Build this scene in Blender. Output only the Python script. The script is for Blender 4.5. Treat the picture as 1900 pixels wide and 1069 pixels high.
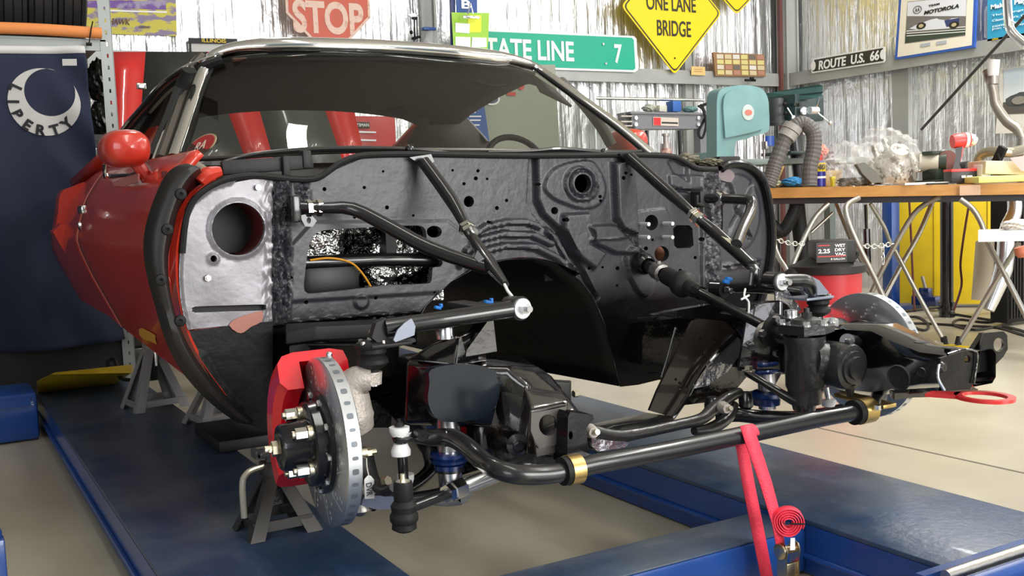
import bpy, bmesh, math, random
from math import sin, cos, pi, radians, atan2, sqrt, hypot
from mathutils import Vector as V, Matrix
from mathutils.geometry import delaunay_2d_cdt, tessellate_polygon
import numpy as np
random.seed(7)
scene = bpy.context.scene
for o in list(bpy.data.objects): bpy.data.objects.remove(o)
COL = scene.collection

# ---------------------------------------------------------------- camera
FL = 1900.0
yaw, pit, rol = radians(29.75), radians(5.0), radians(-2.25)
CAM = V((-1.420, -1.984, 0.890))
fw = V((sin(yaw)*cos(pit), cos(yaw)*cos(pit), -sin(pit)))
_r = V((cos(yaw), -sin(yaw), 0)); _u = _r.cross(fw)
rt = _r*cos(rol) + _u*sin(rol); up = -_r*sin(rol) + _u*cos(rol)
cd = bpy.data.cameras.new('camera'); co = bpy.data.objects.new('camera', cd); COL.objects.link(co)
m = Matrix((rt, up, -fw)).transposed().to_4x4(); m.translation = CAM
co.matrix_world = m; cd.sensor_width = 36; cd.lens = 36*FL/1900; cd.clip_start = .05; cd.clip_end = 100
scene.camera = co

# ---------------------------------------------------------------- light
scene.view_settings.view_transform = 'Standard'; scene.view_settings.look = 'None'
scene.view_settings.gamma = 1; scene.view_settings.use_curve_mapping = False
scene.view_settings.exposure = 0.25
w = bpy.data.worlds.new('world'); scene.world = w; w.use_nodes = True
w.node_tree.nodes['Background'].inputs[0].default_value = (.80, .90, 1, 1)
w.node_tree.nodes['Background'].inputs[1].default_value = 0.20

def area(name, loc, target, sx, sy, power, col=(1, 1, 1)):
    l = bpy.data.lights.new(name, 'AREA'); l.shape = 'RECTANGLE'; l.size = sx; l.size_y = sy
    l.energy = power; l.color = col
    o = bpy.data.objects.new(name, l); COL.objects.link(o); o.location = loc
    d = V(target)-V(loc); o.rotation_euler = d.to_track_quat('-Z', 'Y').to_euler()
    return o
area('daylight_front_door', (1.9, -6.3, 2.0), (1.8, 2, .8), 4.0, 3.0, 400, (1, .99, .97))
area('daylight_side_door', (-5.6, -4.4, 2.1), (-.4, .8, .8), 3.0, 2.6, 90, (.95, .97, 1))
for i, (x, y, l_, p) in enumerate([(3.9, .4, 2.4, 95), (-.03, 2.66, .3, 14), (-.6, -.9, 2.4, 22), (2.4, -1.2, 2.4, 62), (4.7, 2.0, .7, 50)]):
    area('ceiling_tube_light', (x, y, 3.75), (x, y, 0), .26, l_, p, (1, .98, .93))

# ---------------------------------------------------------------- pixel to place
def P(x, y, X=None, Y=None, Z=None, D=None):
    q = fw + rt*((x-950)/FL) - up*((y-534.5)/FL)
    if X is not None: t = (X-CAM.x)/q.x
    elif Y is not None: t = (Y-CAM.y)/q.y
    elif Z is not None: t = (Z-CAM.z)/q.z
    else: t = D
    return CAM + q*t
def dep(p): return (V(p)-CAM).dot(fw)
def pxm(px, p): return px*dep(p)/FL
def to_px(p):
    v = V(p)-CAM; k = v.dot(fw)
    return 950+FL*v.dot(rt)/k, 534.5-FL*v.dot(up)/k

# ---------------------------------------------------------------- materials
MT = {}
def mat(name, col, rough=.5, metal=0, coat=0, bump=None, noise=None, spec=None, emit=None, alpha=None, trans=0, aniso=0):
    """bump=(scale,strength[,stretch]); noise=(scale,colour2,lo,hi[,stretch])"""
    if name in MT: return MT[name]
    m = bpy.data.materials.new(name); m.use_nodes = True; nt = m.node_tree; b = nt.nodes['Principled BSDF']
    b.inputs['Base Color'].default_value = (*col, 1); b.inputs['Roughness'].default_value = rough
    b.inputs['Metallic'].default_value = metal; b.inputs['Coat Weight'].default_value = coat
    b.inputs['Coat Roughness'].default_value = .05
    if spec is not None: b.inputs['Specular IOR Level'].default_value = spec
    if trans: b.inputs['Transmission Weight'].default_value = trans
    if alpha is not None: b.inputs['Alpha'].default_value = alpha
    if emit: b.inputs['Emission Color'].default_value = (*emit[0], 1); b.inputs['Emission Strength'].default_value = emit[1]
    tc = nt.nodes.new('ShaderNodeTexCoord')
    def tex(scale, stretch, detail=4):
        mp = nt.nodes.new('ShaderNodeMapping'); nt.links.new(tc.outputs['Object'], mp.inputs[0])
        mp.inputs['Scale'].default_value = stretch
        n = nt.nodes.new('ShaderNodeTexNoise'); n.inputs['Scale'].default_value = scale; n.inputs['Detail'].default_value = detail
        nt.links.new(mp.outputs[0], n.inputs['Vector']); return n
    if bump:
        n = tex(bump[0], bump[2] if len(bump) > 2 else (1, 1, 1))
        bp = nt.nodes.new('ShaderNodeBump'); bp.inputs['Strength'].default_value = bump[1]; bp.inputs['Distance'].default_value = bump[3] if len(bump) > 3 else .01
        nt.links.new(n.outputs[0], bp.inputs['Height']); nt.links.new(bp.outputs[0], b.inputs['Normal'])
    if noise:
        n = tex(noise[0], noise[4] if len(noise) > 4 else (1, 1, 1), 6)
        r = nt.nodes.new('ShaderNodeValToRGB'); r.color_ramp.elements[0].position = noise[2]; r.color_ramp.elements[1].position = noise[3]
        r.color_ramp.elements[0].color = (*col, 1); r.color_ramp.elements[1].color = (*noise[1], 1)
        nt.links.new(n.outputs[0], r.inputs[0]); nt.links.new(r.outputs[0], b.inputs['Base Color'])
    MT[name] = m; return m
def glassmat(name, tint, gloss=.02):
    m = bpy.data.materials.new(name); m.use_nodes = True; nt = m.node_tree; nt.nodes.clear()
    out = nt.nodes.new('ShaderNodeOutputMaterial'); mx = nt.nodes.new('ShaderNodeMixShader')
    t = nt.nodes.new('ShaderNodeBsdfTransparent'); t.inputs[0].default_value = (*tint, 1)
    g = nt.nodes.new('ShaderNodeBsdfGlossy'); g.inputs['Roughness'].default_value = gloss
    f = nt.nodes.new('ShaderNodeFresnel'); f.inputs[0].default_value = 1.45
    nt.links.new(f.outputs[0], mx.inputs[0]); nt.links.new(t.outputs[0], mx.inputs[1]); nt.links.new(g.outputs[0], mx.inputs[2])
    nt.links.new(mx.outputs[0], out.inputs[0]); MT[name] = m; return m

blk = mat('black_chassis_gloss', (.005, .005, .006), .26, 0, .15, (25, .2), spec=.3)
blks = mat('black_satin_powdercoat', (.009, .009, .010), .24, 0, .5)
blkm = mat('black_rubber', (.009, .009, .009), .6, spec=.3)
dull = mat('dull_black_plastic', (.014, .013, .013), .55, bump=(40, .1), spec=.4)
redp = mat('red_car_paint', (.55, .040, .018), .28, 0, .5, noise=(1.4, (.46, .026, .015), .35, .65))
redc = mat('red_caliper', (.78, .006, .018), .25, 0, .7)
chrome = mat('chrome', (.86, .86, .84), .10, 1)
alum = mat('machined_aluminium', (.75, .76, .78), .24, 1)
zinc = mat('zinc_hardware', (.72, .66, .50), .28, 1)
gold = mat('gold_zinc_plate', (.62, .44, .17), .32, 1)
steel = mat('bare_steel', (.48, .46, .43), .38, 1, bump=(60, .15))
rotorm = mat('rotor_steel', (.64, .66, .69), .30, .92)
castg = mat('cast_grey_spindle', (.42, .38, .34), .5, .35, bump=(120, .3))
white = mat('white_polyurethane', (.85, .85, .84), .35)
bluec = mat('blue_coil_anodised', (.01, .035, .16), .22, .2, .6)
liftb = mat('blue_lift_paint', (.013, .070, .30), .32, 0, .35, noise=(2.2, (.009, .05, .22), .4, .7))

# ---------------------------------------------------------------- meshes
class MB:
    def __init__(s): s.v = []; s.f = []; s.mi = []; s.cur = 0
    def add(s, vs, fs, mi=None):
        k = len(s.v); s.v += [V(p) for p in vs]; s.f += [tuple(i+k for i in f) for f in fs]
        s.mi += [s.cur if mi is None else mi]*len(fs); return s
    def frombm(s, bm, M=None):
        bm.verts.index_update()
        vs = [(M @ v.co) if M else v.co.copy() for v in bm.verts]
        s.add(vs, [[v.index for v in f.verts] for f in bm.faces]); bm.free(); return s
    def box(s, c, size, R=None, bev=0, seg=2):
        bm = bmesh.new(); bmesh.ops.create_cube(bm, size=1)
        bmesh.ops.scale(bm, vec=size, verts=bm.verts)
        if bev: bmesh.ops.bevel(bm, geom=bm.edges[:], offset=bev, segments=seg, affect='EDGES', profile=.5)
        M = Matrix.Translation(c) @ (R.to_4x4() if R else Matrix.Identity(4))
        return s.frombm(bm, M)
    def tube(s, pts, r, seg=14, smooth=0, cap=True, flat=1.0):
        pts = [V(p) for p in pts]; n0 = len(pts)
        rr = list(r) if isinstance(r, (list, tuple)) else [r]*n0
        if smooth:
            q = []; q2 = []
            for i in range(n0-1):
                p0 = pts[max(i-1, 0)]; p1 = pts[i]; p2 = pts[i+1]; p3 = pts[min(i+2, n0-1)]
                for k in range(smooth):
                    t = k/smooth
                    q.append(.5*((2*p1)+(p2-p0)*t+(2*p0-5*p1+4*p2-p3)*t*t+(3*p1-p0-3*p2+p3)*t**3)); q2.append(rr[i]+(rr[i+1]-rr[i])*t)
            q.append(pts[-1]); q2.append(rr[-1]); pts, rr = q, q2
        n = len(pts); T = []
        for i in range(n):
            a = pts[min(i+1, n-1)]-pts[max(i-1, 0)]; T.append(a.normalized() if a.length > 1e-9 else V((0, 0, 1)))
        ref = V((0, 0, 1)) if abs(T[0].z) < .9 else V((1, 0, 0))
        N = (ref - T[0]*ref.dot(T[0])).normalized(); vs = []; fs = []
        for i in range(n):
            N = (N - T[i]*N.dot(T[i])).normalized(); B = T[i].cross(N)
            for k in range(seg):
                a = 2*pi*k/seg; vs.append(pts[i] + (N*cos(a)*flat + B*sin(a))*rr[i])
        for i in range(n-1):
            for k in range(seg):
                k2 = (k+1) % seg; fs.append((i*seg+k, i*seg+k2, (i+1)*seg+k2, (i+1)*seg+k))
        if cap: fs.append(tuple(range(seg-1, -1, -1))); fs.append(tuple((n-1)*seg+k for k in range(seg)))
        return s.add(vs, fs)
    def cyl(s, a, b, r0, r1=None, seg=20): return s.tube([a, b], [r0, r0 if r1 is None else r1], seg)
    def hexn(s, a, b, r): return s.tube([a, b], r, 6)
    def lathe(s, o, ax, prof, seg=28, a0=0, a1=2*pi, ref=None):
        """prof: list of (radius, along axis)"""
        ax = V(ax).normalized(); ref = V(ref) if ref else (V((0, 0, 1)) if abs(ax.z) < .9 else V((1, 0, 0)))
        N = (ref-ax*ref.dot(ax)).normalized(); B = ax.cross(N); o = V(o); full = abs(a1-a0-2*pi) < 1e-6
        cnt = seg if full else seg+1; vs = []; fs = []
        for (r, t) in prof:
            for k in range(cnt):
                a = a0+(a1-a0)*k/seg; vs.append(o+ax*t+(N*cos(a)+B*sin(a))*max(r, 1e-5))
        for i in range(len(prof)-1):
            for k in range(seg):
                k2 = (k+1) % cnt if full else k+1
                fs.append((i*cnt+k, i*cnt+k2, (i+1)*cnt+k2, (i+1)*cnt+k))
        return s.add(vs, fs)
    def prism(s, poly, ext, holes=()):
        """poly: 3D planar outline, extruded by the vector ext; holes: 3D loops"""
        loops = [[V(p) for p in poly]]+[[V(p) for p in h] for h in holes]; ext = V(ext)
        tris = tessellate_polygon(loops); flat = [p for l in loops for p in l]; n = len(flat)
        vs = flat+[p+ext for p in flat]; fs = []
        nrm = V((0, 0, 0))
        for i in range(len(loops[0])): nrm += loops[0][i].cross(loops[0][(i+1) % len(loops[0])])
        for t in tris:
            a, b, c = t
            g = (flat[b]-flat[a]).cross(flat[c]-flat[a])
            if g.dot(ext) > 0: a, c = c, a
            fs.append((a, b, c)); fs.append((c+n, b+n, a+n))
        k = 0
        for l in loops:
            L = len(l); nn = V((0, 0, 0))
            for i in range(L): nn += l[i].cross(l[(i+1) % L])
            hole = l is not loops[0]; flip = (nn.dot(ext) > 0) != hole
            for i in range(L):
                a, b = k+i, k+(i+1) % L
                fs.append((a, b, b+n, a+n) if flip else (b, a, a+n, b+n))
            k += L
        return s.add(vs, fs)
    def grid(s, rows):
        m_ = len(rows[0]); vs = [p for r in rows for p in r]; fs = []
        for i in range(len(rows)-1):
            for j in range(m_-1): fs.append((i*m_+j, i*m_+j+1, (i+1)*m_+j+1, (i+1)*m_+j))
        return s.add(vs, fs)
    def sphere(s, c, r, sc=(1, 1, 1), seg=16):
        bm = bmesh.new(); bmesh.ops.create_uvsphere(bm, u_segments=seg, v_segments=max(6, seg//2), radius=r)
        return s.frombm(bm, Matrix.Translation(c) @ Matrix.Diagonal((*sc, 1)))

OFF = {}
def thing(name, loc, label, cat, group=None):
    o = bpy.data.objects.new(name, None); COL.objects.link(o); o.location = loc; o.empty_display_size = .1
    o['label'] = label; o['category'] = cat
    if group: o['group'] = group
    OFF[o] = V(loc); return o
def obj(name, mb, ms, parent=None, angle=35, label=None, cat=None, group=None, kind=None, loc=None, solid=0, weld=0, sub=0):
    ms = ms if isinstance(ms, (list, tuple)) else [ms]
    if parent is not None: off = OFF[parent]
    else:
        if loc is None:
            xs = [p.x for p in mb.v]; ys = [p.y for p in mb.v]; zs = [p.z for p in mb.v]
            loc = V(((min(xs)+max(xs))/2, (min(ys)+max(ys))/2, min(zs)))
        off = V(loc)
    me = bpy.data.meshes.new(name); me.from_pydata([tuple(p-off) for p in mb.v], [], mb.f)
    for m_ in ms: me.materials.append(m_)
    me.polygons.foreach_set('material_index', mb.mi); me.update()
    o = bpy.data.objects.new(name, me); COL.objects.link(o)
    if weld or True:
        bm = bmesh.new(); bm.from_mesh(me); bmesh.ops.remove_doubles(bm, verts=bm.verts, dist=weld or 1e-6)
        bmesh.ops.recalc_face_normals(bm, faces=bm.faces); bm.to_mesh(me); bm.free()
    if angle: me.shade_smooth(); me.set_sharp_from_angle(angle=radians(angle))
    if solid:
        s_ = o.modifiers.new('thickness', 'SOLIDIFY'); s_.thickness = solid; s_.offset = -1
    if parent is not None: o.parent = parent; OFF[o] = off
    else: o.location = off; OFF[o] = off
    if label: o['label'] = label
    if cat: o['category'] = cat
    if group: o['group'] = group
    if kind: o['kind'] = kind
    return o
def text(name, s, c, h, xdir, ydir, m, parent, depth=.002, width=None, bold=0, shear=0, condense=1):
    """lettering centred on c, letter height h, laid along xdir with ydir up"""
    cu = bpy.data.curves.new(name, 'FONT'); cu.body = s; cu.size = 1; cu.align_x = 'CENTER'; cu.align_y = 'CENTER'
    cu.extrude = .02; cu.offset = bold; cu.shear = shear
    o = bpy.data.objects.new('tmp', cu); COL.objects.link(o); dg = bpy.context.evaluated_depsgraph_get(); dg.update()
    me = bpy.data.meshes.new_from_object(o.evaluated_get(dg)); bpy.data.objects.remove(o)
    vs = [v.co.copy() for v in me.vertices]
    if not vs: return None
    x0 = min(v.x for v in vs); x1 = max(v.x for v in vs); y0 = min(v.y for v in vs); y1 = max(v.y for v in vs)
    xd = V(xdir).normalized(); yd = V(ydir).normalized(); zd = xd.cross(yd).normalized(); k = h/(y1-y0)
    kx = (width/(x1-x0)) if width else k*condense
    mb = MB(); mb.add([V(c)+xd*((v.x-(x0+x1)/2)*kx)+yd*((v.y-(y0+y1)/2)*k)+zd*(v.z/.02*depth) for v in vs], [tuple(p.vertices) for p in me.polygons])
    return obj(name, mb, m, parent, angle=0)
def poly_px(pts, **k): return [P(x, y, **k) for x, y in pts]
def rrect(c, xd, yd, w_, h_, r, n=5):
    c = V(c); xd = V(xd).normalized(); yd = V(yd).normalized(); out = []
    for sx, sy, a0 in ((1, 1, 0), (-1, 1, 90), (-1, -1, 180), (1, -1, 270)):
        for i in range(n+1):
            a = radians(a0+90*i/n); out.append(c+xd*(sx*(w_/2-r)+r*cos(a))+yd*(sy*(h_/2-r)+r*sin(a)))
    return out
def circ(c, xd, yd, r, n=24, ry=None):
    c = V(c); xd = V(xd).normalized(); yd = V(yd).normalized()
    return [c+xd*(r*cos(2*pi*i/n))+yd*((ry or r)*sin(2*pi*i/n)) for i in range(n)]
EX, EY, EZ = V((1, 0, 0)), V((0, 1, 0)), V((0, 0, 1))
# ================================================================ SETTING
concrete = mat('concrete_floor', (.47, .435, .33), .34, 0, 0, (9, .05), (1.6, (.33, .29, .22), .40, .74))
def foilmat():
    m = bpy.data.materials.new('foil_insulation'); m.use_nodes = True; nt = m.node_tree; b = nt.nodes['Principled BSDF']
    b.inputs['Metallic'].default_value = .85; b.inputs['Roughness'].default_value = .3
    tc = nt.nodes.new('ShaderNodeTexCoord')
    def nz(sc, st, d):
        mp = nt.nodes.new('ShaderNodeMapping'); mp.inputs['Scale'].default_value = st; nt.links.new(tc.outputs['Object'], mp.inputs[0])
        n = nt.nodes.new('ShaderNodeTexNoise'); n.inputs['Scale'].default_value = sc; n.inputs['Detail'].default_value = d; nt.links.new(mp.outputs[0], n.inputs['Vector']); return n
    a = nz(9, (1.6, 1.6, .10), 3); c = nz(14, (1, 1, .8), 5); e = nz(1.6, (1, 1, .6), 4)
    ad = nt.nodes.new('ShaderNodeMath'); ad.operation = 'MULTIPLY_ADD'; ad.inputs[1].default_value = .35
    nt.links.new(c.outputs[0], ad.inputs[0]); nt.links.new(a.outputs[0], ad.inputs[2])
    bp = nt.nodes.new('ShaderNodeBump'); bp.inputs['Strength'].default_value = .8; bp.inputs['Distance'].default_value = .045
    nt.links.new(ad.outputs[0], bp.inputs['Height']); nt.links.new(bp.outputs[0], b.inputs['Normal'])
    r = nt.nodes.new('ShaderNodeValToRGB'); r.color_ramp.elements[0].position = .35; r.color_ramp.elements[1].position = .7
    r.color_ramp.elements[0].color = (.72, .73, .76, 1); r.color_ramp.elements[1].color = (.93, .93, .92, 1)
    nt.links.new(e.outputs[0], r.inputs[0]); nt.links.new(r.outputs[0], b.inputs['Base Color'])
    return m
foil = foilmat()
galv = mat('galvanised_frame', (.40, .41, .39), .45, .35, noise=(3, (.33, .34, .33), .4, .7))
WX, WY = 5.62, 5.05      # right wall and back wall planes
def struct(name, mb, m, angle=0, **k): return obj(name, mb, m, None, angle, kind='structure', **k)
struct('floor', MB().box((-.5, 0, -.05), (16, 16, .1)), concrete)
struct('wall_back', MB().box((-1.3, WY+.05, 2), (15, .1, 4)), foil)
struct('wall_right', MB().box((WX+.05, 1.0, 2), (.1, 9.5, 4)), foil)
struct('wall_left', MB().box((-6.6, 3.4, 2), (.1, 4.2, 4)), mat('dim_wall_paint', (.18, .17, .16), .7))
struct('ceiling', MB().box((-.5, .5, 4.05), (12.4, 10, .1)), mat('white_ceiling_liner', (.62, .61, .58), .7))
zg = P(1462, 148, Y=WY).z
# horizontal girts and posts of the steel frame
g = MB(); g.box((-.6, WY-.06, zg), (WX*2+1.2, .13, .07)); g.box((-.6, WY-.125, zg-.03), (WX*2+1.2, .012, .10)); struct('trim_1', g, galv)
g = MB(); g.box((WX-.07, 1.5, zg), (.14, 7.0, .07)); g.box((WX-.135, 1.5, zg-.03), (.012, 7.0, .10)); struct('trim_2', g, galv)
def post(n, c, w_, d_):
    g = MB(); g.box((c[0], c[1], 2), (w_, d_, 4)); g.box((c[0]+w_*.5, c[1]-d_*.5, 2), (.02, .03, 4)); g.box((c[0]-w_*.5, c[1]-d_*.5, 2), (.02, .03, 4)); struct('trim_%d' % n, g, galv)
post(3, (WX-.10, WY-.10, 0), .13, .12)
pp = P(1278, 250, Y=WY-.03); post(4, pp, .09, .05)
pp = P(792, 30, Y=WY-.03); post(6, pp, .10, .05)
pr = P(1674, 200, X=WX-.03)
g = MB(); g.box((WX-.03, pr.y, zg/2-.02), (.05, .16, zg)); struct('trim_5', g, galv)
a = P(1468, 0, Y=WY-.2); struct('trim_7', MB().box((WX-.22, WY-.14, 2), (.035, .035, 4)), mat('rust_red_pipe', (.12, .035, .03), .5))
# floor joint
jp = [P(1545, 800, Z=.001), P(1900, 878, Z=.001)]
d_ = (jp[1]-jp[0]); struct('trim_8', MB().tube([jp[0]-d_*.4, jp[1]+d_], .0022, 4), mat('joint_dark', (.27, .245, .19), .8))

# ================================================================ VEHICLE LIFT
lift = thing('vehicle_lift', (-.16, .5, 0), 'dark blue drive-on car lift with two flat runways under the stripped car', 'car lift')
deck = mat('worn_blue_runway', (.022, .050, .115), .40, 0, .05, (50, .15), (4, (.095, .118, .145), .42, .72))
ZR = .13
for (xa, xb) in ((-1.045, -.61), (.285, .715)):
    rw = MB(); rw.box(((xa+xb)/2, .70, ZR-.006), (xb-xa, 4.5, .012), bev=.003)
    o = obj('runway', rw, deck, lift)
    s_ = MB()
    for x in (xa+.006, xb-.006): s_.box((x, .70, ZR/2-.004), (.012, 4.5, ZR-.016))
    for x, sg in ((xa, 1), (xb, -1)): s_.box((x+sg*.03, .70, .018), (.05, 4.5, .012)); s_.tube([(x-sg*.004, -1.5, .045), (x-sg*.004, 2.9, .045)], .007, 8)
    obj('side_rail', s_, liftb, o)
zb = .108
b0 = P(1411, 950, Z=zb); b1 = P(1500, 980, Z=zb)
cb = MB(); cb.box((-.36, (b0.y+b1.y)/2, zb/2+.004), (1.29, b0.y-b1.y, zb-.008), bev=.008)
obj('crossbeam', cb, [liftb], lift, label='blue box crossbeam between the runways')
obj('crossbeam_plate', MB().box((-.36, (b0.y+b1.y)/2, zb+.0015), (1.285, (b0.y-b1.y)*.97, .004), bev=.001), deck, lift)
rl = MB(); rl.box((0.0, -.62, .03), (.56, .10, .05), bev=.005); rl.box((-.30, -.72, .05), (.02, .5, .09), bev=.004)
obj('ramp_linkage', rl, liftb, lift)
hp = MB(); q = P(1840, 1048, Z=ZR+.02)
hp.tube([q+V((-.12, .012, 0)), q+V((.35, .012, 0))], .012, 12); obj('hinge_rod', hp, steel, lift)
hp = MB(); hp.tube([q+V((-.15, -.035, -.005)), q+V((.4, -.035, -.005))], .018, 12); hp.box(q+V((.1, .045, -.015)), (.5, .02, .03)); obj('hinge_barrel', hp, liftb, lift)
# far end crossbeam and left column foot
cb = MB(); cb.box((-1.95, 2.62, .10), (1.75, .30, .19), bev=.015); cb.box((-1.9, 2.47, .16), (1.6, .02, .03)); obj('crossbeam', cb, liftb, lift)
# yellow approach ramp at the far end
yel = mat('yellow_ramp_paint', (.72, .50, .012), .42, noise=(4, (.62, .42, .01), .4, .7))
ya = poly_px([(74, 700), (105, 680)], Z=.20)
p_ = [P(70, 730, Z=ZR), P(68, 708, Z=.20), P(95, 695, Z=.24), P(240, 680, Z=.24), P(244, 692, Z=.22), P(215, 712, Z=ZR)]
mb = MB(); mb.prism(p_, (0.02, .05, 0)); obj('wheel_stop', mb, yel, lift, label='yellow wheel stop plate')
pk = MB(); l0 = P(0, 905, Z=.0)
pk.tube([P(-14, 945, Z=.42), P(-8, 965, Z=.44), P(-20, 990, Z=.44)], [.02, .035, .02], 12, 3); 
lc = MB(); c1 = P(-12, 1040, Z=.12); lc.box((c1.x, c1.y, .085), (.05, .05, .17), bev=.005); lc.sphere((c1.x, c1.y, .18), .022); obj('corner_post', lc, liftb, lift)
# ================================================================ CAR
XC = .035
car = thing('car', (XC, 1.0, ZR), 'red coupe with its front end stripped to the black firewall and bare chassis', 'car')
def cpart(name, mb, m, parent=None, **k): return obj(name, mb, m, parent or car, **k)
YF = .5
from mathutils import noise as mnoise
# ---- firewall: a pressed panel, its outline and stampings drawn in the plane Y = YF
def smooth(pts, n=4, closed=True):
    out = []; L = len(pts)
    for i in range(L if closed else L-1):
        g = (lambda j: pts[j % L]) if closed else (lambda j: pts[min(max(j, 0), L-1)])
        p0, p1, p2, p3 = [np.array(g(i+j), float) for j in (-1, 0, 1, 2)]
        for k in range(n):
            t = k/n; out.append(tuple(.5*((2*p1)+(p2-p0)*t+(2*p0-5*p1+4*p2-p3)*t*t+(3*p1-p0-3*p2+p3)*t**3)))
    if not closed: out.append(tuple(pts[-1]))
    return out
def ell(cx, cy, rx, ry=None, n=24, rot=0):
    ry = ry or rx; c, s = cos(rot), sin(rot)
    return [(cx+rx*cos(2*pi*i/n)*c-ry*sin(2*pi*i/n)*s, cy+rx*cos(2*pi*i/n)*s+ry*sin(2*pi*i/n)*c) for i in range(n)]
def inside(px, py, poly):
    r = np.zeros(px.shape, bool); n = len(poly)
    for i in range(n):
        x1, y1 = poly[i]; x2, y2 = poly[(i+1) % n]
        if y1 == y2: continue
        c = ((y1 > py) != (y2 > py)) & (px < (x2-x1)*(py-y1)/(y2-y1)+x1); r ^= c
    return r
def segd(px, py, pts, closed):
    d = np.full(px.shape, 1e9); n = len(pts)
    for i in range(n if closed else n-1):
        x1, y1 = pts[i]; x2, y2 = pts[(i+1) % n]; dx, dy = x2-x1, y2-y1; L = dx*dx+dy*dy+1e-9
        t = np.clip(((px-x1)*dx+(py-y1)*dy)/L, 0, 1); d = np.minimum(d, np.hypot(px-x1-t*dx, py-y1-t*dy))
    return d
def sst(a, b, x):
    t = np.clip((x-a)/(b-a), 0, 1); return t*t*(3-2*t)
def panel(outline, holes, feats, step, Y, base=None):
    """feats: ('area',poly,h,soft) ('rib',line,width,h); heights in metres towards the viewer"""
    xs = [p[0] for p in outline]; ys = [p[1] for p in outline]
    gx, gy = np.meshgrid(np.arange(min(xs), max(xs), step), np.arange(min(ys), max(ys), step))
    gx = gx.astype(float); gy = gy.astype(float); gx[1::2] += step/2; gx = gx.ravel(); gy = gy.ravel()
    def resamp(l, s):
        out = []
        for i in range(len(l)):
            a, b = l[i], l[(i+1) % len(l)]; k = max(1, int(hypot(b[0]-a[0], b[1]-a[1])/s))
            out += [(a[0]+(b[0]-a[0])*j/k, a[1]+(b[1]-a[1])*j/k) for j in range(k)]
        return out
    loops = [resamp(outline, step)]+[resamp(h, step*.7) for h in holes]
    ok = inside(gx, gy, outline)
    for h in holes: ok &= ~inside(gx, gy, h)
    for l in loops: ok &= segd(gx, gy, l, True) > step*.45
    pts = [V((float(a), float(b))) for a, b in zip(gx[ok], gy[ok])]; edges = []
    for l in loops:
        k = len(pts); pts += [V((float(a), float(b))) for a, b in l]; edges += [(k+i, k+(i+1) % len(l)) for i in range(len(l))]
    vo, eo, fo, *_ = delaunay_2d_cdt(pts, edges, [], 0, 1e-4)
    px = np.array([v.x for v in vo]); py = np.array([v.y for v in vo])
    cx = np.array([sum(vo[i].x for i in f)/len(f) for f in fo]); cy = np.array([sum(vo[i].y for i in f)/len(f) for f in fo])
    keep = inside(cx, cy, outline)
    for h in holes: keep &= ~inside(cx, cy, h)
    H = np.zeros(px.shape)
    if base: H += base(px, py)
    for f in feats:
        if f[0] == 'area':
            d = segd(px, py, f[1], True); d = np.where(inside(px, py, f[1]), d, -d); H += f[2]*sst(-f[3]*.6, f[3]*.6, d)
        else:
            d = segd(px, py, f[1], False); H += f[3]*(1-sst(f[2]*.45, f[2]*.9, d))
    mb = MB(); vs = [P(float(a), float(b), Y=Y)-EY*float(h) for a, b, h in zip(px, py, H)]
    mb.add(vs, [f for f, k in zip(fo, keep) if k])
    for hl in loops[1:]:
        hh = []
        for a, b in hl: j = int(np.argmin((px-a)**2+(py-b)**2)); hh.append(vs[j])
        n = len(hh); mb.add(hh+[p+EY*.022 for p in hh], [(i, (i+1) % n, (i+1) % n+n, i+n) for i in range(n)])
    return mb
def z2(pts, ox, oy, k): return [(ox+x/k, oy+y/k) for x, y in pts]
heater = smooth(z2([(262, 555), (262, 500), (278, 370), (300, 280), (345, 238), (420, 225), (560, 216), (700, 209), (840, 204), (905, 206), (930, 235), (935, 300), (938, 362), (985, 368), (1022, 400), (1010, 430), (970, 436), (965, 480), (958, 512), (920, 524), (700, 535), (480, 560), (310, 577), (275, 572)], 475, 350, 2.968), 3)
tunnel = [(770, 592), (790, 566)]+smooth([(790, 566), (835, 522), (885, 494), (940, 480), (990, 478), (1035, 490), (1075, 518), (1100, 548)], 4, False)[1:]+[(1122, 600), (1138, 660), (1150, 716), (1130, 760), (740, 800), (745, 650)]
fw_out = [(505, 333), (560, 340), (588, 337), (612, 322), (640, 303), (680, 292), (780, 290), (900, 292), (1000, 293), (1160, 291), (1238, 293), (1262, 300), (1290, 316), (1325, 318), (1338, 320), (1338, 560), (1345, 640), (1300, 705), (1222, 705), (1185, 714), (1150, 718), (1138, 660), (1122, 600), (1100, 548)]+smooth([(790, 566), (835, 522), (885, 494), (940, 480), (990, 478), (1035, 490), (1075, 518), (1100, 548)], 4, False)[::-1][1:]+[(770, 592), (745, 650), (740, 800), (560, 800), (505, 780)]
sq = rr_ = [(1249, 424), (1255, 418), (1279, 418), (1285, 424), (1287, 455), (1281, 460), (1257, 461), (1251, 456)]
holes = [heater, ell(804, 430, 14, 11), ell(870, 374, 9.5, 10.5), ell(1073, 341, 15.5, 17.5), ell(1205, 413, 12, 14.5), ell(1224, 471, 13.5, 14.5), sq,
         ell(1029, 391, 6.5, 7)]
small = [(711, 318), (676, 348), (602, 351), (840, 316), (887, 317), (883, 331), (904, 332), (861, 341), (718, 385), (767, 400), (658, 403), (906, 413), (540, 515), (697, 553), (568, 561), (805, 542), (1093, 498), (1146, 498), (1118, 496), (1150, 322), (1146, 331), (1160, 325), (1111, 373), (1195, 461), (1207, 445), (1290, 478), (1300, 444), (1145, 530), (1262, 502), (1044, 408), (1092, 421), (940, 372), (922, 386), (1001, 342), (1110, 365)]
def octo(cx, cy, r): return ell(cx, cy, r, r, 8)
holes += [octo(x, y, 2.6 + (i % 3)*.7) for i, (x, y) in enumerate(small)]
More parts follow.
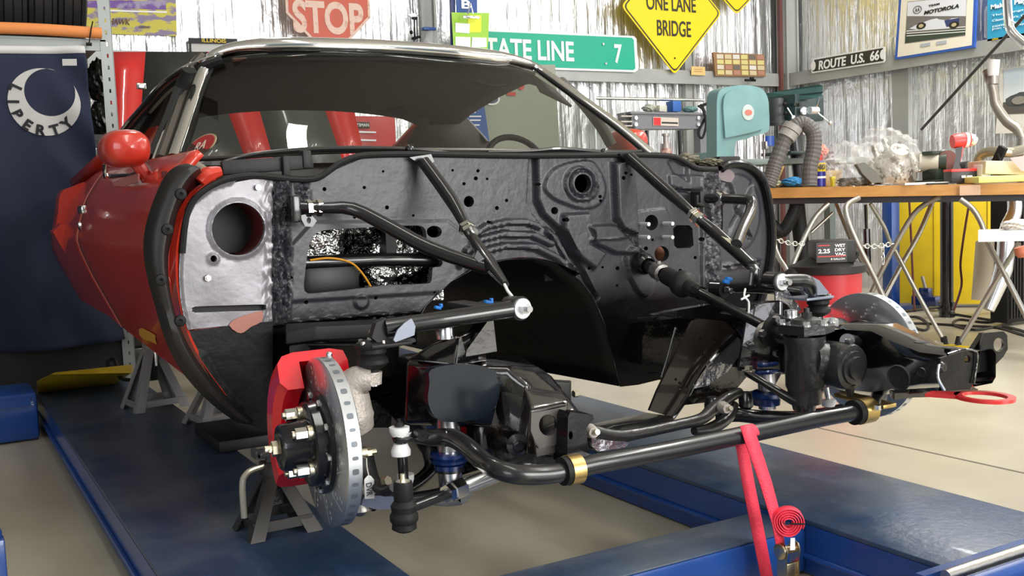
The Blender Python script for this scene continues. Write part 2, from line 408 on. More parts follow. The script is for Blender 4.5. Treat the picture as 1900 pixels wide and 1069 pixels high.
feats = [
 ('area', [(985, 285), (998, 285), (1000, 372), (1012, 398), (1045, 430), (1085, 505), (1110, 552), (1100, 560), (1062, 505), (1030, 448), (990, 395), (980, 375)], -.028, 4),
 ('rib', [(1018, 430), (1034, 442), (1050, 476), (1068, 512), (1094, 545)], 11, .022),
 ('area', smooth([(1008, 345), (1025, 315), (1060, 302), (1095, 300), (1112, 320), (1122, 350), (1112, 378), (1080, 388), (1045, 378), (1020, 365)], 3), .010, 3),
 ('area', ell(1073, 341, 30, 33), .012, 2.5), ('area', ell(1073, 341, 24, 27), -.010, 2), ('area', ell(1073, 341, 20, 22), .012, 2),
 ('rib', [(1100, 340), (1103, 350), (1096, 364), (1088, 370)], 4.5, .010),
 ('area', [(1133, 303), (1169, 300), (1175, 385), (1177, 436), (1148, 424), (1138, 405)], .030, 4),
 ('area', [(1177, 393), (1233, 386), (1240, 400), (1240, 500), (1200, 500), (1178, 450)], .010, 3),
 ('area', smooth([(1158, 470), (1168, 458), (1188, 462), (1204, 500), (1212, 530), (1204, 548), (1188, 548), (1172, 528), (1162, 500)], 3), .014, 3),
 ('rib', [(872, 437), (900, 420), (940, 412), (975, 412), (996, 420)], 8, .020),
 ('rib', [(862, 466), (890, 444), (930, 434), (985, 436), (1020, 452)], 8, .020),
 ('rib', [(850, 492), (885, 468), (935, 456), (990, 458), (1030, 478), (1062, 506)], 8, .022),
 ('area', [(1042, 398), (1090, 396), (1098, 440), (1088, 452), (1120, 470), (1100, 500), (1060, 470), (1040, 430)], .024, 6),
 ('area', [(1085, 420), (1140, 418), (1170, 450), (1180, 470), (1140, 470), (1100, 452)], .016, 5),
 ('area', [(1240, 325), (1300, 327), (1300, 350), (1262, 352), (1242, 345)], .008, 2.5),
 ('rib', [(1256, 352), (1296, 358)], 4, -.012),
 ('rib', [(530, 598), (716, 582)], 3, .008), ('rib', [(716, 582), (717, 600)], 3, .006),
 ('area', ell(670, 560, 13, 13), .006, 3), ('rib', [(1090, 445), (1168, 440)], 3, .006),
 ('area', [(1276, 286), (1276, 340), (1250, 320), (1240, 300)], -.01, 6), ('rib', [(1302, 330), (1303, 540)], 4, .01),
 ('area', [(540, 455), (540, 560), (860, 540), (870, 440), (830, 410), (580, 412)], .006, 5),
 ('area', [(500, 608), (800, 580), (800, 820), (500, 820)], -.05, 5),
]
def wob(px, py):
    h = .0012*np.sin(px*.035+np.sin(py*.03)*2)*np.sin(py*.04+1)
    s1 = 1-sst(14, 24, np.abs(px-519)); s2 = (1-sst(4, 22, np.abs(px-560)))*(1-sst(395, 420, py)); s3 = 1-sst(10, 18, np.abs(px-1322))
    rough = np.array([.016*mnoise.noise(V((a*.16, b_*.045, 1.7)))+.008*mnoise.noise(V((a*.35, b_*.22, 5.1))) if k > 0 else 0. for a, b_, k in zip(px, py, s1+s2+s3)])
    lower = 1-sst(560, 600, py)
    return h*.5+(np.clip(s1+s2+s3, 0, 1))*(.006+rough)*lower
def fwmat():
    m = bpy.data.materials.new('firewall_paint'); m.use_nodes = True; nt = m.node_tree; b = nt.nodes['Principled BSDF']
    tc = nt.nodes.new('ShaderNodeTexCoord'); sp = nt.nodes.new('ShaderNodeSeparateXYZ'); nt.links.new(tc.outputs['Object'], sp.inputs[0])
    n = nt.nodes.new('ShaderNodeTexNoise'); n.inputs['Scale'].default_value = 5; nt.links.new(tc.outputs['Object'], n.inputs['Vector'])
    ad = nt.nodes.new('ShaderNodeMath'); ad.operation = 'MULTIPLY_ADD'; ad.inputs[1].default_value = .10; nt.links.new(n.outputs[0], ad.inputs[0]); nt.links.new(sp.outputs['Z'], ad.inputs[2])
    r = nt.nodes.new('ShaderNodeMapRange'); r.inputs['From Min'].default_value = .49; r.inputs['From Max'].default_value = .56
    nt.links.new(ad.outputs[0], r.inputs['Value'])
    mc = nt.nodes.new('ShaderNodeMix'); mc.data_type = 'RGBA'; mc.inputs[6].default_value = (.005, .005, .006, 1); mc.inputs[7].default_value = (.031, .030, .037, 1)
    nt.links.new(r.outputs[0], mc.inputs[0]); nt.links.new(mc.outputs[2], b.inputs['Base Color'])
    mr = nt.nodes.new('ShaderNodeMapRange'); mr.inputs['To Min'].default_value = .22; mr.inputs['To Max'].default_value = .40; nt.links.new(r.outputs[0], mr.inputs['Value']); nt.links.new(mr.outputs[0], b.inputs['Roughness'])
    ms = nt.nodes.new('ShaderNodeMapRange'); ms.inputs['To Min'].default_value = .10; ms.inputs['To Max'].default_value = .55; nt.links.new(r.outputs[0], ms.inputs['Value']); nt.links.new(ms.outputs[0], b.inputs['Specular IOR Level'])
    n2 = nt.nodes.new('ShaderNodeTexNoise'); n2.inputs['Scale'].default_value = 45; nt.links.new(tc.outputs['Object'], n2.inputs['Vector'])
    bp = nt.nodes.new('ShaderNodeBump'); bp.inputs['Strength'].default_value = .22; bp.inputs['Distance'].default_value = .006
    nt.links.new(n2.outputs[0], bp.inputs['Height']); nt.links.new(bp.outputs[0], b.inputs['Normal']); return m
fwm = fwmat()
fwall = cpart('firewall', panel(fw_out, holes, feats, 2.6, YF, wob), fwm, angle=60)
# studs of the booster plate
for x, y in ((1187, 416), (1231, 415), (1187, 440), (1231, 440)):
    p = P(x, y, Y=YF-.01); mb = MB(); mb.cyl(p-EY*.045, p, .0062, seg=8); cpart('stud', mb, mat('bright_stud', (.85, .85, .85), .35, .5), fwall)
# cowl vent plates: door reflection put into the left one's grey, satin black right
plate_sheen = mat('grey_plate_sheen', (.25, .24, .26), .36, .35, 0, (18, .2), (4.5, (.17, .165, .18), .4, .7))
vl = smooth([(506, 333), (470, 332), (430, 335), (392, 347), (362, 370), (344, 405), (334, 455), (331, 510), (335, 565), (347, 612)], 3, False)+[(506, 596)]
vhole = ell(441, 425, 49, 49, 40)
slot = smooth([(362, 569), (420, 567), (488, 565), (493, 570), (488, 576), (420, 578), (362, 580), (357, 575)], 2)
vf = [('area', ell(441, 425, 55, 55), .006, 3), ('rib', [(334, 455), (331, 510), (335, 565), (347, 612)], 7, .008), ('rib', [(344, 405), (362, 370), (392, 347), (430, 335)], 6, .008), ('area', ell(396, 480, 10, 10), .004, 2)]
def wl(px, py): return .001*np.sin(px*.05)*np.sin(py*.04)+np.array([.010*mnoise.noise(V((a*.14, b_*.06, 3.1))) for a, b_ in zip(px, py)])*(1-sst(0, 30, 506-px))
vpl = cpart('vent_plate', panel(vl, [vhole, octo(396, 480, 6.5), slot], vf, 4, YF, wl), plate_sheen, angle=60, label='plate with a round vent hole, its bright reflection coloured grey')
# lower black part below it, wrapping to the floor
ll = [(506, 598), (347, 614), (362, 650), (385, 695), (415, 740), (455, 785), (506, 805)]
cpart('toe_panel', panel(ll, [], [('rib', [(370, 660), (400, 712), (440, 760)], 10, .008)], 6, YF, None), mat('black_underseal', (.006, .006, .007), .5, 0, 0, (30, .3), spec=.25), angle=60)
salmon = mat('salmon_primer_patch', (.40, .16, .12), .5)
mb = MB(); mb.prism([p-EY*.005 for p in poly_px(smooth([(424, 603), (440, 590), (470, 580), (486, 578), (485, 596), (465, 606), (452, 616), (440, 617)], 2), Y=YF)], (0, .003, 0)); cpart('primer_patch', mb, salmon, vpl)
mb = MB(); mb.prism([p-EY*.008 for p in poly_px(smooth([(1331, 318), (1345, 314), (1356, 318), (1360, 328), (1352, 338), (1340, 336), (1332, 332)], 2), Y=YF)], (0, .003, 0)); cpart('primer_patch', mb, mat('pink_primer_patch', (.20, .155, .165), .6), fwall)
nb = MB(); p = P(384, 516, Y=YF); nb.hexn(p-EY*.012, p, .008); nb.cyl(p-EY*.016, p, .005, seg=10); cpart('nut', nb, steel, vpl)
nb = MB(); p = P(477, 348, Y=YF); nb.cyl(p-EY*.012, p, .007, seg=10); cpart('nut', nb, alum, vpl)
# duct behind the round vent and inner red cowl side
mb = MB(); c = P(441, 425, Y=YF); rr = pxm(50, c); mb.lathe(c, (0, 1, 0), [(rr, 0), (rr*.97, .03), (rr*1.02, .05), (rr*1.02, .16)], 36); cpart('vent_duct', mb, mat('dark_red_duct', (.10, .012, .012), .5), vpl)
mb = MB(); mb.box(c+V((.02, .19, 0)), (.3, .01, .3)); cpart('kick_panel', mb, mat('dark_red_interior_paint', (.10, .012, .012), .45), vpl)
vr = [(1338, 318)]+smooth([(1338, 318), (1352, 308), (1375, 308), (1398, 320), (1414, 345), (1424, 390), (1428, 440), (1424, 490), (1412, 545), (1398, 580)], 3, False)[1:]+[(1338, 590)]
vrf = [('rib', [(1350, 345), (1366, 390), (1388, 440)], 6, -.014), ('rib', [(1392, 345), (1368, 392), (1345, 445)], 6, -.014),
       ('rib', [(1366, 402), (1348, 440)], 5, .014), ('rib', [(1345, 492), (1406, 482)], 3.5, .012), ('rib', [(1345, 500), (1406, 490)], 3.5, .010), ('area', ell(1370, 395, 38, 70), .008, 6)]
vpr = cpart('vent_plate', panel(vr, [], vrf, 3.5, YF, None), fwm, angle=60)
# channel rim round the right side and cowl sealing lip along the top
mb = MB(); mb.tube([P(x, y, Y=YF-.012) for x, y in [(1338, 314), (1352, 305), (1378, 305), (1402, 317), (1419, 343), (1429, 390), (1433, 440), (1429, 492), (1416, 548), (1400, 585)]], .013, 10, 4)
cpart('body_flange', mb, blk)
lip = [(338, 470), (345, 405), (362, 368), (395, 343), (432, 330), (475, 326), (520, 330), (560, 333), (590, 330), (612, 316), (640, 298), (680, 288), (780, 286), (900, 288), (1000, 289), (1160, 287), (1240, 289), (1266, 297), (1294, 312), (1330, 314)]
mb = MB(); mb.tube([P(x, y, Y=YF-.008) for x, y in lip], .008, 8, 3); cpart('cowl_seal', mb, blkm)
# cowl top: panel from the firewall lip back to the glass
def cowlrow(Y, dz, ys): return [P(x, y, Y=Y) for x, y in ys]
r0 = [P(x, y, Y=YF) for x, y in [(395, 343), (475, 328), (560, 334), (612, 316), (680, 288), (780, 286), (900, 288), (1000, 289), (1160, 287), (1240, 289), (1294, 312), (1370, 306)]]
def zat(X, Y): return 1.012
mb = MB(); mb.grid([r0, [V((p.x, .56, p.z-.004)) for p in r0], [V((p.x*1.0, .62, .985)) for p in r0], [V((p.x*.97, .78+.16*abs((p.x-XC)/.8)**2, 1.012)) for p in r0]])
cpart('cowl_panel', mb, dull, solid=.004)
# wiper trough pieces
mb = MB(); mb.box(P(497, 306, Y=.53), (.23, .02, .035), Matrix.Rotation(radians(-3), 3, 'Y'), bev=.004); mb.box(P(530, 308, Y=.515), (.018, .02, .05), bev=.003)
mb.box(P(567, 296, Y=.53), (.022, .03, .045), bev=.003); cpart('cowl_bracket', mb, dull)
for pts in ([(415, 300), (470, 287), (560, 279), (650, 276), (760, 277), (850, 286)], [(905, 282), (985, 281), (1040, 277), (1120, 283), (1190, 281)]):
    mb = MB(); mb.tube([P(x, y, Y=.60) for x, y in pts], [.004, .006, .008, .008, .006, .004][:len(pts)], 8, 3); mb.sphere(P(*pts[-2], Y=.595), .013)
    cpart('wiper_arm', mb, blks)
# things seen through the heater opening
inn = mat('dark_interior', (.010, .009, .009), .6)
crink = mat('crinkled_foil_insulation', (.78, .77, .74), .18, .95, 0, (14, 1.0, (1, 1, 1), .05), (11, (.012, .012, .012), .36, .50))
mb = MB(); mb.box((-.42, .60, .735), (.50, .02, .24)); bx_ = cpart('heater_cavity', mb, crink)
mb = MB(); mb.box((-.33, .625, .88), (.98, .01, .20)); mb.box((.56, .62, .81), (.76, .01, .34)); mb.box((.27, .62, .93), (.2, .01, .1)); cpart('dark_backing', mb, inn)  # added dark sheets standing in for the unlit space behind the holes
mb = MB(); q = P(1222, 474, Y=.58); mb.box(q, (.05, .02, .07)); cpart('rusty_clip', mb, mat('rust_clip', (.38, .14, .07), .6))
mb = MB(); mb.box(P(425, 574, Y=.525), (.24, .004, .03)); cpart('slot_backing', mb, inn)  # dark sheet put in behind the slot so no brightness shows
mb = MB(); mb.tube([P(560, 488, Y=.56), P(700, 482, Y=.56), P(810, 482, Y=.56)], .019, 12); cpart('cross_tube', mb, blks)
mb = MB(); mb.tube([P(575, 483, Y=.54), P(612, 479, Y=.535), P(650, 487, Y=.535), P(672, 507, Y=.535), P(690, 535, Y=.535)], .0028, 8, 5); cpart('wire', mb, mat('orange_wire', (.75, .33, .02), .4))
mb = MB(); mb.box(P(610, 520, Y=.575), (.16, .06, .09), bev=.02); cpart('heater_duct', mb, mat('duct_black', (.008, .008, .008), .45)); mb = MB(); mb.box(P(722, 450, Y=.575), (.03, .03, .13)); cpart('duct_post', mb, inn)
# tunnel and floor pan
def arch(Y, sc=1):
    base = [(770, 640), (775, 592), (790, 566), (835, 522), (885, 494), (940, 480), (990, 478), (1035, 490), (1075, 518), (1100, 548), (1122, 600), (1138, 660), (1150, 716)]
    o = []
    for x, y in base:
        p = P(x, y, Y=YF); o.append(V((XC+(p.x-XC)*sc, Y, .30+(p.z-.30)*sc)))
    return o
mb = MB(); mb.grid([arch(YF+.0), arch(.58, .98), arch(.8, .92), arch(1.1, .82), arch(1.6, .68), arch(2.4, .6)]); cpart('transmission_tunnel', mb, blk, solid=.004, angle=50)
mb = MB()
for xa, xb, za in ((-.70, -.30, .42), (.36, .80, .36)):
    mb.grid([[V((xa, YF, za)), V((xb, YF, za-.06))], [V((xa, .8, za)), V((xb, .8, za-.06))], [V((xa, 2.6, za+.04)), V((xb, 2.6, za))]])
cpart('floor_pan', mb, blk, solid=.005)

# ---- red body side: section of the door as (half width, height)
SEC = [(.765, .33), (.80, .36), (.822, .40), (.855, .47), (.90, .57), (.945, .67), (.975, .75), (.988, .80), (.985, .83), (.972, .88), (.945, .94), (.905, 1.0), (.872, 1.035)]
def side(y, off=0, sgn=-1):
    k0 = .05*max(0, (y-1.86))
    t = max(0, (y-.5)); zt = 0.012*t
    out = []
    zb_ = .375+.085*min(max(0, y-.5), 1.6); top_ = 1.035 if sgn < 0 else .955
    zz = np.interp(np.linspace(0, 1, 30), np.linspace(0, 1, len(SEC)), [s_[1] for s_ in SEC])
    for z in zz:
        z_ = min(max(z, zb_), top_); wv = float(np.interp(z_, [s_[1] for s_ in SEC], [s_[0] for s_ in SEC])); k = 1-k0*(.35+1.1*max(0, z_-.75)/.2); out.append(V((XC+sgn*((wv+off)*k), y, z_+zt*(z_ > .9)+(z-z_)*.02)))
    return out
def yedge(z):   # door front edge leans forward low down
    return .50+.02*(z-.8)
def body_side(sgn, y0, y1, n, inset=0):
    rows = []
    for i in range(n+1):
        y = y0+(y1-y0)*i/n; rows.append(side(y, inset, sgn))
    return rows
YD = 1.86
door = cpart('door', MB().grid(body_side(-1, .52, YD-.006, 14)), redp, angle=60, solid=.02, label='red door')
cpart('quarter_panel', MB().grid(body_side(-1, YD, 3.1, 10)), redp, angle=40, solid=.02)
cpart('door', MB().grid(body_side(1, .56, YD, 8)), redp, angle=40, solid=.02)
cpart('quarter_panel', MB().grid(body_side(1, YD, 3.1, 8)), redp, angle=40, solid=.02)
# wheel arch spat
sp = [P(110, 428, X=-1.0), P(108, 360, X=-1.0), P(118, 350, X=-1.0), P(152, 345, X=-1.0), P(150, 440, X=-1.0)]
mb = MB(); mb.prism([P(x, y, Y=2.75) for x, y in smooth([(104, 430), (108, 395), (110, 368), (118, 353), (134, 347), (165, 344), (170, 440), (130, 445)], 3)], (0, .12, 0)); cpart('rear_spoiler', mb, redp)
mb = MB(); mb.prism([P(x, y, Y=2.5) for x, y in [(98, 430), (114, 415), (150, 420), (160, 480), (128, 478), (112, 455)]], (0, .12, 0)); cpart('quarter_flare', mb, redp)
# rocker cover strip
# black splash panel standing on the body's front corner
bs_o = [(346, 303), (322, 311), (300, 336), (275, 400), (266, 450), (270, 500), (288, 570), (310, 640), (345, 700), (395, 752), (440, 785)]
bs_i = [(374, 320), (366, 328), (348, 352), (330, 395), (320, 440), (312, 480), (316, 540), (332, 600), (362, 662), (410, 725), (470, 780)]
a_ = [P(x, y, Y=YF-.03) for x, y in smooth(bs_o, 3, False)]; b_ = [P(x, y, Y=YF-.015) for x, y in smooth(bs_i, 3, False)]
mb = MB(); mb.grid([a_, [(p*.65+q*.35)-EY*.035 for p, q in zip(a_, b_)], [(p*.35+q*.65)-EY*.040 for p, q in zip(a_, b_)], b_])
spl = cpart('splash_shield', mb, mat('black_rubber_shield', (.013, .011, .010), .45, bump=(12, .3), spec=.4), solid=.004, angle=60)
for x, y in ((337, 360), (312, 426), (300, 520), (336, 596)):
    mb = MB(); p = P(x, y, Y=YF-.07); mb.lathe(p+EY*.01, (0, -1, 0), [(.014, 0), (.012, .005), (.005, .007), (.001, .003)], 14); cpart('dimple', mb, blkm, spl)
mb = MB(); a_ = [P(x, y, Y=YF-.01) for x, y in smooth([(400, 330), (368, 352), (343, 392), (330, 440), (326, 490), (330, 545), (345, 610), (372, 668), (420, 735)], 3, False)]
b_ = [P(x, y, Y=YF) for x, y in smooth([(404, 342), (374, 358), (350, 398), (336, 445), (332, 495), (336, 550), (350, 612), (378, 668), (424, 732)], 3, False)]
c_ = [P(x-14, y+4, Y=YF+.03) for x, y in smooth([(400, 330), (368, 352), (343, 392), (330, 440), (326, 490), (330, 545), (345, 610), (372, 668), (420, 735)], 3, False)]
mb.grid([c_, a_, b_]); cpart('body_edge', mb, redp, angle=60)
mb = MB(); mb.tube([P(372, 338, Y=.5), P(385, 325, Y=.5), P(410, 318, Y=.5)], [.014, .02, .012], 8, 3); cpart('fender_bracket', mb, redp)
mb = MB(); mb.tube([P(336, 318, Y=.6), P(360, 312, Y=.6), P(395, 330, Y=.58)], [.014, .02, .012], 8, 3); cpart('hinge_bracket', mb, mat('overspray_tan', (.2, .18, .14), .6))
# door edge jamb (red, turns inward behind the shield)
mb = MB(); e0 = [p+V((0, -.0, 0)) for p in side(.52, 0, -1)][:22]; e1 = [V((p.x+.07, .53, p.z)) for p in e0]; mb.grid([e0, e1]); cpart('door_jamb', mb, redp)
# fender-to-cowl flap by the mirror
mb = MB(); mb.grid([[P(262, 300, X=-.86), P(300, 298, X=-.84), P(336, 293, X=-.80)], [P(300, 345, X=-.90), P(312, 318, X=-.87), P(336, 296, X=-.80)]]); cpart('cowl_corner', mb, redp, solid=.004)
# door gap, handle, lock
mb = MB(); dg = [p+V((-.003, 0, 0)) for p in side(YD-.003, 0, -1)]; mb.tube(dg, .0020, 6); cpart('door_gap', mb, mat('panel_gap_edge', (.50, .17, .14), .4), door)
hp_ = P(160, 389, X=XC-.985)
mb = MB(); mb.box(hp_+V((-.012, 0, 0)), (.018, .10, .028), bev=.006); cpart('door_handle', mb, chrome, door)
mb = MB(); k_ = P(150, 419, X=XC-.99); mb.cyl(k_, k_+V((-.008, 0, 0)), .014, seg=14); cpart('lock', mb, chrome, door)
mb = MB(); k_ = [P(x, y, X=XC-.905) for x, y in smooth([(252, 628), (262, 610), (280, 608), (292, 622), (290, 642), (278, 652), (262, 640)], 2)]
# bare primer patch low on the door
bp_ = []
for x, y in [(252, 622), (258, 611), (268, 608), (284, 616), (292, 622), (286, 630), (284, 640), (270, 634), (256, 630)]:
    w_ = P(x, y, X=XC-.88); bp_.append(w_)
bpc = sum(bp_, V())/len(bp_)
zc = bpc.z
mb = MB(); vs = []
for p in bp_:
    wv = np.interp(p.z, [s[1] for s in SEC], [s[0] for s in SEC]); vs.append(V((XC-wv-.003, p.y, p.z)))
c0 = sum(vs, V())/len(vs); mb.add(vs+[c0], [(i, (i+1) % len(vs), len(vs)) for i in range(len(vs))])
cpart('touch_up_patch', mb, mat('yellow_filler', (.62, .30, .02), .5), door)
# ---- mirrors
def mirror(c, s, sgn):
    hd = MB(); c = V(c)
    ring = []
    for i, (t, k) in enumerate([(-.075, .02), (-.070, .60), (-.055, .85), (-.02, 1), (.03, 1), (.06, .97), (.068, .9)]):
        ring.append([c+V((cos(a)*.063*k*abs(cos(a))**-.30 if abs(cos(a)) > .05 else cos(a)*.063*k, t, sin(a)*.050*k*(abs(sin(a))+.001)**-.12)) for a in [2*pi*j/24 for j in range(24)]])
    for r in ring: r.append(r[0])
    hd.grid(ring); o = cpart('mirror', hd, redp, angle=60, label='red bullet door mirror')
    g_ = MB(); g_.add(ring[-1][:-1], [tuple(range(24))]); obj('mirror_glass', g_, chrome, o)
    st = MB(); st.tube([c+V((-sgn*.022, -.0, -.03)), c+V((-sgn*.045, -.004, -.07)), c+V((-sgn*.068, -.004, -.115))], [.018, .017, .019], 10); obj('mirror_stalk', st, redp, o)
mc = P(232, 276, X=-.93); mirror(mc, 1, -1)
mirror(P(1166, 263, X=1.02), 1, 1)
mb = MB(); mb.prism(smooth_p if False else [P(x, y, X=-.905)+V((-.008, 0, 0)) for x, y in [(214, 338), (232, 330), (262, 322), (262, 337), (235, 345), (216, 345)]], (.004, 0, 0)); cpart('tape_residue', mb, mat('pink_residue', (.45, .16, .15), .6), door)
# door top chrome sill clip
mb = MB(); mb.tube([P(195, 305, X=-.90), P(196, 328, X=-.90), P(240, 325, X=-.88), P(320, 298, X=-.84)], [.008, .008, .005, .005], 8); cpart('window_seal', mb, blks, door)
mb = MB(); mb.tube([P(198, 303, X=-.905), P(196, 318, X=-.905), P(199, 329, X=-.905)], .006, 8); cpart('seal_clip', mb, chrome, door)

# ---- greenhouse: pillars, roof, glass
cl = [P(322, 292, X=-.775), P(338, 245, X=-.73), P(354, 196, X=-.685), P(368, 155, X=-.645), P(382, 122, X=-.61), P(400, 100, X=-.575), P(440, 87, Y=1.29)]
ct = [P(500, 83, Y=1.25), P(560, 82, Y=1.22), P(640, 84, Y=1.20), P(700, 86, Y=1.20), P(780, 91, Y=1.21), P(850, 97, Y=1.23), P(920, 105, Y=1.27)]
cr = [P(965, 113, Y=1.33), P(1000, 128, X=.63), P(1030, 148, X=.66), P(1085, 188, X=.71), P(1140, 228, X=.765), P(1175, 256, X=.80), P(1212, 288, X=.84)]
loop = cl+ct+cr
inner = [p+V((.022 if p.x < 0 else -.022, -.006, -.006)) for p in loop]
mb = MB(); mb.tube(loop, [.0185 if abs(p.x-XC) > .5 else .025 for p in loop], 12, 3, flat=.8); cpart('windshield_trim', mb, chrome, label='polished chrome strip around the windshield')
mb = MB(); mb.tube([p+V((.026 if p.x < -.3 else (-.026 if p.x > .4 else 0), -.004, -.0 if abs(p.x-XC) > .45 else -.017)) for p in loop], .009, 8, 3); cpart('windshield_gasket', mb, blkm)
# body-colour pillar strips beside the chrome
def strip(pts, r, m, name, fl=1): mb = MB(); mb.tube(pts, r, 8, 3, flat=fl); return cpart(name, mb, m)
olive = mat('dull_pillar_paint', (.085, .075, .06), .35, .3)
strip([p+V((-.030, .028, -.004)) for p in cl[:-1]], .019, olive, 'pillar')
strip([p+V((-.050, .035, -.004)) for p in cl[:-1]], .005, chrome, 'drip_rail')
strip([p+V((.026, .02, -.004)) for p in cr[1:]], .010, mat('yellowed_pillar_edge', (.42, .40, .18), .3, .2), 'pillar')
# roof skin: from the header back to the rear window, with a downturned edge over the side windows
rail_l = [P(398, 104, X=-.585), P(355, 120, X=-.65), P(320, 140, X=-.675), P(290, 166, X=-.70), P(262, 200, X=-.72), P(240, 225, X=-.74), P(222, 250, X=-.76)]
strip(rail_l, .011, chrome, 'roof_rail', .7)
strip([p+V((.02, -.01, -.012)) for p in rail_l], .016, blks, 'window_channel')
hl = mat('headliner', (.080, .070, .064), .75)
def mir(p, dx=0): return V((2*XC-p.x+dx, p.y, p.z))
rows = []
hdr_l, hdr_r = cl[-1], V((2*XC-cl[-1].x, cl[-1].y, cl[-1].z))
for (Y, zc_, ze, wv) in [(1.22, 1.405, 1.385, .57), (1.45, 1.425, 1.375, .63), (1.75, 1.415, 1.35, .66), (2.05, 1.385, 1.305, .68), (2.3, 1.34, 1.25, .70)]:
    rows.append([V((XC+wv*t, Y-(0.0 if Y > 1.3 else -.10*t*t), zc_-(zc_-ze)*abs(t)**2.2)) for t in [-1+.1*i for i in range(21)]])
cpart('roof', MB().grid(rows), [olive], solid=.012, angle=60)
rows2 = [[p+V((0, .0, -.03)) for p in r] for r in rows]
cpart('headliner', MB().grid(rows2), hl, angle=60, solid=.01)
rr0 = rows[-1]
# rear window frame / sail panels
for sg in (-1, 1):
    a_ = V((XC+sg*.70, 2.3, 1.225)); mb = MB()
    mb.grid([[V((XC+sg*.70, 2.30, 1.24)), V((XC+sg*.56, 2.36, 1.27))], [V((XC+sg*.80, 2.7, 1.13)), V((XC+sg*.58, 2.8, 1.14))], [V((XC+sg*.86, 3.05, 1.05)), V((XC+sg*.60, 3.05, 1.06))]])
    cpart('sail_panel', mb, redp, solid=.03)
mb = MB(); mb.grid([[V((-.80, 2.95, 1.07)), V((.87, 2.95, 1.07))], [V((-.80, 3.1, 1.06)), V((.87, 3.1, 1.06))]]); cpart('rear_deck', mb, inn, solid=.02)
# inner C pillar on the driver's side, seen through the windshield
ci = [P(716, 205, Y=2.2), P(778, 231, Y=2.25), P(757, 262, Y=2.35), P(760, 275, Y=2.35), P(912, 275, X=.80), P(845, 192, X=.74), P(852, 180, X=.73), P(800, 170, Y=2.0)]
mb = MB(); mb.add(ci, [(0, 1, 6, 7), (1, 2, 5, 6), (2, 3, 4, 5)]); cpart('pillar_trim', mb, hl, solid=.012)
strip([P(846, 202, X=.78), P(880, 236, X=.78), P(905, 264, X=.78)], .007, alum, 'window_edge')
# headliner side over the driver's window
hs = [P(852, 182, X=.73), P(880, 170, X=.73), P(930, 157, X=.715), P(985, 152, X=.70), P(1030, 165, X=.70), P(1062, 196, X=.735)]
hs2 = [V((.60, p.y, p.z+.055)) for p in hs]; mb = MB(); mb.grid([hs, hs2]); cpart('window_header', mb, hl, solid=.01)
strip([P(1040, 150, X=.69), P(1080, 190, X=.72), P(1115, 235, X=.76), P(1135, 270, X=.79)], .026, hl, 'pillar_inner', .7)
strip([P(395, 122, X=-.56), P(375, 170, X=-.60), P(352, 235, X=-.66), P(340, 285, X=-.70)], .018, hl, 'pillar_inner', .7)
# front edge of the passenger door glass opening (dark vent bar)
strip([P(352, 130, X=-.68), P(335, 165, X=-.70), P(318, 210, X=-.74), P(300, 255, X=-.78), P(283, 295, X=-.82)], .024, blkm, 'window_post', .6)
strip([P(300, 172, X=-.66), P(285, 205, X=-.68), P(262, 240, X=-.72), P(250, 262, X=-.75)], .022, blkm, 'window_post', .6)
strip([P(x, y, Y=1.27) for x, y in [(430, 112), (520, 107), (620, 108), (700, 113), (780, 124), (850, 140), (905, 160), (940, 158)]], .016, mat('brown_header_trim', (.045, .018, .012), .5), 'header_trim', .5)
# dash and steering wheel
rows = []
for (Y, z, wv) in [(.80, 1.004, .72), (.95, 1.018, .76), (1.1, 1.022, .79), (1.22, 1.0, .80), (1.25, .9, .80)]:
    rows.append([V((XC+wv*t, Y+.16*t*t*(Y < 1), z)) for t in [-1+.2*i for i in range(11)]])
cpart('dashboard', MB().grid(rows), mat('black_dash_vinyl', (.030, .032, .028), .5), solid=.02, angle=60)
cw = P(958, 300, Y=1.42); mb = MB(); rw_ = pxm(53, cw)
ax = V((0, -.88, .47)); n1 = EX; n2 = ax.cross(n1).normalized()
mb.tube([cw+n1*cos(a)*rw_*1.1+n2*sin(a)*rw_ for a in [2*pi*i/36 for i in range(37)]], .012, 8, cap=False); cpart('steering_wheel', mb, blkm)
# glass
gl = glassmat('tinted_windshield', (.60, .63, .58)); gl2 = glassmat('side_glass', (.72, .76, .72))
bot = [P(348, 296, X=-.745), P(420, 293, Y=.83), P(500, 287, Y=.74), P(620, 281, Y=.68), P(760, 279, Y=.66), P(900, 279, Y=.68), P(1040, 281, Y=.74), P(1130, 284, Y=.80), P(1205, 289, X=.82)]
top = [inner[6], inner[7], inner[8], inner[9], inner[10], inner[11], inner[12], inner[13], inner[14]]
def res(pts, n):
    L = [0]
    for i in range(len(pts)-1): L.append(L[-1]+(pts[i+1]-pts[i]).length)
    return [V([np.interp(L[-1]*k/n, L, [p[j] for p in pts]) for j in range(3)]) for k in range(n+1)]
def soft(l):
    for _ in range(14): l = [l[0]]+[(l[i-1]+l[i]*2+l[i+1])/4 for i in range(1, len(l)-1)]+[l[-1]]
    return l
lf = soft(res([bot[0]]+[p+V((.012, 0, 0)) for p in cl[1:]], 36)); rg = soft(res([bot[-1]]+[p+V((-.012, 0, 0)) for p in reversed(cr)], 36))
bt = soft(res(bot, 60)); tp = soft(res([cl[-1]]+ct+[cr[0]], 60))
rows = []
for i in range(37):
    v = i/36; row = []
    for j in range(61):
        u_ = j/60
        c = (bt[j]*(1-v)+tp[j]*v)+(lf[i]*(1-u_)+rg[i]*u_)-((bt[0]*(1-v)+tp[0]*v)*(1-u_)+(bt[-1]*(1-v)+tp[-1]*v)*u_)
        row.append(c)
    rows.append(row)
cpart('windshield', MB().grid(rows), gl, angle=60)
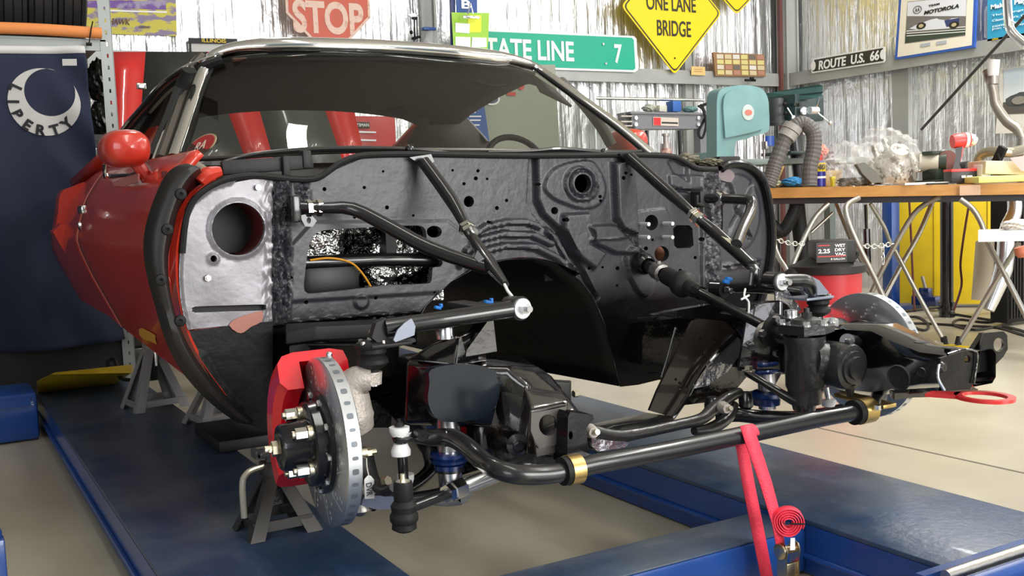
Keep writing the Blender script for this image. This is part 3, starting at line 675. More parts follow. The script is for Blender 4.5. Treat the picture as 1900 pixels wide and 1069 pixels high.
strip([p+V((0, -.004, .0)) for p in bot], .010, chrome if False else olive, 'lower_trim', .7)
# windshield sticker
sc = P(373, 272, X=-.70); 
sx = (P(400, 262, X=-.672)-P(345, 282, X=-.728)).normalized(); sy = (P(372, 250, X=-.69)-P(374, 292, X=-.71)).normalized()
sy = (sy-sx*sy.dot(sx)).normalized(); nn = sx.cross(sy)
sc = sc+(CAM-sc).normalized()*.035
mb = MB(); mb.prism([sc+p for p in circ(V(), sx, sy, pxm(46, sc), 28, pxm(26, sc))], nn*.002)
stk = cpart('sticker', mb, [mat('sticker_cream', (.45, .36, .22), .5)], label='oval red windshield sticker with the letters RA')
mb = MB(); mb.prism([sc+nn*.0021+p for p in circ(V(), sx, sy, pxm(42, sc), 28, pxm(23, sc))], nn*.001); obj('sticker_field', mb, mat('sticker_red', (.42, .02, .02), .5), stk)
text('lettering', 'RA', sc+nn*.004, pxm(19, sc), sx, sy, mat('sticker_letters', (.75, .68, .55), .5), stk, .0005, shear=.3)
# ================================================================ CHASSIS AND SUSPENSION (all parts of the car)
def pt(l, **k): return [P(x, y, **k) for x, y in l]
ZH = .41
def rotor(side, cx, cy, cz, steer=0):
    """side -1 passenger (outer face towards -X), +1 driver"""
    ax = Matrix.Rotation(steer, 3, 'Z') @ V((side, 0, 0)); c = V((cx, cy, cz)); R = .1725; T = .031
    mb = MB()
    mb.lathe(c, ax, [(.098, 0), (R-.003, 0), (R, -.002), (R, -T+.002), (R-.003, -T), (.098, -T), (.098, 0)], 72)
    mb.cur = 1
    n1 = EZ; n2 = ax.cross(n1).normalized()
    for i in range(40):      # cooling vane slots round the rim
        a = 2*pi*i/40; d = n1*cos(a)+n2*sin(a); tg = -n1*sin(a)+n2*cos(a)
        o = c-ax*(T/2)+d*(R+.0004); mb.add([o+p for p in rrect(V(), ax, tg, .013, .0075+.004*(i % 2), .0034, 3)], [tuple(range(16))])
    mb.cur = 2
    for k in range(10):       # drilled holes and wiping slots on the face
        for j in range(6):
            a = 2*pi*(k/10)+.07*j+.05*(j % 2); rad = .110+.011*j if j < 5 else .127
            d = n1*cos(a)+n2*sin(a); o = c+d*rad+ax*.0004
            mb.add([o+p for p in circ(V(), d, ax.cross(d), .0040, 8)], [tuple(range(8))])
        a = 2*pi*(k/10)-.10; d = n1*cos(a)+n2*sin(a); d2 = n1*cos(a+.28)+n2*sin(a+.28)
        p0 = c+d*.107+ax*.0005; p1 = c+d2*.166+ax*.0005; tw = ax.cross(p1-p0).normalized()*.0014
        mb.add([p0-tw, p0+tw, p1+tw, p1-tw], [(0, 1, 2, 3)])
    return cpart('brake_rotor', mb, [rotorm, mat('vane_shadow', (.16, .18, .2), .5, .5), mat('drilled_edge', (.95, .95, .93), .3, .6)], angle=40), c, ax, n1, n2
ro, c, ax, n1, n2 = rotor(-1, -.748, 0, ZH, radians(-3))
hb = MB(); hb.lathe(c, ax, [(.104, .001), (.104, .010), (.098, .012), (.088, .014), (.086, .030), (.082, .033), (.054, .034), (.052, .040), (.047, .082), (.044, .086), (.034, .087), (.030, .090), (0, .090)], 48)
hub = obj('hub', hb, mat('hub_black_anodised', (.012, .012, .014), .22, .3, .4), ro)
for i in range(10):
    a = 2*pi*i/10+.2; d = n1*cos(a)+n2*sin(a); o = c+d*.096
    b = MB(); b.cyl(o, o+ax*.017, .0062, seg=10); b.hexn(o+ax*.008, o+ax*.016, .0075); obj('hat_bolt', b, alum, hub)
for i in range(5):
    a = 2*pi*i/5+radians(15); d = n1*cos(a)+n2*sin(a); o = c+d*.063+ax*.033
    b = MB(); b.cyl(o, o+ax*.010, .0155, .0155, 20); b.cyl(o+ax*.010, o+ax*.040, .0072, seg=12); obj('wheel_stud', b, [zinc], hub)
    b = MB(); b.hexn(o+ax*.011, o+ax*.034, .0130); obj('lug_nut', b, chrome, hub)
b = MB(); b.hexn(c+ax*.088, c+ax*.102, .016); b.cyl(c+ax*.086, c+ax*.090, .024); b.cyl(c+ax*.10, c+ax*.116, .008, seg=12); b.cyl(c+ax*.108+n2*.02, c+ax*.108-n2*.016, .003, seg=8); obj('spindle_nut', b, zinc, hub)
# caliper: crescent body over the rear edge of the rotor
def caliper(c, ax, n1, n2, rear):
    # rear = unit vector towards the back of the car in the rotor plane
    mb = MB()
    A = [radians(a) for a in range(-44, 59, 6)]
    def ring(th, a):
        bump = 1 if abs(a) < .7 else .96
        d = rear*cos(a)+EZ*sin(a)
        prof = {0: [(.118, .012), (.118, .046), (.135, .060), (.178, .058), (.196, .046), (.203, .022), (.204, -.058), (.196, -.086), (.172, -.092), (.135, -.090), (.120, -.078), (.120, -.050), (.179, -.046), (.179, .012)]}[0]
        tp = 1-.25*max(0, (abs(a)-.7))
        return [c+d*(r if r < .15 else .15+(r-.15)*tp)+ax*t for r, t in prof]
    rows = [ring(0, a+.10) for a in A]
    for r in rows: r.append(r[0])
    mb.grid(rows)
    mb.add(rows[0][:-1], [tuple(range(14))]); mb.add(rows[-1][:-1], [tuple(range(13, -1, -1))])
    o = cpart('brake_caliper', mb, redc, angle=28, label='bright red brake caliper')
    for k in range(4):       # piston bulges in the outer face
        a = -.50+.42*k; d = rear*cos(a)+EZ*sin(a); b = MB(); b.lathe(c+d*.182+ax*.02, (d*.3+ax*.1).normalized(), [(.026, 0), (.026, .007), (.018, .012), (.001, .013)], 20)
        obj('piston_boss', b, redc, o)
    b = MB(); d = rear*cos(.3)+EZ*sin(.3); b.box(c+rear*.13+ax*.010+EZ*.05, (.016, .014, .11), bev=.003); obj('brake_pad', b, dull, o)
    return o
cal = caliper(c, ax, n1, n2, V((0, 1, 0)))
p = P(611, 662, Y=.02); b = MB(); b.cyl(p-EZ*.014, p, .006); b.hexn(p-EZ*.012, p-EZ*.002, .009); b.sphere(p+EZ*.004, .007); obj('bleed_screw', b, alum, cal)
b = MB(); b.box(p-EZ*.02+V((0, .015, -.008)), (.03, .05, .03), bev=.006); obj('bleed_boss', b, redc, cal)
# the caliper's cast lettering on its rear edge
for k, ch in enumerate('RAZOR'[::-1] if False else 'BRAKES'):
    a = .28+.62-.22*k; d = EY*cos(a)+EZ*sin(a); tg = -EY*sin(a)+EZ*cos(a)
    text('lettering', ch, c+d*.2035+ax*.02, .020, -ax if False else tg*-1, ax, mat('dark_lettering', (.10, .005, .005), .5), cal, .001) if False else None
# rear-edge relief grooves instead of unreadable letters
b = MB()
for k in range(11):
    a = .80-.125*k; d = EY*cos(a)+EZ*sin(a); tg = -EY*sin(a)+EZ*cos(a)
    R_ = Matrix((ax, d, tg)).transposed(); b.box(c+d*.2025+ax*(.030+.003*(k % 2)), (.013, .003, .008+.006*(k % 3)), R_)
obj('cast_lettering', b, mat('dark_lettering', (.14, .004, .006), .5), cal)

# driver's rotor and caliper (seen from inside)
ro2, c2, ax2, m1, m2 = rotor(1, .835, -.03, ZH-.03+.04, radians(2))
b = MB(); b.lathe(c2, -ax2, [(.098, .034), (.086, .030), (.084, -.01), (.05, -.02), (0, -.02)], 36); obj('hub', b, mat('hub_black_anodised', (0, 0, 0)), ro2)
# drilled pattern on the inner face
b = MB()
for k in range(10):
    for j in range(6):
        a = 2*pi*(k/10)+.07*j+.05*(j % 2); rad = .108+.011*j if j < 5 else .125
        d = m1*cos(a)+m2*sin(a); o = c2+d*rad-ax2*.0366; b.add([o+p for p in circ(V(), d, ax2.cross(d), .0036, 8)], [tuple(range(8))])
obj('drilled_holes', b, mat('drilled_edge', (0, 0, 0)), ro2)
cal2 = MB()
rows = []
for a in [radians(x) for x in range(-30, 48, 6)]:
    d = EY*cos(a)+EZ*sin(a); r = [c2+d*rr_-ax2*t for rr_, t in [(.118, -.03), (.17, -.05), (.19, -.03), (.192, .05), (.18, .085), (.13, .09), (.118, .07)]]; r.append(r[0]); rows.append(r)
cal2.grid(rows); cal2.add(rows[0][:-1], [tuple(range(7))]); cal2.add(rows[-1][:-1], [tuple(range(7))]); cpart('brake_caliper', cal2, redc, angle=30, label='bright red brake caliper')

# spindles
def loftpx(name, secs, m, parent=None, **k):
    """secs: list of (centre, rx vector, rz vector) rounded sections"""
    mb = MB(); rows = []
    for cc, a, b_ in secs:
        rows.append([cc+a*(abs(cos(t))**.6*(1 if cos(t) >= 0 else -1))+b_*(abs(sin(t))**.6*(1 if sin(t) >= 0 else -1)) for t in [2*pi*i/20 for i in range(20)]]); rows[-1].append(rows[-1][0])
    mb.grid(rows); mb.add(rows[0][:-1], [tuple(range(20))]); mb.add(rows[-1][:-1], [tuple(range(20))])
    return cpart(name, mb, m, parent, angle=50, **k)
bj = P(690, 636, Y=-.02)
sp = [(P(687, 713, Y=-.02), V((.022, 0, 0)), V((0, .020, 0))), (P(688, 690, Y=-.02), V((.022, 0, 0)), V((0, .02, 0)))]
loftpx('spindle', sp, castg)
spn = MB(); spn.tube([P(688, 703, Y=-.02), P(665, 705, Y=-.01), P(652, 720, Y=0), P(652, 745, Y=.0), P(655, 775, Y=.0), P(665, 800, Y=.0)], [.024, .030, .036, .040, .045, .035], 16, 4); cpart('steering_knuckle', spn, castg, angle=50)
b = MB(); q = P(672, 841, Y=-.03); b.cyl(q+V((-.03, 0, 0)), q+V((.008, 0, 0)), .013); b.hexn(q+V((0, 0, 0)), q+V((.018, 0, 0)), .011); b.cyl(q+V((.018, 0, 0)), q+V((.03, 0, 0)), .006, seg=10); cpart('knuckle_nut', b, zinc)
b = MB(); b.tube([P(672, 855, Y=.0), P(690, 890, Y=-.03), P(712, 912, Y=-.10), P(735, 905, Y=-.16)], [.030, .018, .014, .015], 12, 4, flat=.7); cpart('steering_arm', b, dull)
b = MB(); q = P(713, 894, Y=-.1); b.hexn(q, q+V((.004, -.012, .004)), .010); cpart('arm_bolt', b, zinc)
# tag on a string
tg = P(685, 905, Y=-.07); tag_ = thing('paper_tag', tg-EZ*.03, 'white paper tag on a string behind the near brake disc', 'tag')
b = MB(); b.prism([P(x, y, Y=-.07) for x, y in [(676, 890), (682, 883), (688, 883), (694, 890), (695, 925), (677, 926)]], (0, .0015, 0)); tgo = obj('card', b, mat('paper', (.82, .81, .80), .6), tag_)
b = MB(); b.tube([P(685, 886, Y=-.071), P(681, 868, Y=-.05), P(680, 848, Y=-.035)], .0012, 6, 3); obj('string', b, mat('string', (.7, .68, .62), .8), tag_)
text('lettering', 'DVR', P(685, 908, Y=-.071), .012, (0, 0, -1), (1, 0, 0), mat('ink', (.05, .05, .07), .6), tag_, .0006, width=.026)

# ---- upper control arms
def balljoint(p, sgn):
    o = cpart('upper_ball_joint', MB().lathe(p, EZ, [(.001, .006), (.020, .005), (.032, .001), (.036, -.004), (.034, -.010), (.028, -.012), (.030, -.020), (.025, -.026), (.032, -.034), (.033, -.042), (.024, -.050), (.017, -.054), (.012, -.056), (.012, -.085), (.001, -.086)], 24), blkm, angle=25)
    b = MB(); b.cyl(p+EZ*.004, p+EZ*.026, .005, seg=10); b.hexn(p+EZ*.003, p+EZ*.011, .010); obj('stud', b, alum, o)
    b = MB(); b.cyl(p-EZ*.054, p-EZ*.09, .011, seg=12); obj('stud', b, alum, o)
    for a in (0, 90, 180, 270):
        d = V((cos(radians(a+30)), sin(radians(a+30)), 0))*.029; b = MB(); b.hexn(p+d-EZ*.002, p+d+EZ*.006, .005); obj('joint_bolt', b, steel, o)
    return o
balljoint(bj, -1)
ua = MB(); f0 = P(948, 574, Y=-.085); f1 = P(713, 608, Y=-.045)
ua.tube([f0, P(850, 589, Y=-.07), P(760, 602, Y=-.05), P(715, 609, Y=-.04)], .0188, 18, 3)
ua.tube([P(905, 568, Y=.11), P(840, 585, Y=.08), P(770, 604, Y=.03), P(715, 612, Y=.0)], .0155, 14, 3)
uarm = cpart('upper_control_arm', ua, blks)
b = MB(); b.prism([p_ for p_ in poly_px([(690, 627), (698, 600), (716, 590), (720, 605), (722, 640), (706, 640)], Y=-.045)], (0, .02, 0)); b.box(bj+V((.03, 0, -.004)), (.09, .075, .007), bev=.002)
b.prism(poly_px([(700, 640), (770, 628), (772, 634), (745, 642), (702, 648)], Y=-.03), (0, .03, 0)); obj('ball_joint_plate', b, dull, uarm)
b = MB(); b.prism(poly_px([(765, 593), (771, 606), (769, 622), (734, 635), (730, 631), (738, 612), (750, 600), (763, 591)], Y=-.075), (0, .004, 0)); obj('gusset', b, mat('grey_powdercoat', (.22, .24, .30), .35, .3), uarm)
def bushing(p, axv, R, wid, washer=True, parent=None):
    b = MB(); b.lathe(p, axv, [(.001, -wid/2), (R, -wid/2), (R, wid/2), (.001, wid/2)], 28); o = obj('bushing_sleeve', b, blks, parent)
    b = MB(); b.lathe(p, axv, [(R*1.04, wid/2), (R*1.04, wid/2+.004), (.001, wid/2+.004)], 28); obj('washer', b, blkm, parent)
    if washer:
        b = MB(); b.lathe(p, axv, [(.008, wid/2+.004), (R*.86, wid/2+.004), (R*.86, wid/2+.011), (.008, wid/2+.011)], 32); obj('washer', b, [mat('bright_washer', (.88, .88, .90), .28, .6)], parent)
    b = MB(); b.hexn(p+V(axv)*(wid/2+.010), p+V(axv)*(wid/2+.026), .011); b.cyl(p+V(axv)*(wid/2+.024), p+V(axv)*(wid/2+.036), .0075, seg=14); obj('shaft_nut', b, alum, parent)
AX = V((.10, -.99, .0)).normalized()
bushing(P(955, 571, Y=-.07), AX, .0255, .040, True, uarm)
b = MB(); b.tube([P(955, 571, Y=-.06), P(905, 568, Y=.12)], .012, 12); b.box(P(870, 570, Y=.03), (.05, .13, .02), bev=.004); cpart('cross_shaft', b, dull)
tape = mat('blue_tape', (.01, .19, .62), .5)
for x, y, s_ in ((906, 562, 1.0), (812, 571, .7)):
    q = P(x, y, Y=.03); b = MB(); b.box(q, (.016*s_*1.3, .012, .010*s_), Matrix.Rotation(.3, 3, 'Y'), bev=.002); b.box(q+V((.008, 0, .004)), (.006, .01, .012*s_), bev=.001); cpart('tape_flag', b, tape)
# driver's arm
bj2 = P(1518, 549, Y=-.03); balljoint(bj2, 1)
ua = MB(); ua.tube([P(1450, 521, Y=-.09), P(1478, 520, Y=-.085), P(1498, 523, Y=-.08), P(1505, 538, Y=-.06), P(1508, 548, Y=-.04)], [.0165, .0165, .0175, .016, .012], 16, 4)
ua.tube([P(1345, 533, Y=.13), P(1400, 533, Y=.10), P(1470, 540, Y=.04), P(1500, 548, Y=.0)], .0155, 14, 3)
uarm2 = cpart('upper_control_arm', ua, blks)
b = MB(); b.prism(poly_px([(1500, 510), (1520, 520), (1534, 538), (1538, 542), (1534, 547), (1495, 548), (1490, 540)], Y=-.06), (0, .012, 0)); b.box(bj2+V((-.03, 0, -.002)), (.10, .075, .007), bev=.002); obj('ball_joint_plate', b, mat('grey_powdercoat', (0, 0, 0)), uarm2)
bushing(P(1436, 522, Y=-.07), V((.0, -1, 0)), .0245, .040, True, uarm2); bushing(P(1333, 536, Y=.13), V((.15, -.98, 0)).normalized(), .0225, .035, False, uarm2)
b = MB(); b.tube([P(1333, 536, Y=.14), P(1436, 524, Y=-.05)], .014, 12); cpart('cross_shaft', b, dull)
for x, y in ((1352, 518), (1347, 523)):
    q = P(x, y, Y=.08); b = MB(); b.box(q, (.018, .012, .010), Matrix.Rotation(.3, 3, 'Y'), bev=.002); cpart('tape_flag', b, tape)
b = MB(); q0 = P(1518, 585, Y=-.03); b.cyl(q0, q0-EZ*.03, .012, seg=12); b.box(P(1535, 603, Y=-.03), (.05, .04, .035), bev=.006); cpart('steering_knuckle', b, mat('cast_light', (.45, .45, .45), .4, .6))
b = MB(); b.lathe(P(1545, 625, Y=.0), V((1, 0, 0)), [(.001, -.05), (.04, -.05), (.05, .0), (.05, .03)], 20); cpart('spindle', b, dull)

# ---- down tubes bracing the firewall to the chassis
def brace(name, pts, r, nuts=(), label=None):
    mb = MB(); mb.tube(pts, r, 16, 3); o = cpart(name, mb, blks, label=label)
    for q, d in nuts:
        d = V(d).normalized()
        for k, (rr_, m_) in enumerate(((.0215, chrome), (.0175, zinc), (.0215, chrome))):
            b = MB(); s0 = q+d*(-.018+.013*k); b.hexn(s0, s0+d*.011, rr_); obj('jam_nut', b, m_, o)
    return o
a0, a1 = P(786, 300, Y=.465), P(838, 372, Y=.37); a2 = P(869, 428, Y=.28); a3 = P(938, 528, Y=-.02)
A = brace('firewall_brace', [a0, a1, a2, P(905, 485, Y=.15), a3], [.0170, .0180, .012, .0180, .008], [(a2, a3-a1)])
b = MB(); b.prism(poly_px([(760, 292), (800, 286), (806, 300), (796, 306), (778, 304)], Y=.475), (0, .012, 0)); obj('brace_bracket', b, blks, A)
b0_ = P(582, 386, Y=.44)
B = brace('firewall_brace', [P(552, 384, Y=.45), P(600, 386, Y=.43), P(655, 388, Y=.41), P(720, 420, Y=.34), P(800, 462, Y=.25), P(905, 498, Y=.13)], [.0145, .0140, .0170, .0180, .0180, .0155], [(b0_, EX)])
b = MB(); b.box(P(545, 388, Y=.46), (.022, .05, .065), bev=.003); b.prism(poly_px([(556, 400), (575, 396), (588, 410), (580, 421), (566, 420)], Y=.44), (0, .006, 0), [poly_px(ell(573, 409, 4, 6, 12), Y=.44)]); obj('brace_bracket', b, blks, B)
b = MB(); b.prism(poly_px([(880, 478), (886, 464), (905, 488), (918, 512), (900, 500)], Y=.135), (0, .004, 0)); obj('gusset', b, blks, A)
b = MB(); b.tube([P(936, 528, Y=-.02), P(942, 540, Y=-.04), P(950, 550, Y=-.06)], .0035, 8); obj('zip_tie', b, mat('white_nylon', (.8, .8, .78), .5), A)
d0 = P(1168, 292, Y=.465); d2 = P(1292, 403, Y=.22); d3 = P(1393, 492, Y=.02)
D_ = brace('firewall_brace', [d0, P(1235, 352, Y=.34), P(1276, 388, Y=.25), d2, P(1325, 430, Y=.17), d3], [.0170, .0180, .0140, .0125, .0180, .0145], [(d2, d3-d0)])
b = MB(); b.prism(poly_px([(1150, 285), (1178, 284), (1186, 300), (1172, 306), (1160, 300)], Y=.475), (0, .012, 0)); obj('brace_bracket', b, blks, D_)
b = MB(); b.tube([d3, P(1400, 500, Y=0), P(1396, 530, Y=0)], [.012, .014, .012], 10, 3, flat=.5); obj('brace_foot', b, blks, D_)
e0 = P(1337, 369, Y=.40)
E_ = brace('firewall_brace', [P(1305, 368, Y=.45), P(1345, 369, Y=.38), P(1385, 371, Y=.30), P(1394, 375, Y=.28), P(1392, 392, Y=.26), P(1377, 425, Y=.17), P(1366, 454, Y=.08)], [.0155, .0145, .0155, .0160, .0155, .0155, .0155], [(e0, EX)])
b = MB(); b.box(P(1298, 370, Y=.46), (.035, .05, .05), bev=.004); b.tube([P(1293, 362, Y=.42), P(1293, 378, Y=.42), P(1304, 381, Y=.42)], .006, 8); obj('brace_bracket', b, dull, E_)
b = MB(); b.prism(poly_px([(1338, 438), (1368, 448), (1374, 458), (1362, 458)], Y=.09), (0, .004, 0)); obj('gusset', b, mat('zinc_hardware', (0, 0, 0)), E_)
b = MB(); b.tube([P(1383, 536, Y=-.01), P(1381, 550, Y=-.02), P(1389, 560, Y=-.02), P(1389, 582, Y=-.02)], .0028, 6, 3); b.tube([P(1375, 556, Y=-.02), P(1390, 548, Y=-.02)], .0028, 6); cpart('zip_tie', b, mat('white_nylon', (0, 0, 0)))

# ---- sway bar with end link, mounts and strap points
Ysb = -.355
sb = MB()
pts = [P(762, 809, Y=-.07), P(800, 812, Y=-.09), P(836, 812, Y=-.13), P(865, 828, Y=-.19), P(892, 852, Y=-.25), P(925, 872, Y=-.32), P(965, 881, Y=-.35), P(1020, 880, Y=Ysb), P(1062, 871, Y=Ysb), P(1110, 860, Y=Ysb), P(1240, 836, Y=Ysb), P(1400, 803, Y=Ysb), P(1530, 775, Y=Ysb), P(1605, 762, Y=Ysb)]
pts += [P(1620, 755, Y=Ysb+.01), P(1632, 735, Y=Ysb+.12)]
sb.tube(pts, [.013, .0175]+[.0192]*14, 20, 4); sbar = cpart('sway_bar', sb, mat('black_sway_bar', (.014, .014, .015), .27, 0, .3))
b = MB(); b.lathe(P(826, 812, Y=-.125), V((1, -.25, 0)), [(.0185, -.002), (.0195, 0), (.0185, .002)], 24); obj('weld_collar', b, blks, sbar)
e = P(762, 808, Y=-.07); b = MB(); b.box(e+V((-.012, 0, 0)), (.055, .03, .026), bev=.010); b.lathe(P(775, 806, Y=-.085), V((.1, -1, 0)), [(.001, .02), (.012, .02), (.012, 0)], 16); obj('bar_end', b, blks, sbar)
lt = P(741, 797, Y=-.07)
def bsh(p, up_): 
    b = MB(); b.lathe(p, EZ*up_, [(.001, 0), (.017, 0), (.019, .003), (.0165, .012), (.012, .017), (.001, .018)], 24); return b
lk = MB(); lk.cyl(P(743, 800, Y=-.07), P(750, 900, Y=-.07), .0105, seg=14); link = cpart('sway_bar_link', lk, blks)
for (x, y, u_) in ((741, 798, 1), (744, 841, 1), (752, 892, -1)):
    q = P(x, y, Y=-.07); bb = MB()
    if (x, y) == (741, 798): bb.lathe(P(741, 796, Y=-.07), -EZ, [(.001, -.004), (.021, -.004), (.021, .004), (.014, .018), (.001, .019)], 24)
    elif y == 841: bb.lathe(q, EZ, [(.001, -.004), (.020, -.004), (.0205, .006), (.014, .020), (.001, .021)], 24)
    else: bb.lathe(P(752, 880, Y=-.05), -EZ, [(.001, 0), (.018, 0), (.018, .010), (.012, .028), (.001, .029)], 24)
    obj('link_bushing', bb, white, link)
b = MB(); q = P(741, 790, Y=-.07); b.cyl(q, q+EZ*.008, .011, .007, 14); b.cyl(q, q+EZ*.014, .004, seg=8); obj('link_nut', b, blkm, link)
def clamp(x, y, R, w_, m_, nm='bar_mount'):
    q = P(x, y, Y=Ysb); b = MB()
    b.lathe(q-EX*w_*.9, EX, [(.018, -w_*.0), (R*1.05, 0), (R*1.05, w_*.8), (.018, w_*.8)], 28); r_ = obj('mount_bushing', b, blkm, sbar)
    b = MB(); b.lathe(q, EX, [(R, -w_/2), (R+.003, -w_/2), (R+.003, w_/2), (R, w_/2)], 28); obj(nm, b, m_, sbar)
clamp(1063, 871, .0265, .028, gold); clamp(1603, 762, .0275, .040, gold)
b = MB(); b.box(P(1604, 742, Y=-.30), (.045, .15, .010), Matrix.Rotation(.05, 3, 'X'), bev=.002); obj('mount_plate', b, gold, sbar)
b = MB(); q = P(1628, 752, Y=Ysb-.035); b.hexn(q, q-EZ*.01, .008); obj('mount_bolt', b, chrome, sbar)
lk = MB(); lk.cyl(P(1533, 718, Y=-.1), P(1537, 742, Y=-.1), .0075, seg=12); lk2 = cpart('sway_bar_link', lk, alum)
b = MB(); b.lathe(P(1537, 741, Y=-.1), -EZ, [(.001, 0), (.019, 0), (.021, .006), (.016, .018), (.001, .019)], 22); obj('link_bushing', b, white, lk2)

# ---- lower arms, coil-overs, tie rod
b = MB(); b.tube([P(672, 932, Y=.0), P(740, 930, Y=-.03), P(830, 915, Y=-.05), P(905, 888, Y=-.06), P(1000, 862, Y=-.07)], [.018, .018, .018, .0165, .0165], 14, 3, flat=.8)
b.tube([P(690, 935, Y=.0), P(760, 905, Y=.05), P(798, 872, Y=.1), P(796, 840, Y=.14), P(786, 815, Y=.2), P(830, 780, Y=.26)], .0165, 14, 4)
lca = cpart('lower_control_arm', b, blks)
b = MB(); b.prism(poly_px([(676, 918), (735, 922), (738, 944), (700, 946), (670, 938)], Y=-.06), (0, .006, 0)); obj('arm_flange', b, mat('blue_grey_flange', (.07, .085, .14), .35, .3), lca)
b = MB(); b.prism(poly_px([(800, 938), (822, 905), (875, 900), (878, 920), (855, 938), (830, 940)], Y=-.04), (0, .01, 0)); q = P(857, 926, Y=-.05); b.hexn(q, q-EY*.01, .009); obj('shock_mount', b, blks, lca)
b = MB(); b.lathe(P(668, 945, Y=0), EZ, [(.001, -.012), (.012, -.012), (.026, 0), (.024, .02), (.018, .05), (.016, .09)], 20); cpart('lower_ball_joint', b, steel)
ct_ = P(834, 800, Y=-.01); cbm = P(836, 900, Y=-.01)
b = MB(); b.cyl(ct_+EZ*.12, cbm, .0225*1.15, seg=28); coil = cpart('coilover_shock', b, alum, label='silver coil-over shock body')
m0 = P(834, 852, Y=-.01)
b = MB(); b.lathe(m0, EZ, [(.026, -.020), (.034, -.020), (.034, -.010), (.030, -.008), (.042, -.004), (.043, .002), (.038, .005), (.043, .009), (.042, .016), (.034, .018), (.026, .018)], 36); obj('adjuster_collar', b, bluec, coil)
b = MB(); b.lathe(P(835, 868, Y=-.01), EZ, [(.026, -.006), (.034, -.006), (.034, .006), (.026, .006)], 32); obj('lock_ring', b, blks, coil)
b = MB(); b.cyl(P(836, 900, Y=-.01), P(836, 910, Y=-.01), .012); b.cyl(P(818, 912, Y=-.01), P(850, 908, Y=-.01), .014); obj('shock_eye', b, zinc, coil)
# driver's coil-over and lower arm
q = P(1423, 738, Y=.0)
b = MB(); b.cyl(q+EZ*.10, P(1424, 758, Y=.0), .0235, seg=24); coil2 = cpart('coilover_shock', b, alum, label='silver coil-over shock body')
b = MB(); b.lathe(P(1422, 735, Y=0), EZ, [(.026, -.022), (.036, -.022), (.038, -.004), (.045, 0), (.045, .010), (.034, .014)], 32); obj('adjuster_collar', b, bluec, coil2)
b = MB(); b.tube([P(1422, 695, Y=0)+V((cos(t)*.04, sin(t)*.04, .010*t/pi)) for t in [i*pi/8 for i in range(40)]], .006, 8); obj('coil_spring', b, bluec, coil2)
b = MB(); b.tube([P(1335, 775, Y=.10), P(1370, 772, Y=.04), P(1430, 778, Y=-.02), P(1500, 772, Y=-.04), P(1560, 760, Y=-.03)], .016, 12, 4)
b.tube([P(1350, 760, Y=-.05), P(1380, 768, Y=-.10), P(1470, 772, Y=-.12), P(1530, 765, Y=-.06)], .013, 12, 4); cpart('lower_control_arm', b, blks)
tr = MB(); t1 = P(842, 912, Y=-.20); t2 = P(925, 880, Y=-.17)
tr.cyl(t1, P(1010, 845, Y=-.14), .0165, seg=22); tie = cpart('tie_rod', tr, alum)
b = MB(); b.hexn(P(828, 917, Y=-.205), P(838, 913, Y=-.2), .0185); b.hexn(P(840, 912, Y=-.2), P(860, 904, Y=-.195), .0205); obj('jam_nut', b, chrome, tie)
b = MB(); b.cyl(P(758, 944, Y=-.23), P(830, 917, Y=-.205), .0105, seg=14); obj('threaded_end', b, blks, tie)
te = P(748, 905, Y=-.235)
b = MB(); b.lathe(te, V((-.02, 0, -1)), [(.001, -.012), (.017, -.012), (.0185, -.006), (.0185, .022), (.0175, .024), (.025, .034), (.023, .046), (.027, .052), (.027, .062), (.023, .068), (.024, .078), (.014, .084), (.001, .085)], 26); obj('tie_rod_end', b, blkm, tie)
b = MB(); b.cyl(te+EZ*.012, te+EZ*.026, .005, seg=10); b.cyl(te+EZ*.010, te+EZ*.013, .014, seg=14); b.cyl(te-EZ*.083, te-EZ*.094, .005, seg=8); obj('grease_fitting', b, zinc, tie)

# ---- frame rails and crossmember
def plate(name, px, d, ex, m_=blk, holes_=(), parent=None, **k):
    pl = [P(x, y, **d) for x, y in px]; mb = MB(); mb.prism(pl, ex, [[P(x, y, **d) for x, y in h] for h in holes_]); return cpart(name, mb, m_, parent, **k)
def hexa(name, top_, bot_, m_, bev=.008, parent=None, **kw):
    """box-section member from matching top and bottom loops of 3D points"""
    n = len(top_); mb = MB(); bm = bmesh.new(); vt = [bm.verts.new(p) for p in top_]; vb = [bm.verts.new(p) for p in bot_]
    bm.faces.new(vt); bm.faces.new(vb[::-1])
    for i in range(n): bm.faces.new((vt[(i+1) % n], vt[i], vb[i], vb[(i+1) % n]))
    bmesh.ops.recalc_face_normals(bm, faces=bm.faces)
    if bev: bmesh.ops.bevel(bm, geom=bm.edges[:], offset=bev, segments=3, affect='EDGES', profile=.5)
    mb.frombm(bm); return cpart(name, mb, m_, parent, angle=45, **kw)
blkw = mat('black_wet_gloss', (.006, .005, .005), .10, 0, 1.0, (16, .35))
# passenger rail: rises from the firewall, kicks forward to a bracket over the sway bar mount
yr = [(.62, .47, .40), (.40, .50, .36), (.22, .525, .30), (.02, .53, .28), (-.08, .51, .32), (-.20, .44, .36)]
rows = []
for i, (y, zt, zl) in enumerate(yr):
    xl = -.43+.05*max(0, i-3)*.8; xr = -.24
    rows.append([V((xl, y, zt-.015)), V((xl+.02, y, zt)), V((xr-.02, y, zt)), V((xr, y, zt-.015)), V((xr, y, zl)), V((xl, y, zl)), V((xl, y, zt-.015))])
mb = MB(); mb.grid(rows); mb.add(rows[0][:-1], [tuple(range(6))]); mb.add(rows[-1][:-1], [tuple(range(6))])
railL = cpart('frame_rail', mb, blkw, angle=50)
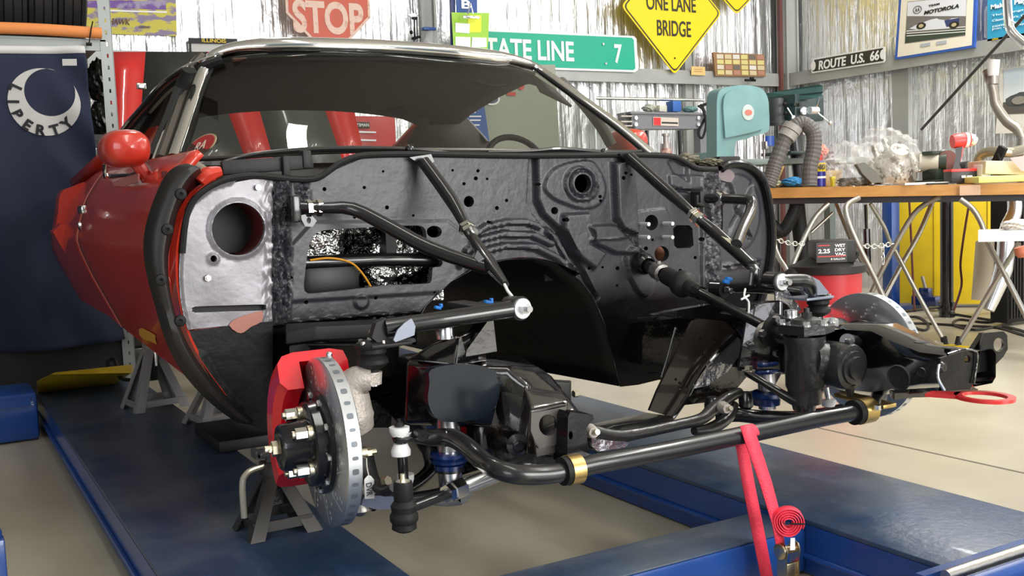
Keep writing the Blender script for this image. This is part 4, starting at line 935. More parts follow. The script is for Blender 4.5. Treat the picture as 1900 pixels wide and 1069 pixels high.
# spring pocket on its outer side
hexa('spring_pocket', [P(750, 668, Y=.06), P(845, 676, Y=-.06), P(940, 690, Y=-.12), P(985, 715, Y=-.16), P(1000, 690, Y=.1), P(880, 655, Y=.22)],
     [P(745, 790, Y=.06), P(850, 786, Y=-.04), P(930, 800, Y=-.08), P(960, 828, Y=-.13), P(1000, 800, Y=.1), P(880, 760, Y=.22)], blkw, .014, railL)
plate('pocket_panel', smooth([(800, 686), (850, 676), (905, 682), (925, 700), (925, 740), (905, 770), (860, 782), (815, 780), (795, 750), (797, 710)], 3), dict(Y=-.105), (0, .02, 0), mat('blue_black_gloss', (.006, .010, .016), .2, 0, 0, spec=.25), (), railL)
# coil tower and arm stand
hexa('coil_tower', [P(800, 640, Y=.0), P(850, 622, Y=-.03), P(895, 612, Y=.02), P(850, 615, Y=.1)], [P(750, 668, Y=.02), P(845, 680, Y=-.06), P(905, 672, Y=.02), P(850, 660, Y=.15)], blkw, .006, railL)
b = MB(); q = P(825, 611, Y=.0); b.lathe(q, EZ, [(.001, .008), (.018, .008), (.020, 0), (.020, -.02)], 22); cpart('upper_shock_nut', b, alum)
plate('arm_stand', [(908, 592), (915, 588), (922, 652), (864, 662), (866, 650)], dict(Y=-.03), (0, .05, 0), blkw, (), railL)
# welds and front face
hexa('rail_front', [P(972, 712, Y=-.15), P(985, 700, Y=-.06), P(1040, 712, Y=-.10), P(1056, 745, Y=-.20), P(985, 757, Y=-.22)], [P(955, 850, Y=-.16), P(985, 840, Y=-.06), P(1045, 830, Y=-.10), P(1056, 850, Y=-.20), P(975, 862, Y=-.22)], mat('brown_black_gloss', (.020, .016, .013), .22, 0, .8, (14, .3)), .008, railL)
bp2 = [(986, 764), (992, 762), (1046, 750), (1050, 753), (1052, 800), (1050, 818), (1030, 826), (1000, 832), (994, 822), (985, 800)]
plate('mount_bracket', bp2, dict(Y=-.27), (0, .006, 0), mat('bare_black_plate', (.10, .092, .085), .38, .4), [ell(1017, 789, 17, 20, 24)], railL)
plate('mount_bracket', [(994, 822), (1050, 812), (1038, 838), (996, 848)], dict(Y=-.265), (0, .006, 0), mat('bare_black_plate', (0, 0, 0)), (), railL)
hexa('mount_bracket', [P(986, 762, Y=-.27), P(1050, 750, Y=-.27), P(1045, 742, Y=-.16), P(988, 752, Y=-.16)], [P(986, 768, Y=-.27), P(1050, 755, Y=-.27), P(1045, 748, Y=-.16), P(988, 760, Y=-.16)], blkw, .001, railL)
# channel that carries the sway bar clamp
plate('clamp_channel', [(1054, 775), (1058, 765), (1100, 770), (1102, 778), (1095, 784), (1088, 795), (1090, 830), (1097, 850), (1092, 856), (1052, 862)], dict(Y=-.31), (0, .05, 0), blk, [ell(1059, 808, 4, 8, 14)], railL)
plate('clamp_flange', [(1050, 858), (1105, 846), (1106, 852), (1052, 866)], dict(Y=-.34), (0, .03, 0), blkw, (), railL)
b = MB(); q = P(962, 826, Y=-.20); b.lathe(q, V((-.5, -.85, 0)), [(.001, .018), (.012, .018), (.012, .006), (.024, .004), (.025, 0)], 24); b.hexn(q, q+V((-.5, -.85, 0)).normalized()*.026, .010); cpart('arm_pivot_bolt', b, blks)
plate('rail_gusset', [(935, 860), (980, 842), (1050, 848), (1052, 865), (1020, 866), (970, 858)], dict(Y=-.25), (0, .006, 0), blk, (), railL)
hexa('body_mount', [P(1020, 708, Y=.0), P(1058, 712, Y=.0), P(1060, 706, Y=.08), P(1025, 704, Y=.08)], [P(1022, 752, Y=.0), P(1058, 752, Y=.0), P(1060, 745, Y=.08), P(1025, 745, Y=.08)], dull, .003, railL)
b = MB(); q = P(1064, 731, Y=.03); b.hexn(q, q+EX*.012, .009); cpart('mount_bolt', b, zinc)
# driver's rail and shock tower with a perforated face
rows = []
for (y, zt, zl, xl, xr) in [(.62, .50, .38, .40, .54), (.40, .53, .38, .42, .54), (.22, .56, .40, .50, .60), (.0, .56, .40, .50, .60), (-.12, .55, .42, .46, .56), (-.25, .545, .44, .40, .51)]:
    rows.append([V((xl, y, zt-.015)), V((xl+.02, y, zt)), V((xr-.02, y, zt)), V((xr, y, zt-.015)), V((xr, y, zl)), V((xl, y, zl)), V((xl, y, zt-.015))])
mb = MB(); mb.grid(rows); mb.add(rows[0][:-1], [tuple(range(6))]); railR = cpart('frame_rail', mb, blkw, angle=50)
plate('cross_plate', [(1205, 762), (1220, 725), (1262, 640), (1285, 597), (1296, 591), (1345, 596), (1368, 618), (1362, 625), (1296, 700), (1262, 748), (1250, 775)], dict(Y=.12), (0, .008, 0), mat('brown_black_plate', (.018, .013, .011), .26, 0, .7),
      [ell(x, y, 2.6, 3.2, 10) for x, y in ((1299, 628), (1326, 630), (1303, 656), (1254, 704), (1261, 711), (1262, 720))], railR)
plate('cross_plate_edge', [(1364, 622), (1374, 630), (1376, 655), (1350, 690), (1312, 716), (1284, 722), (1296, 700)], dict(Y=.105), (0, .02, 0), mat('silvery_gloss_flange', (.42, .42, .45), .16, .8, .5, (22, .9)), (), railR)
plate('spring_pocket', [(1368, 596), (1448, 590), (1452, 690), (1440, 712), (1385, 700), (1350, 742), (1270, 752), (1300, 700)], dict(Y=.15), (0, .12, 0), blkw, (), railR)
b = MB(); b.tube([P(1366, 621, Y=.10), P(1330, 655, Y=.10), P(1298, 695, Y=.10), P(1270, 745, Y=.10), P(1245, 780, Y=.10)], .006, 8, 3); cpart('weld_bead', b, blkw, railR)
b = MB(); b.tube([P(1254, 608, Y=.2), P(1240, 660, Y=.2), P(1228, 700, Y=.2)], .004, 8, 3); cpart('weld_bead', b, alum, railR)
plate('tower_shelf', [(1215, 585), (1250, 577), (1320, 565), (1360, 572), (1380, 590), (1370, 605), (1300, 592), (1250, 590)], dict(Y=.16), (0, .03, 0), blkw, (), railR)
hexa('shock_tower', [P(1385, 560, Y=.02), P(1450, 555, Y=-.05), P(1478, 575, Y=.0), P(1420, 560, Y=.12)], [P(1365, 690, Y=.02), P(1450, 690, Y=-.05), P(1470, 680, Y=.0), P(1410, 680, Y=.12)], blkw, .008, railR)
plate('tower_flange', [(1438, 540), (1460, 535), (1472, 555), (1488, 575), (1470, 585), (1440, 580)], dict(Y=.0), (0, .004, 0), mat('silvery_gloss_flange', (0, 0, 0)), (), railR)
# crossmember behind the sway bar
hexa('crossmember', [P(1092, 802, Y=-.05), P(1140, 788, Y=-.05), P(1250, 772, Y=.06), P(1200, 765, Y=.16), P(1080, 790, Y=.1)], [P(1092, 835, Y=-.05), P(1140, 825, Y=-.05), P(1260, 800, Y=.06), P(1200, 795, Y=.16), P(1080, 825, Y=.1)], blk, .006)
plate('crossmember_lip', [(1098, 812), (1130, 812), (1168, 822), (1160, 830), (1110, 838), (1098, 828)], dict(Y=-.10), (0, .004, 0), mat('silvery_gloss_flange', (0, 0, 0)))
# center link
b = MB(); b.tube([P(1100, 800, Y=-.22), P(1140, 808, Y=-.21), P(1180, 805, Y=-.19), P(1250, 790, Y=-.16), P(1300, 778, Y=-.14), P(1322, 760, Y=-.12), P(1348, 740, Y=-.10), P(1372, 728, Y=-.08)], [.014, .0125, .0125, .0125, .014, .016, .015, .012], 14, 4)
b.tube([P(1288, 800, Y=-.15), P(1320, 795, Y=-.13), P(1350, 775, Y=-.10), P(1362, 750, Y=-.08)], [.010, .015, .015, .012], 12, 4); cl_ = cpart('center_link', b, mat('cast_black', (.018, .017, .016), .30, 0, .2, (50, .2)))
for x, y, Y_ in ((1098, 801, -.235), (1345, 757, -.15)):
    q = P(x, y, Y=Y_); b = MB(); b.lathe(q, V((-.2, -1, 0)), [(.001, .012), (.011, .012), (.014, 0), (.015, -.012)], 18); obj('link_joint', b, castg, cl_)
    b = MB(); b.cyl(q+V((0, -.012, 0)), q+V((.0, -.022, .003)), .006, seg=10); obj('grease_fitting', b, zinc, cl_)
for x, y, r in ((1322, 752, .020), (1384, 742, .018)):
    b = MB(); b.lathe(P(x, y, Y=-.09), EZ, [(.001, .022), (r*.7, .020), (r, .004), (r, -.016), (r*.6, -.024)], 20); obj('ball_socket', b, blks, cl_)

# ---- steering box, pitman arm, column shaft
gx = P(1487, 660, X=.40); gbm = mat('black_cast_housing', (.020, .020, .021), .36, 0, .3, (45, .25))
g0 = P(1493, 700, Y=-.24)
mb = MB(); r_ = pxm(36, g0); mb.lathe(g0, EZ, [(r_*.85, -.062), (r_*.87, -.03), (r_*.98, -.02), (r_*.98, .075), (r_*1.08, .085), (r_*1.08, .10)], 32)
gbx = cpart('steering_box', mb, gbm, angle=40, label='cast black steering gearbox')
tp_ = P(1497, 612, Y=-.24)
mb = MB(); hp_ = [P(x, y, Y=-.29) for x, y in [(1460, 612), (1548, 618), (1548, 640), (1462, 636)]]
mb.prism([tp_+V((x, y, -.006)) for x, y in [(-.062, .03), (-.055, -.045), (.0, -.058), (.055, -.035), (.062, .03), (.0, .055)]], (0, 0, .022)); obj('side_cover', mb, gbm, gbx)
mb = MB(); mb.lathe(tp_+EZ*.016, EZ, [(.040, 0), (.034, .010), (.022, .014), (.001, .014)], 26); mb.hexn(tp_+EZ*.02, tp_+EZ*.042, .0125); mb.cyl(tp_+EZ*.04, tp_+EZ*.052, .007, seg=12); obj('adjuster_boss', mb, gbm, gbx)
for x, y in ((-.052, .028), (-.045, -.042), (.048, -.032), (.0, -.052)):
    q = tp_+V((x, y, .015)); b = MB(); b.hexn(q, q+EZ*.012, .0085); b.cyl(q, q+EZ*.004, .011, seg=14); obj('cover_bolt', b, alum, gbx)
q = P(1467, 582, Y=-.15); b = MB(); b.lathe(q, EZ, [(.016, -.01), (.016, .008), (.001, .012)], 16); b.box(q-EZ*.012, (.05, .05, .008)); obj('fill_cap', b, alum, gbx)
# piston end housing, pointing forward
h0 = P(1540, 668, Y=-.22); h1 = P(1582, 682, Y=-.32); dd = (h1-h0).normalized()
dd = V((.05, -1, -.03)).normalized(); r_ = pxm(44, h1)
mb = MB(); mb.lathe(h1-dd*.13, dd, [(r_*.75, 0), (r_*.98, .05), (r_, .12), (r_*.94, .13), (r_*.72, .132), (r_*.70, .138), (r_*.5, .139), (r_*.48, .146), (.001, .147)], 36); obj('gear_housing', mb, gbm, gbx)
mb = MB(); mb.tube([P(1500, 668, Y=-.25), P(1545, 672, Y=-.26)], .045, 18); obj('gear_housing', mb, gbm, gbx)
q = P(1577, 730, Y=-.31); b = MB(); b.tube([q+EZ*.02, q-EZ*.008], [.014, .007], 10); obj('housing_lug', b, gbm, gbx)
q = P(1571, 633, Y=-.30); b = MB(); b.tube([P(1592, 640, Y=-.20), P(1572, 633, Y=-.29)], [.022, .018], 16); obj('bolt_lug', b, blks, gbx)
b = MB(); b.cyl(q, q-EY*.015, .007, seg=12); obj('lug_bolt', b, alum, gbx)
# input coupling
ic = P(1432, 612, Y=-.13); icd = V((-.15, 1, .22)).normalized()
b = MB(); b.lathe(ic, icd, [(.001, -.012), (.042, -.012), (.042, 0), (.001, 0)], 28); obj('rag_joint', b, dull, gbx)
b = MB(); b.lathe(P(1418, 622, Y=-.12), icd, [(.001, -.006), (.034, -.006), (.034, .006), (.001, .006)], 20, ref=EZ); obj('coupling_flange', b, steel, gbx)
b = MB(); b.cyl(ic-icd*.07, ic, .024); obj('input_shaft', b, blks, gbx)
for x, y in ((1437, 592), (1412, 618), (1438, 655)):
    q = P(x, y, Y=-.15); b = MB(); b.hexn(q, q-EY*.012, .009); obj('coupling_bolt', b, alum, gbx)
# pitman arm
b = MB(); pa = [P(1492, 748, Y=-.24), P(1470, 742, Y=-.23), P(1420, 712, Y=-.17), P(1388, 693, Y=-.12)]
b.tube(pa, [.024, .020, .015, .016], 12, 4, flat=.6); pit_ = cpart('pitman_arm', b, blks)
b = MB(); b.lathe(P(1492, 748, Y=-.24), EZ, [(.001, -.016), (.026, -.016), (.030, 0), (.030, .012)], 24); obj('pitman_socket', b, blks, pit_)
q = P(1389, 690, Y=-.12); b = MB(); b.cyl(q, q+EZ*.004, .016, seg=16); b.hexn(q+EZ*.004, q+EZ*.014, .010); obj('castle_nut', b, zinc, pit_)
# steering shaft with joint
s0, s1 = P(1196, 490, Y=.46), P(1415, 604, Y=-.10); dS = (s1-s0).normalized(); LS = (s1-s0).length
b = MB(); b.lathe(s0, dS, [(.001, -.03), (.030, -.03), (.034, 0), (.030, .012), (.024, .02)], 24); b.cyl(s0, s0+dS*.10, .018, seg=16)
col_ = cpart('steering_shaft', b, blks)
b = MB(); b.lathe(s0, dS, [(.016, .06), (.026, .065), (.026, .10), (.018, .105)], 12); b.cyl(s0+dS*.08-V((0, 0, .03)), s0+dS*.08+V((0, 0, .03)), .008, seg=10); obj('universal_joint', b, steel, col_)
b = MB(); b.lathe(s0, dS, [(.022, .12), (.026, .125), (.027, .19), (.037, .20), (.038, .22), (.033, .23), (.022, .24), (.022, .27), (.018, .28)], 24); obj('shaft_coupler', b, dull, col_)
b = MB(); b.tube([s0+dS*.27, s0+dS*.40, s0+dS*.41, s1], [.0150, .0145, .012, .0125], 12); b.cyl(s0+dS*.27, s0+dS*.30, .020, seg=8); obj('intermediate_shaft', b, blks, col_)
b = MB(); b.lathe(s0-dS*.01, dS, [(.001, -.01), (.028, -.005), (.022, .02)], 20); obj('column_boot', b, blkm, col_)

# ---- driver's frame horn
tl = [P(1556, 598, Y=-.12), P(1640, 604, Y=-.28), P(1668, 622, Y=-.36), P(1720, 643, Y=-.47), P(1800, 652, Y=-.63)]
bl = [P(1552, 735, Y=-.17), P(1600, 738, Y=-.26), P(1648, 732, Y=-.36), P(1700, 722, Y=-.46), P(1800, 722, Y=-.65)]
rows = []
for i, (t_, b_) in enumerate(zip(tl, bl)):
    wd = .10-.004*i; xo = (t_.x+b_.x)/2
    lx = xo-.0; zt, zl = t_.z, b_.z; y = (t_.y+b_.y)/2
    bow = .014 if i < 4 else .0
    rows.append([V((lx-bow*.4, y, zt-.012)), V((lx+.012, y, zt)), V((lx+wd-.012, y, zt)), V((lx+wd, y, zt-.012)), V((lx+wd, y, zl+.012)), V((lx+wd-.012, y, zl)), V((lx+.012, y, zl)), V((lx-bow*.4, y, zl+.012)), V((lx+bow, y, (zt*.6+zl*.4))), V((lx-bow*.4, y, zt-.012))])
mb = MB(); mb.grid(rows); horn = cpart('frame_horn', mb, mat('blue_black_wet_gloss', (.008, .008, .010), .14, 0, 1.0, (10, .12)), angle=60)
R4 = rows[-1]; fcx = R4[0].x; y4 = R4[0].y
# end cap: C shaped plate, folded rim and holes
ecp = [(1745, 665), (1790, 650), (1808, 652), (1812, 662), (1806, 712), (1800, 722), (1752, 726), (1741, 700)]
plate('end_cap', ecp, dict(Y=-.66), (0, .006, 0), blk, [ell(1795, 667, 6, 8, 16)], horn)
b = MB(); b.tube([P(x, y, Y=-.664) for x, y in [(1742, 676), (1740, 700), (1752, 724)]], .003, 8, 3); cpart('rim_edge', b, alum, horn)
b = MB(); b.tube([P(x, y, Y=-.664) for x, y in [(1758, 658), (1790, 649), (1808, 652), (1813, 662), (1806, 712)]], .0028, 8, 3); cpart('rim_edge', b, blkw, horn)
b = MB(); q = P(1748, 682, Y=-.66); b.lathe(q, -EY, [(.001, .006), (.008, .006), (.012, 0)], 16); cpart('plug', b, blks, horn)
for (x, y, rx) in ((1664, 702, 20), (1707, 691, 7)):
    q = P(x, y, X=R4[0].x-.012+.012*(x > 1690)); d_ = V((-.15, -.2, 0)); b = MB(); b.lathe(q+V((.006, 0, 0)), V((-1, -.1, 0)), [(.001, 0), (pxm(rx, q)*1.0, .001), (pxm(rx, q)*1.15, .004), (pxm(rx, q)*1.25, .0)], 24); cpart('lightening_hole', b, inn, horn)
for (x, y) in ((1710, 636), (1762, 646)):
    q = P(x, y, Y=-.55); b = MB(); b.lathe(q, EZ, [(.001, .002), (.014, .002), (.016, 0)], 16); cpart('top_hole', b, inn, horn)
plate('horn_bracket', [(1818, 655), (1826, 618), (1862, 615), (1869, 622), (1870, 648), (1862, 662), (1836, 688), (1812, 692), (1808, 680)], dict(Y=-.62), (.01, .012, 0), blk, [ell(1853, 640, 9.5, 13, 20)], horn)
plate('horn_bracket', [(1802, 655), (1826, 618), (1830, 640), (1820, 684), (1806, 700)], dict(Y=-.60), (.0, .012, 0), blkw, (), horn)
plate('horn_flange', [(1660, 730), (1800, 722), (1815, 722), (1812, 728), (1770, 736), (1690, 738), (1660, 742)], dict(Y=-.55), (.02, .03, 0), blkw, (), horn)
# red tow ring
tw = P(1827, 734, Y=-.66); b = MB(); ring_o = circ(tw, EX, EY, .052, 32, .062); ring_i = circ(tw, EX, EY, .038, 32, .046)
b.prism([p for p in ring_o], (0, 0, -.007), [ring_i]); b.prism([tw+V((-.045, .035, 0)), tw+V((-.07, .09, 0)), tw+V((-.035, .10, 0)), tw+V((.0, .055, 0))], (0, 0, -.007)); cpart('tow_ring', b, mat('red_powdercoat', (.75, .03, .03), .3, 0, .5), label='red tow ring')
# bits between the passenger wheel and firewall: body mount and splash panels
hexa('body_mount', [P(530, 615, Y=.40), P(585, 605, Y=.36), P(740, 600, Y=.36), P(740, 590, Y=.46), P(530, 600, Y=.46)], [P(530, 640, Y=.40), P(585, 632, Y=.36), P(740, 625, Y=.36), P(740, 615, Y=.46), P(530, 630, Y=.46)], dull, .004)
hexa('frame_leg', [P(535, 640, Y=.40), P(600, 632, Y=.38), P(640, 640, Y=.44)], [P(540, 780, Y=.40), P(600, 780, Y=.38), P(640, 780, Y=.44)], dull, .004)
plate('inner_panel', [(610, 628), (740, 615), (745, 690), (640, 700), (610, 680)], dict(Y=.47), (0, .01, 0), inn)
hexa('frame_leg', [P(570, 640, Y=.30), P(740, 640, Y=.26), P(740, 630, Y=.5), P(570, 632, Y=.5)], [P(600, 700, Y=.42), P(740, 700, Y=.38), P(740, 690, Y=.5), P(600, 690, Y=.5)], blk, .004)
# ================================================================ THINGS ROUND THE SHOP
def single(name, mb, m, label, cat, group=None, **k): return obj(name, mb, m, None, label=label, cat=cat, group=group, **k)
def base_of(pts): xs = [p.x for p in pts]; ys = [p.y for p in pts]; zs = [p.z for p in pts]; return V(((min(xs)+max(xs))/2, (min(ys)+max(ys))/2, min(zs)))
BW = WY-.02
# ---- jack stands
def jackstand(label, loc, top_z, hw, m_, pin=True, rot=0, group='jack stands on the runway'):
    loc = V(loc); t = thing('jack_stand', loc, label, 'jack stand', group); H = top_z-loc.z; R_ = Matrix.Rotation(rot, 3, 'Z')
    fr = MB(); tops = []
    for sx in (-1, 1):
        for sy in (-1, 1):
            a = loc+R_ @ V((sx*hw, sy*hw*.85, 0)); b = loc+R_ @ V((sx*.022, sy*.022, H*.70)); d = (b-a).normalized()
            lg = MB(); w1 = R_ @ V((-sx*.034, 0, 0)); w2 = R_ @ V((0, -sy*.034, 0)); th = .0035
            for w_ in (w1, w2):
                nn = w_.cross(d).normalized()*th; vs = [a, a+w_, b+w_*.8, b]; lg.add([p for p in vs]+[p+nn for p in vs], [(0, 1, 2, 3), (7, 6, 5, 4), (0, 4, 5, 1), (1, 5, 6, 2), (2, 6, 7, 3), (3, 7, 4, 0)])
            obj('leg', lg, m_, t)
            tops.append((sx, sy, a))
    for ax_ in (0, 1):
        for s_ in (-1, 1):
            c_ = MB()
            h = .028; k = 1-.9*h/(H*.7)
            if ax_ == 0: p0, p1 = V((-hw*k, s_*hw*.85*k, h)), V((hw*k, s_*hw*.85*k, h))
            else: p0, p1 = V((s_*hw*k, -hw*.85*k, h)), V((s_*hw*k, hw*.85*k, h))
            p0, p1 = loc+R_ @ p0, loc+R_ @ p1; u_ = (p1-p0); c_.box((p0+p1)/2, (u_.length, .004, .024), Matrix.Rotation(atan2(u_.y, u_.x), 3, 'Z')); obj('brace', c_, m_, t)
    c_ = MB(); c_.box(loc+V((0, 0, H*.76)), (.054, .054, H*.20), R_, bev=.004); obj('sleeve', c_, m_, t)
    c_ = MB(); c_.box(loc+V((0, 0, H*.62)), (.034, .020, H*.62), R_, bev=.003); c_.box(loc+V((0, 0, H*.97)), (.09, .045, .016), R_, bev=.004)
    for s_ in (-1, 1): c_.box(loc+R_ @ V((s_*.040, 0, H-.004)), (.012, .045, .02), R_, bev=.002)
    obj('ratchet_post', c_, mat('post_scale_steel', (.10, .10, .105), .5, .6, bump=(90, .8)), t)
    if pin:
        q = loc+V((0, 0, H*.82)); l_ = R_ @ V((-.075, -.03, 0)); c_ = MB(); c_.tube([q, q+l_*.7, q+l_+V((0, 0, -.008)), q+l_*1.12+V((0, 0, -.03)), q+l_*1.13+V((0, 0, -.105))], .0075, 10, 4); obj('release_handle', c_, mat('zinc_grey', (.62, .60, .50), .35, .8), t)
    else:
        q = loc+V((0, 0, H*.7)); c_ = MB(); c_.tube([q+R_ @ V((0, -.03, .02)), q+R_ @ V((0, -.045, -.02)), q+R_ @ V((0.0, -.045, -.07))], .006, 8, 3); obj('release_handle', c_, steel, t)
    return t
js = mat('black_stand_steel', (.042, .038, .034), .40, .35); jg = mat('grey_stand_paint', (.30, .285, .275), .45, .3)
jackstand('black steel jack stand under the car behind the near brake disc', (-.745, .365, ZR), P(495, 836, Y=.365).z, .085, js)
pj = P(288, 755, Z=ZR); jackstand('grey jack stand with a dark chain, farthest back under the door', (pj.x, pj.y, ZR), .47, .105, jg, False, rot=.15)
pj = P(405, 783, Z=ZR); jackstand('grey jack stand under the front corner of the red body', (pj.x, pj.y, ZR), .37, .10, jg, False, rot=.15)
# hook of the lift near the far stand
b = MB(); b.tube([P(205, 695, Z=.2), P(200, 672, Z=.24), P(213, 668, Z=.25), P(222, 700, Z=.2), P(240, 705, Z=.2)], .008, 8, 3); single('chain_hook', b, blkm, 'black hook hanging beside the yellow wheel stop', 'hook', loc=P(212, 705, Z=.14))
# dark low platform between near stand and sill
b = MB(); b.box(P(440, 815, Z=ZR)+V((0.03, 0, .02)), (.26, .34, .036), bev=.004); single('jack_tray', b, mat('dark_tray', (.02, .019, .02), .45, .2), 'flat dark steel tray on the near runway behind the near jack stand', 'tray')

# ---- ratchet strap
strap = mat('red_webbing', (.88, .045, .09), .55, 0, 0, (260, .3)); q = P(1388, 800, Y=Ysb)
st = thing('ratchet_strap', (q.x, q.y, .03), 'red ratchet strap looped over the sway bar with a coiled tail', 'strap')
def webbing(name, pts, w_, wd, m_=strap, par=st, th=.0022):
    w_ = V(w_); mb = MB(); rows = []
    for p in pts: rows.append([p-w_*wd/2, p+w_*wd/2])
    mb.grid(rows); return obj(name, mb, m_, par, solid=th)
R_ = .020; cbar = P(1386, 806, Y=Ysb); wx = EX
loop_ = [cbar+V((0, -sin(a)*R_*1.02, cos(a)*R_*1.02)) for a in [radians(x) for x in range(-90, 100, 20)]]
fr_ = [P(1398, 800, Y=-.378), P(1420, 880, Y=-.40), P(1440, 952, Y=-.43), P(1452, 1000, Y=-.435)]
bk_ = [P(1378, 822, Y=-.332), P(1388, 900, Y=-.335), P(1403, 990, Y=-.34), P(1424, 1100, Y=-.345)]
webbing('webbing', [p+V((.004, 0, 0)) for p in loop_], EX, .026)
def webpx(name, pairs, Y):
    mb = MB(); mb.grid([[P(a, y, Y=yy), P(b, y2, Y=yy)] for (a, y, b, y2), yy in zip(pairs, Y)]); return obj(name, mb, strap, st, solid=.0022)
webpx('webbing', [(1374, 791, 1396, 788), (1383, 820, 1406, 814), (1411, 900, 1432, 893), (1434, 975, 1452, 968), (1440, 1010, 1456, 1010)], (-.376, -.382, -.40, -.42, -.425))
webpx('webbing', [(1364, 822, 1384, 816), (1378, 905, 1400, 902), (1394, 985, 1416, 980), (1413, 1080, 1435, 1080)], (-.335, -.337, -.34, -.345))
cc = P(1462, 968, Y=-.43); spn_ = V((-.62, -.78, 0)).normalized()
mb = MB(); rows = []; e1 = spn_.cross(EZ).normalized()
for i in range(120):
    a = i/120*2*pi*4.6; r = .010+.0235*i/120+.0006*sin(a*3); p = cc+(e1*cos(a)+EZ*sin(a))*r; rows.append([p-spn_*.013, p+spn_*.013])
mb.grid(rows); obj('coiled_tail', mb, strap, st, solid=.0024)
b = MB(); b.tube([cc+spn_*.015-e1*.034, cc+spn_*.016-e1*.01, cc+spn_*.014-e1*.002], .0018, 6); obj('twist_tie', b, blkm, st)
brass = mat('brass_ratchet', (.62, .52, .33), .28, 1)
rc = P(1462, 1035, Y=-.43)
for dx, m_ in ((-.019, brass), (.017, brass)):
    b = MB(); o = rc+EX*dx; b.prism([o+V((0, x, z)) for x, z in [(-.012, .032), (0, .036), (.014, .030), (.017, .016), (.013, 0), (.012, -.05), (.0, -.075), (-.012, -.07), (-.014, 0), (-.017, .018)]], (.003, 0, 0)); obj('side_plate', b, m_, st)
b = MB(); b.cyl(rc+V((-.026, 0, .018)), rc+V((.024, 0, .018)), .0085, seg=16); b.lathe(rc+V((-.021, 0, .018)), -EX, [(.017, 0), (.017, .004), (.012, .006), (.001, .006)], 20)
obj('spool', b, brass, st)
b = MB(); b.box(rc+V((0, -.006, -.035)), (.034, .006, .05), bev=.002); b.cyl(rc+V((-.02, -.004, -.04)), rc+V((.02, -.004, -.04)), .005, seg=10); obj('handle', b, brass, st)
webpx('webbing', [(1446, 1045, 1462, 1045), (1450, 1090, 1468, 1090)], (-.42, -.42))
b = MB(); q = P(1470, 1010, Y=-.445); b.prism([q+V((x, 0, z)) for x, z in [(-.006, -.012), (.008, -.014), (.008, .012), (-.004, .014)]], (0, .001, 0)); obj('label_tag', b, white, st)

# ---- left shelf unit with tyres, flag
YS = 3.25
sh = thing('shelf_unit', (P(120, 300, Y=YS+.2).x-.6, YS+.25, 0), 'grey bolted steel shelving unit behind the flag at the far left', 'shelf')
shm = mat('grey_shelf_steel', (.26, .28, .27), .45, .4)
ux0, ux1 = P(183, 0, Y=YS), P(214, 240, Y=YS)
def upright(p0, w_):
    b = MB(); x = p0.x; holes_ = []
    z = .1
    while z < 2.3:
        holes_.append([V((x+w_*.55+a, YS, z+c)) for a, c in [(-.004, -.009), (.004, -.009), (.004, .009), (-.004, .009)]]); z += .055
    b.prism([V((x, YS, 0)), V((x+w_, YS, 0)), V((x+w_, YS, 2.4)), V((x, YS, 2.4))], (0, .003, 0), holes_); b.box((x+w_, YS+.02, 1.2), (.003, .04, 2.4)); return obj('upright', b, shm, sh)
upx = P(199, 120, Y=YS)
upright(V((upx.x-.025, 0, 0)), .055); 
zs = P(100, 72, Y=YS).z
b = MB(); x1 = upx.x; b.box((x1-1.1, YS+.01, zs-.02), (2.2, .012, .055)); b.box((x1-1.1, YS+.30, zs+.0), (2.2, .6, .008)); obj('shelf_board', b, shm, sh)
for z in (.75, 1.25): b = MB(); b.box((x1-1.1, YS+.30, z), (2.2, .6, .02)); b.box((x1-1.1, YS+.01, z-.01), (2.2, .012, .06)); obj('shelf_board', b, mat('dark_shelf', (.05, .05, .05), .6), sh)
b = MB(); b.box((x1-1.1, YS+.62, 1.25), (2.2, .01, 2.1)); obj('back_panel', b, mat('dark_shelf', (0, 0, 0)), sh)
b = MB(); b.tube([P(-60, 50, Y=YS-.03), P(60, 54, Y=YS-.03), P(130, 58, Y=YS-.03), P(188, 62, Y=YS-.03)], .027, 16, 3); single('foam_tube', b, mat('orange_foam', (.75, .26, .07), .7), 'long orange foam tube lying along the front of the top shelf', 'tube')
# tyres on the top shelf
tyre_m = mat('tyre_rubber', (.012, .012, .012), .65)
for k, (px_, lab) in enumerate(((18, 'black tyre standing on the top shelf, leftmost of three'), (72, 'black tyre standing on the top shelf, middle of three'), (124, 'black tyre standing on the top shelf next to the yellow poster'))):
    q = P(px_, 48, Y=YS+.33); c_ = V((q.x, YS+.33, zs+.318)); wd = .142
    mb = MB(); mb.lathe(c_, EX, [(.18, -wd*.36), (.20, -wd*.47), (.26, -wd*.5), (.295, -wd*.42), (.303, -wd*.30), (.306, -wd*.29), (.298, -wd*.27), (.307, -wd*.25), (.308, -.004), (.299, -.002), (.299, .002), (.308, .004), (.307, wd*.25), (.298, wd*.27), (.306, wd*.29), (.303, wd*.30), (.295, wd*.42), (.26, wd*.5), (.20, wd*.47), (.18, wd*.36), (.18, -wd*.36)], 40)
    obj('tire', mb, tyre_m, None, label=lab, cat='tire', group='tyres on the top shelf')
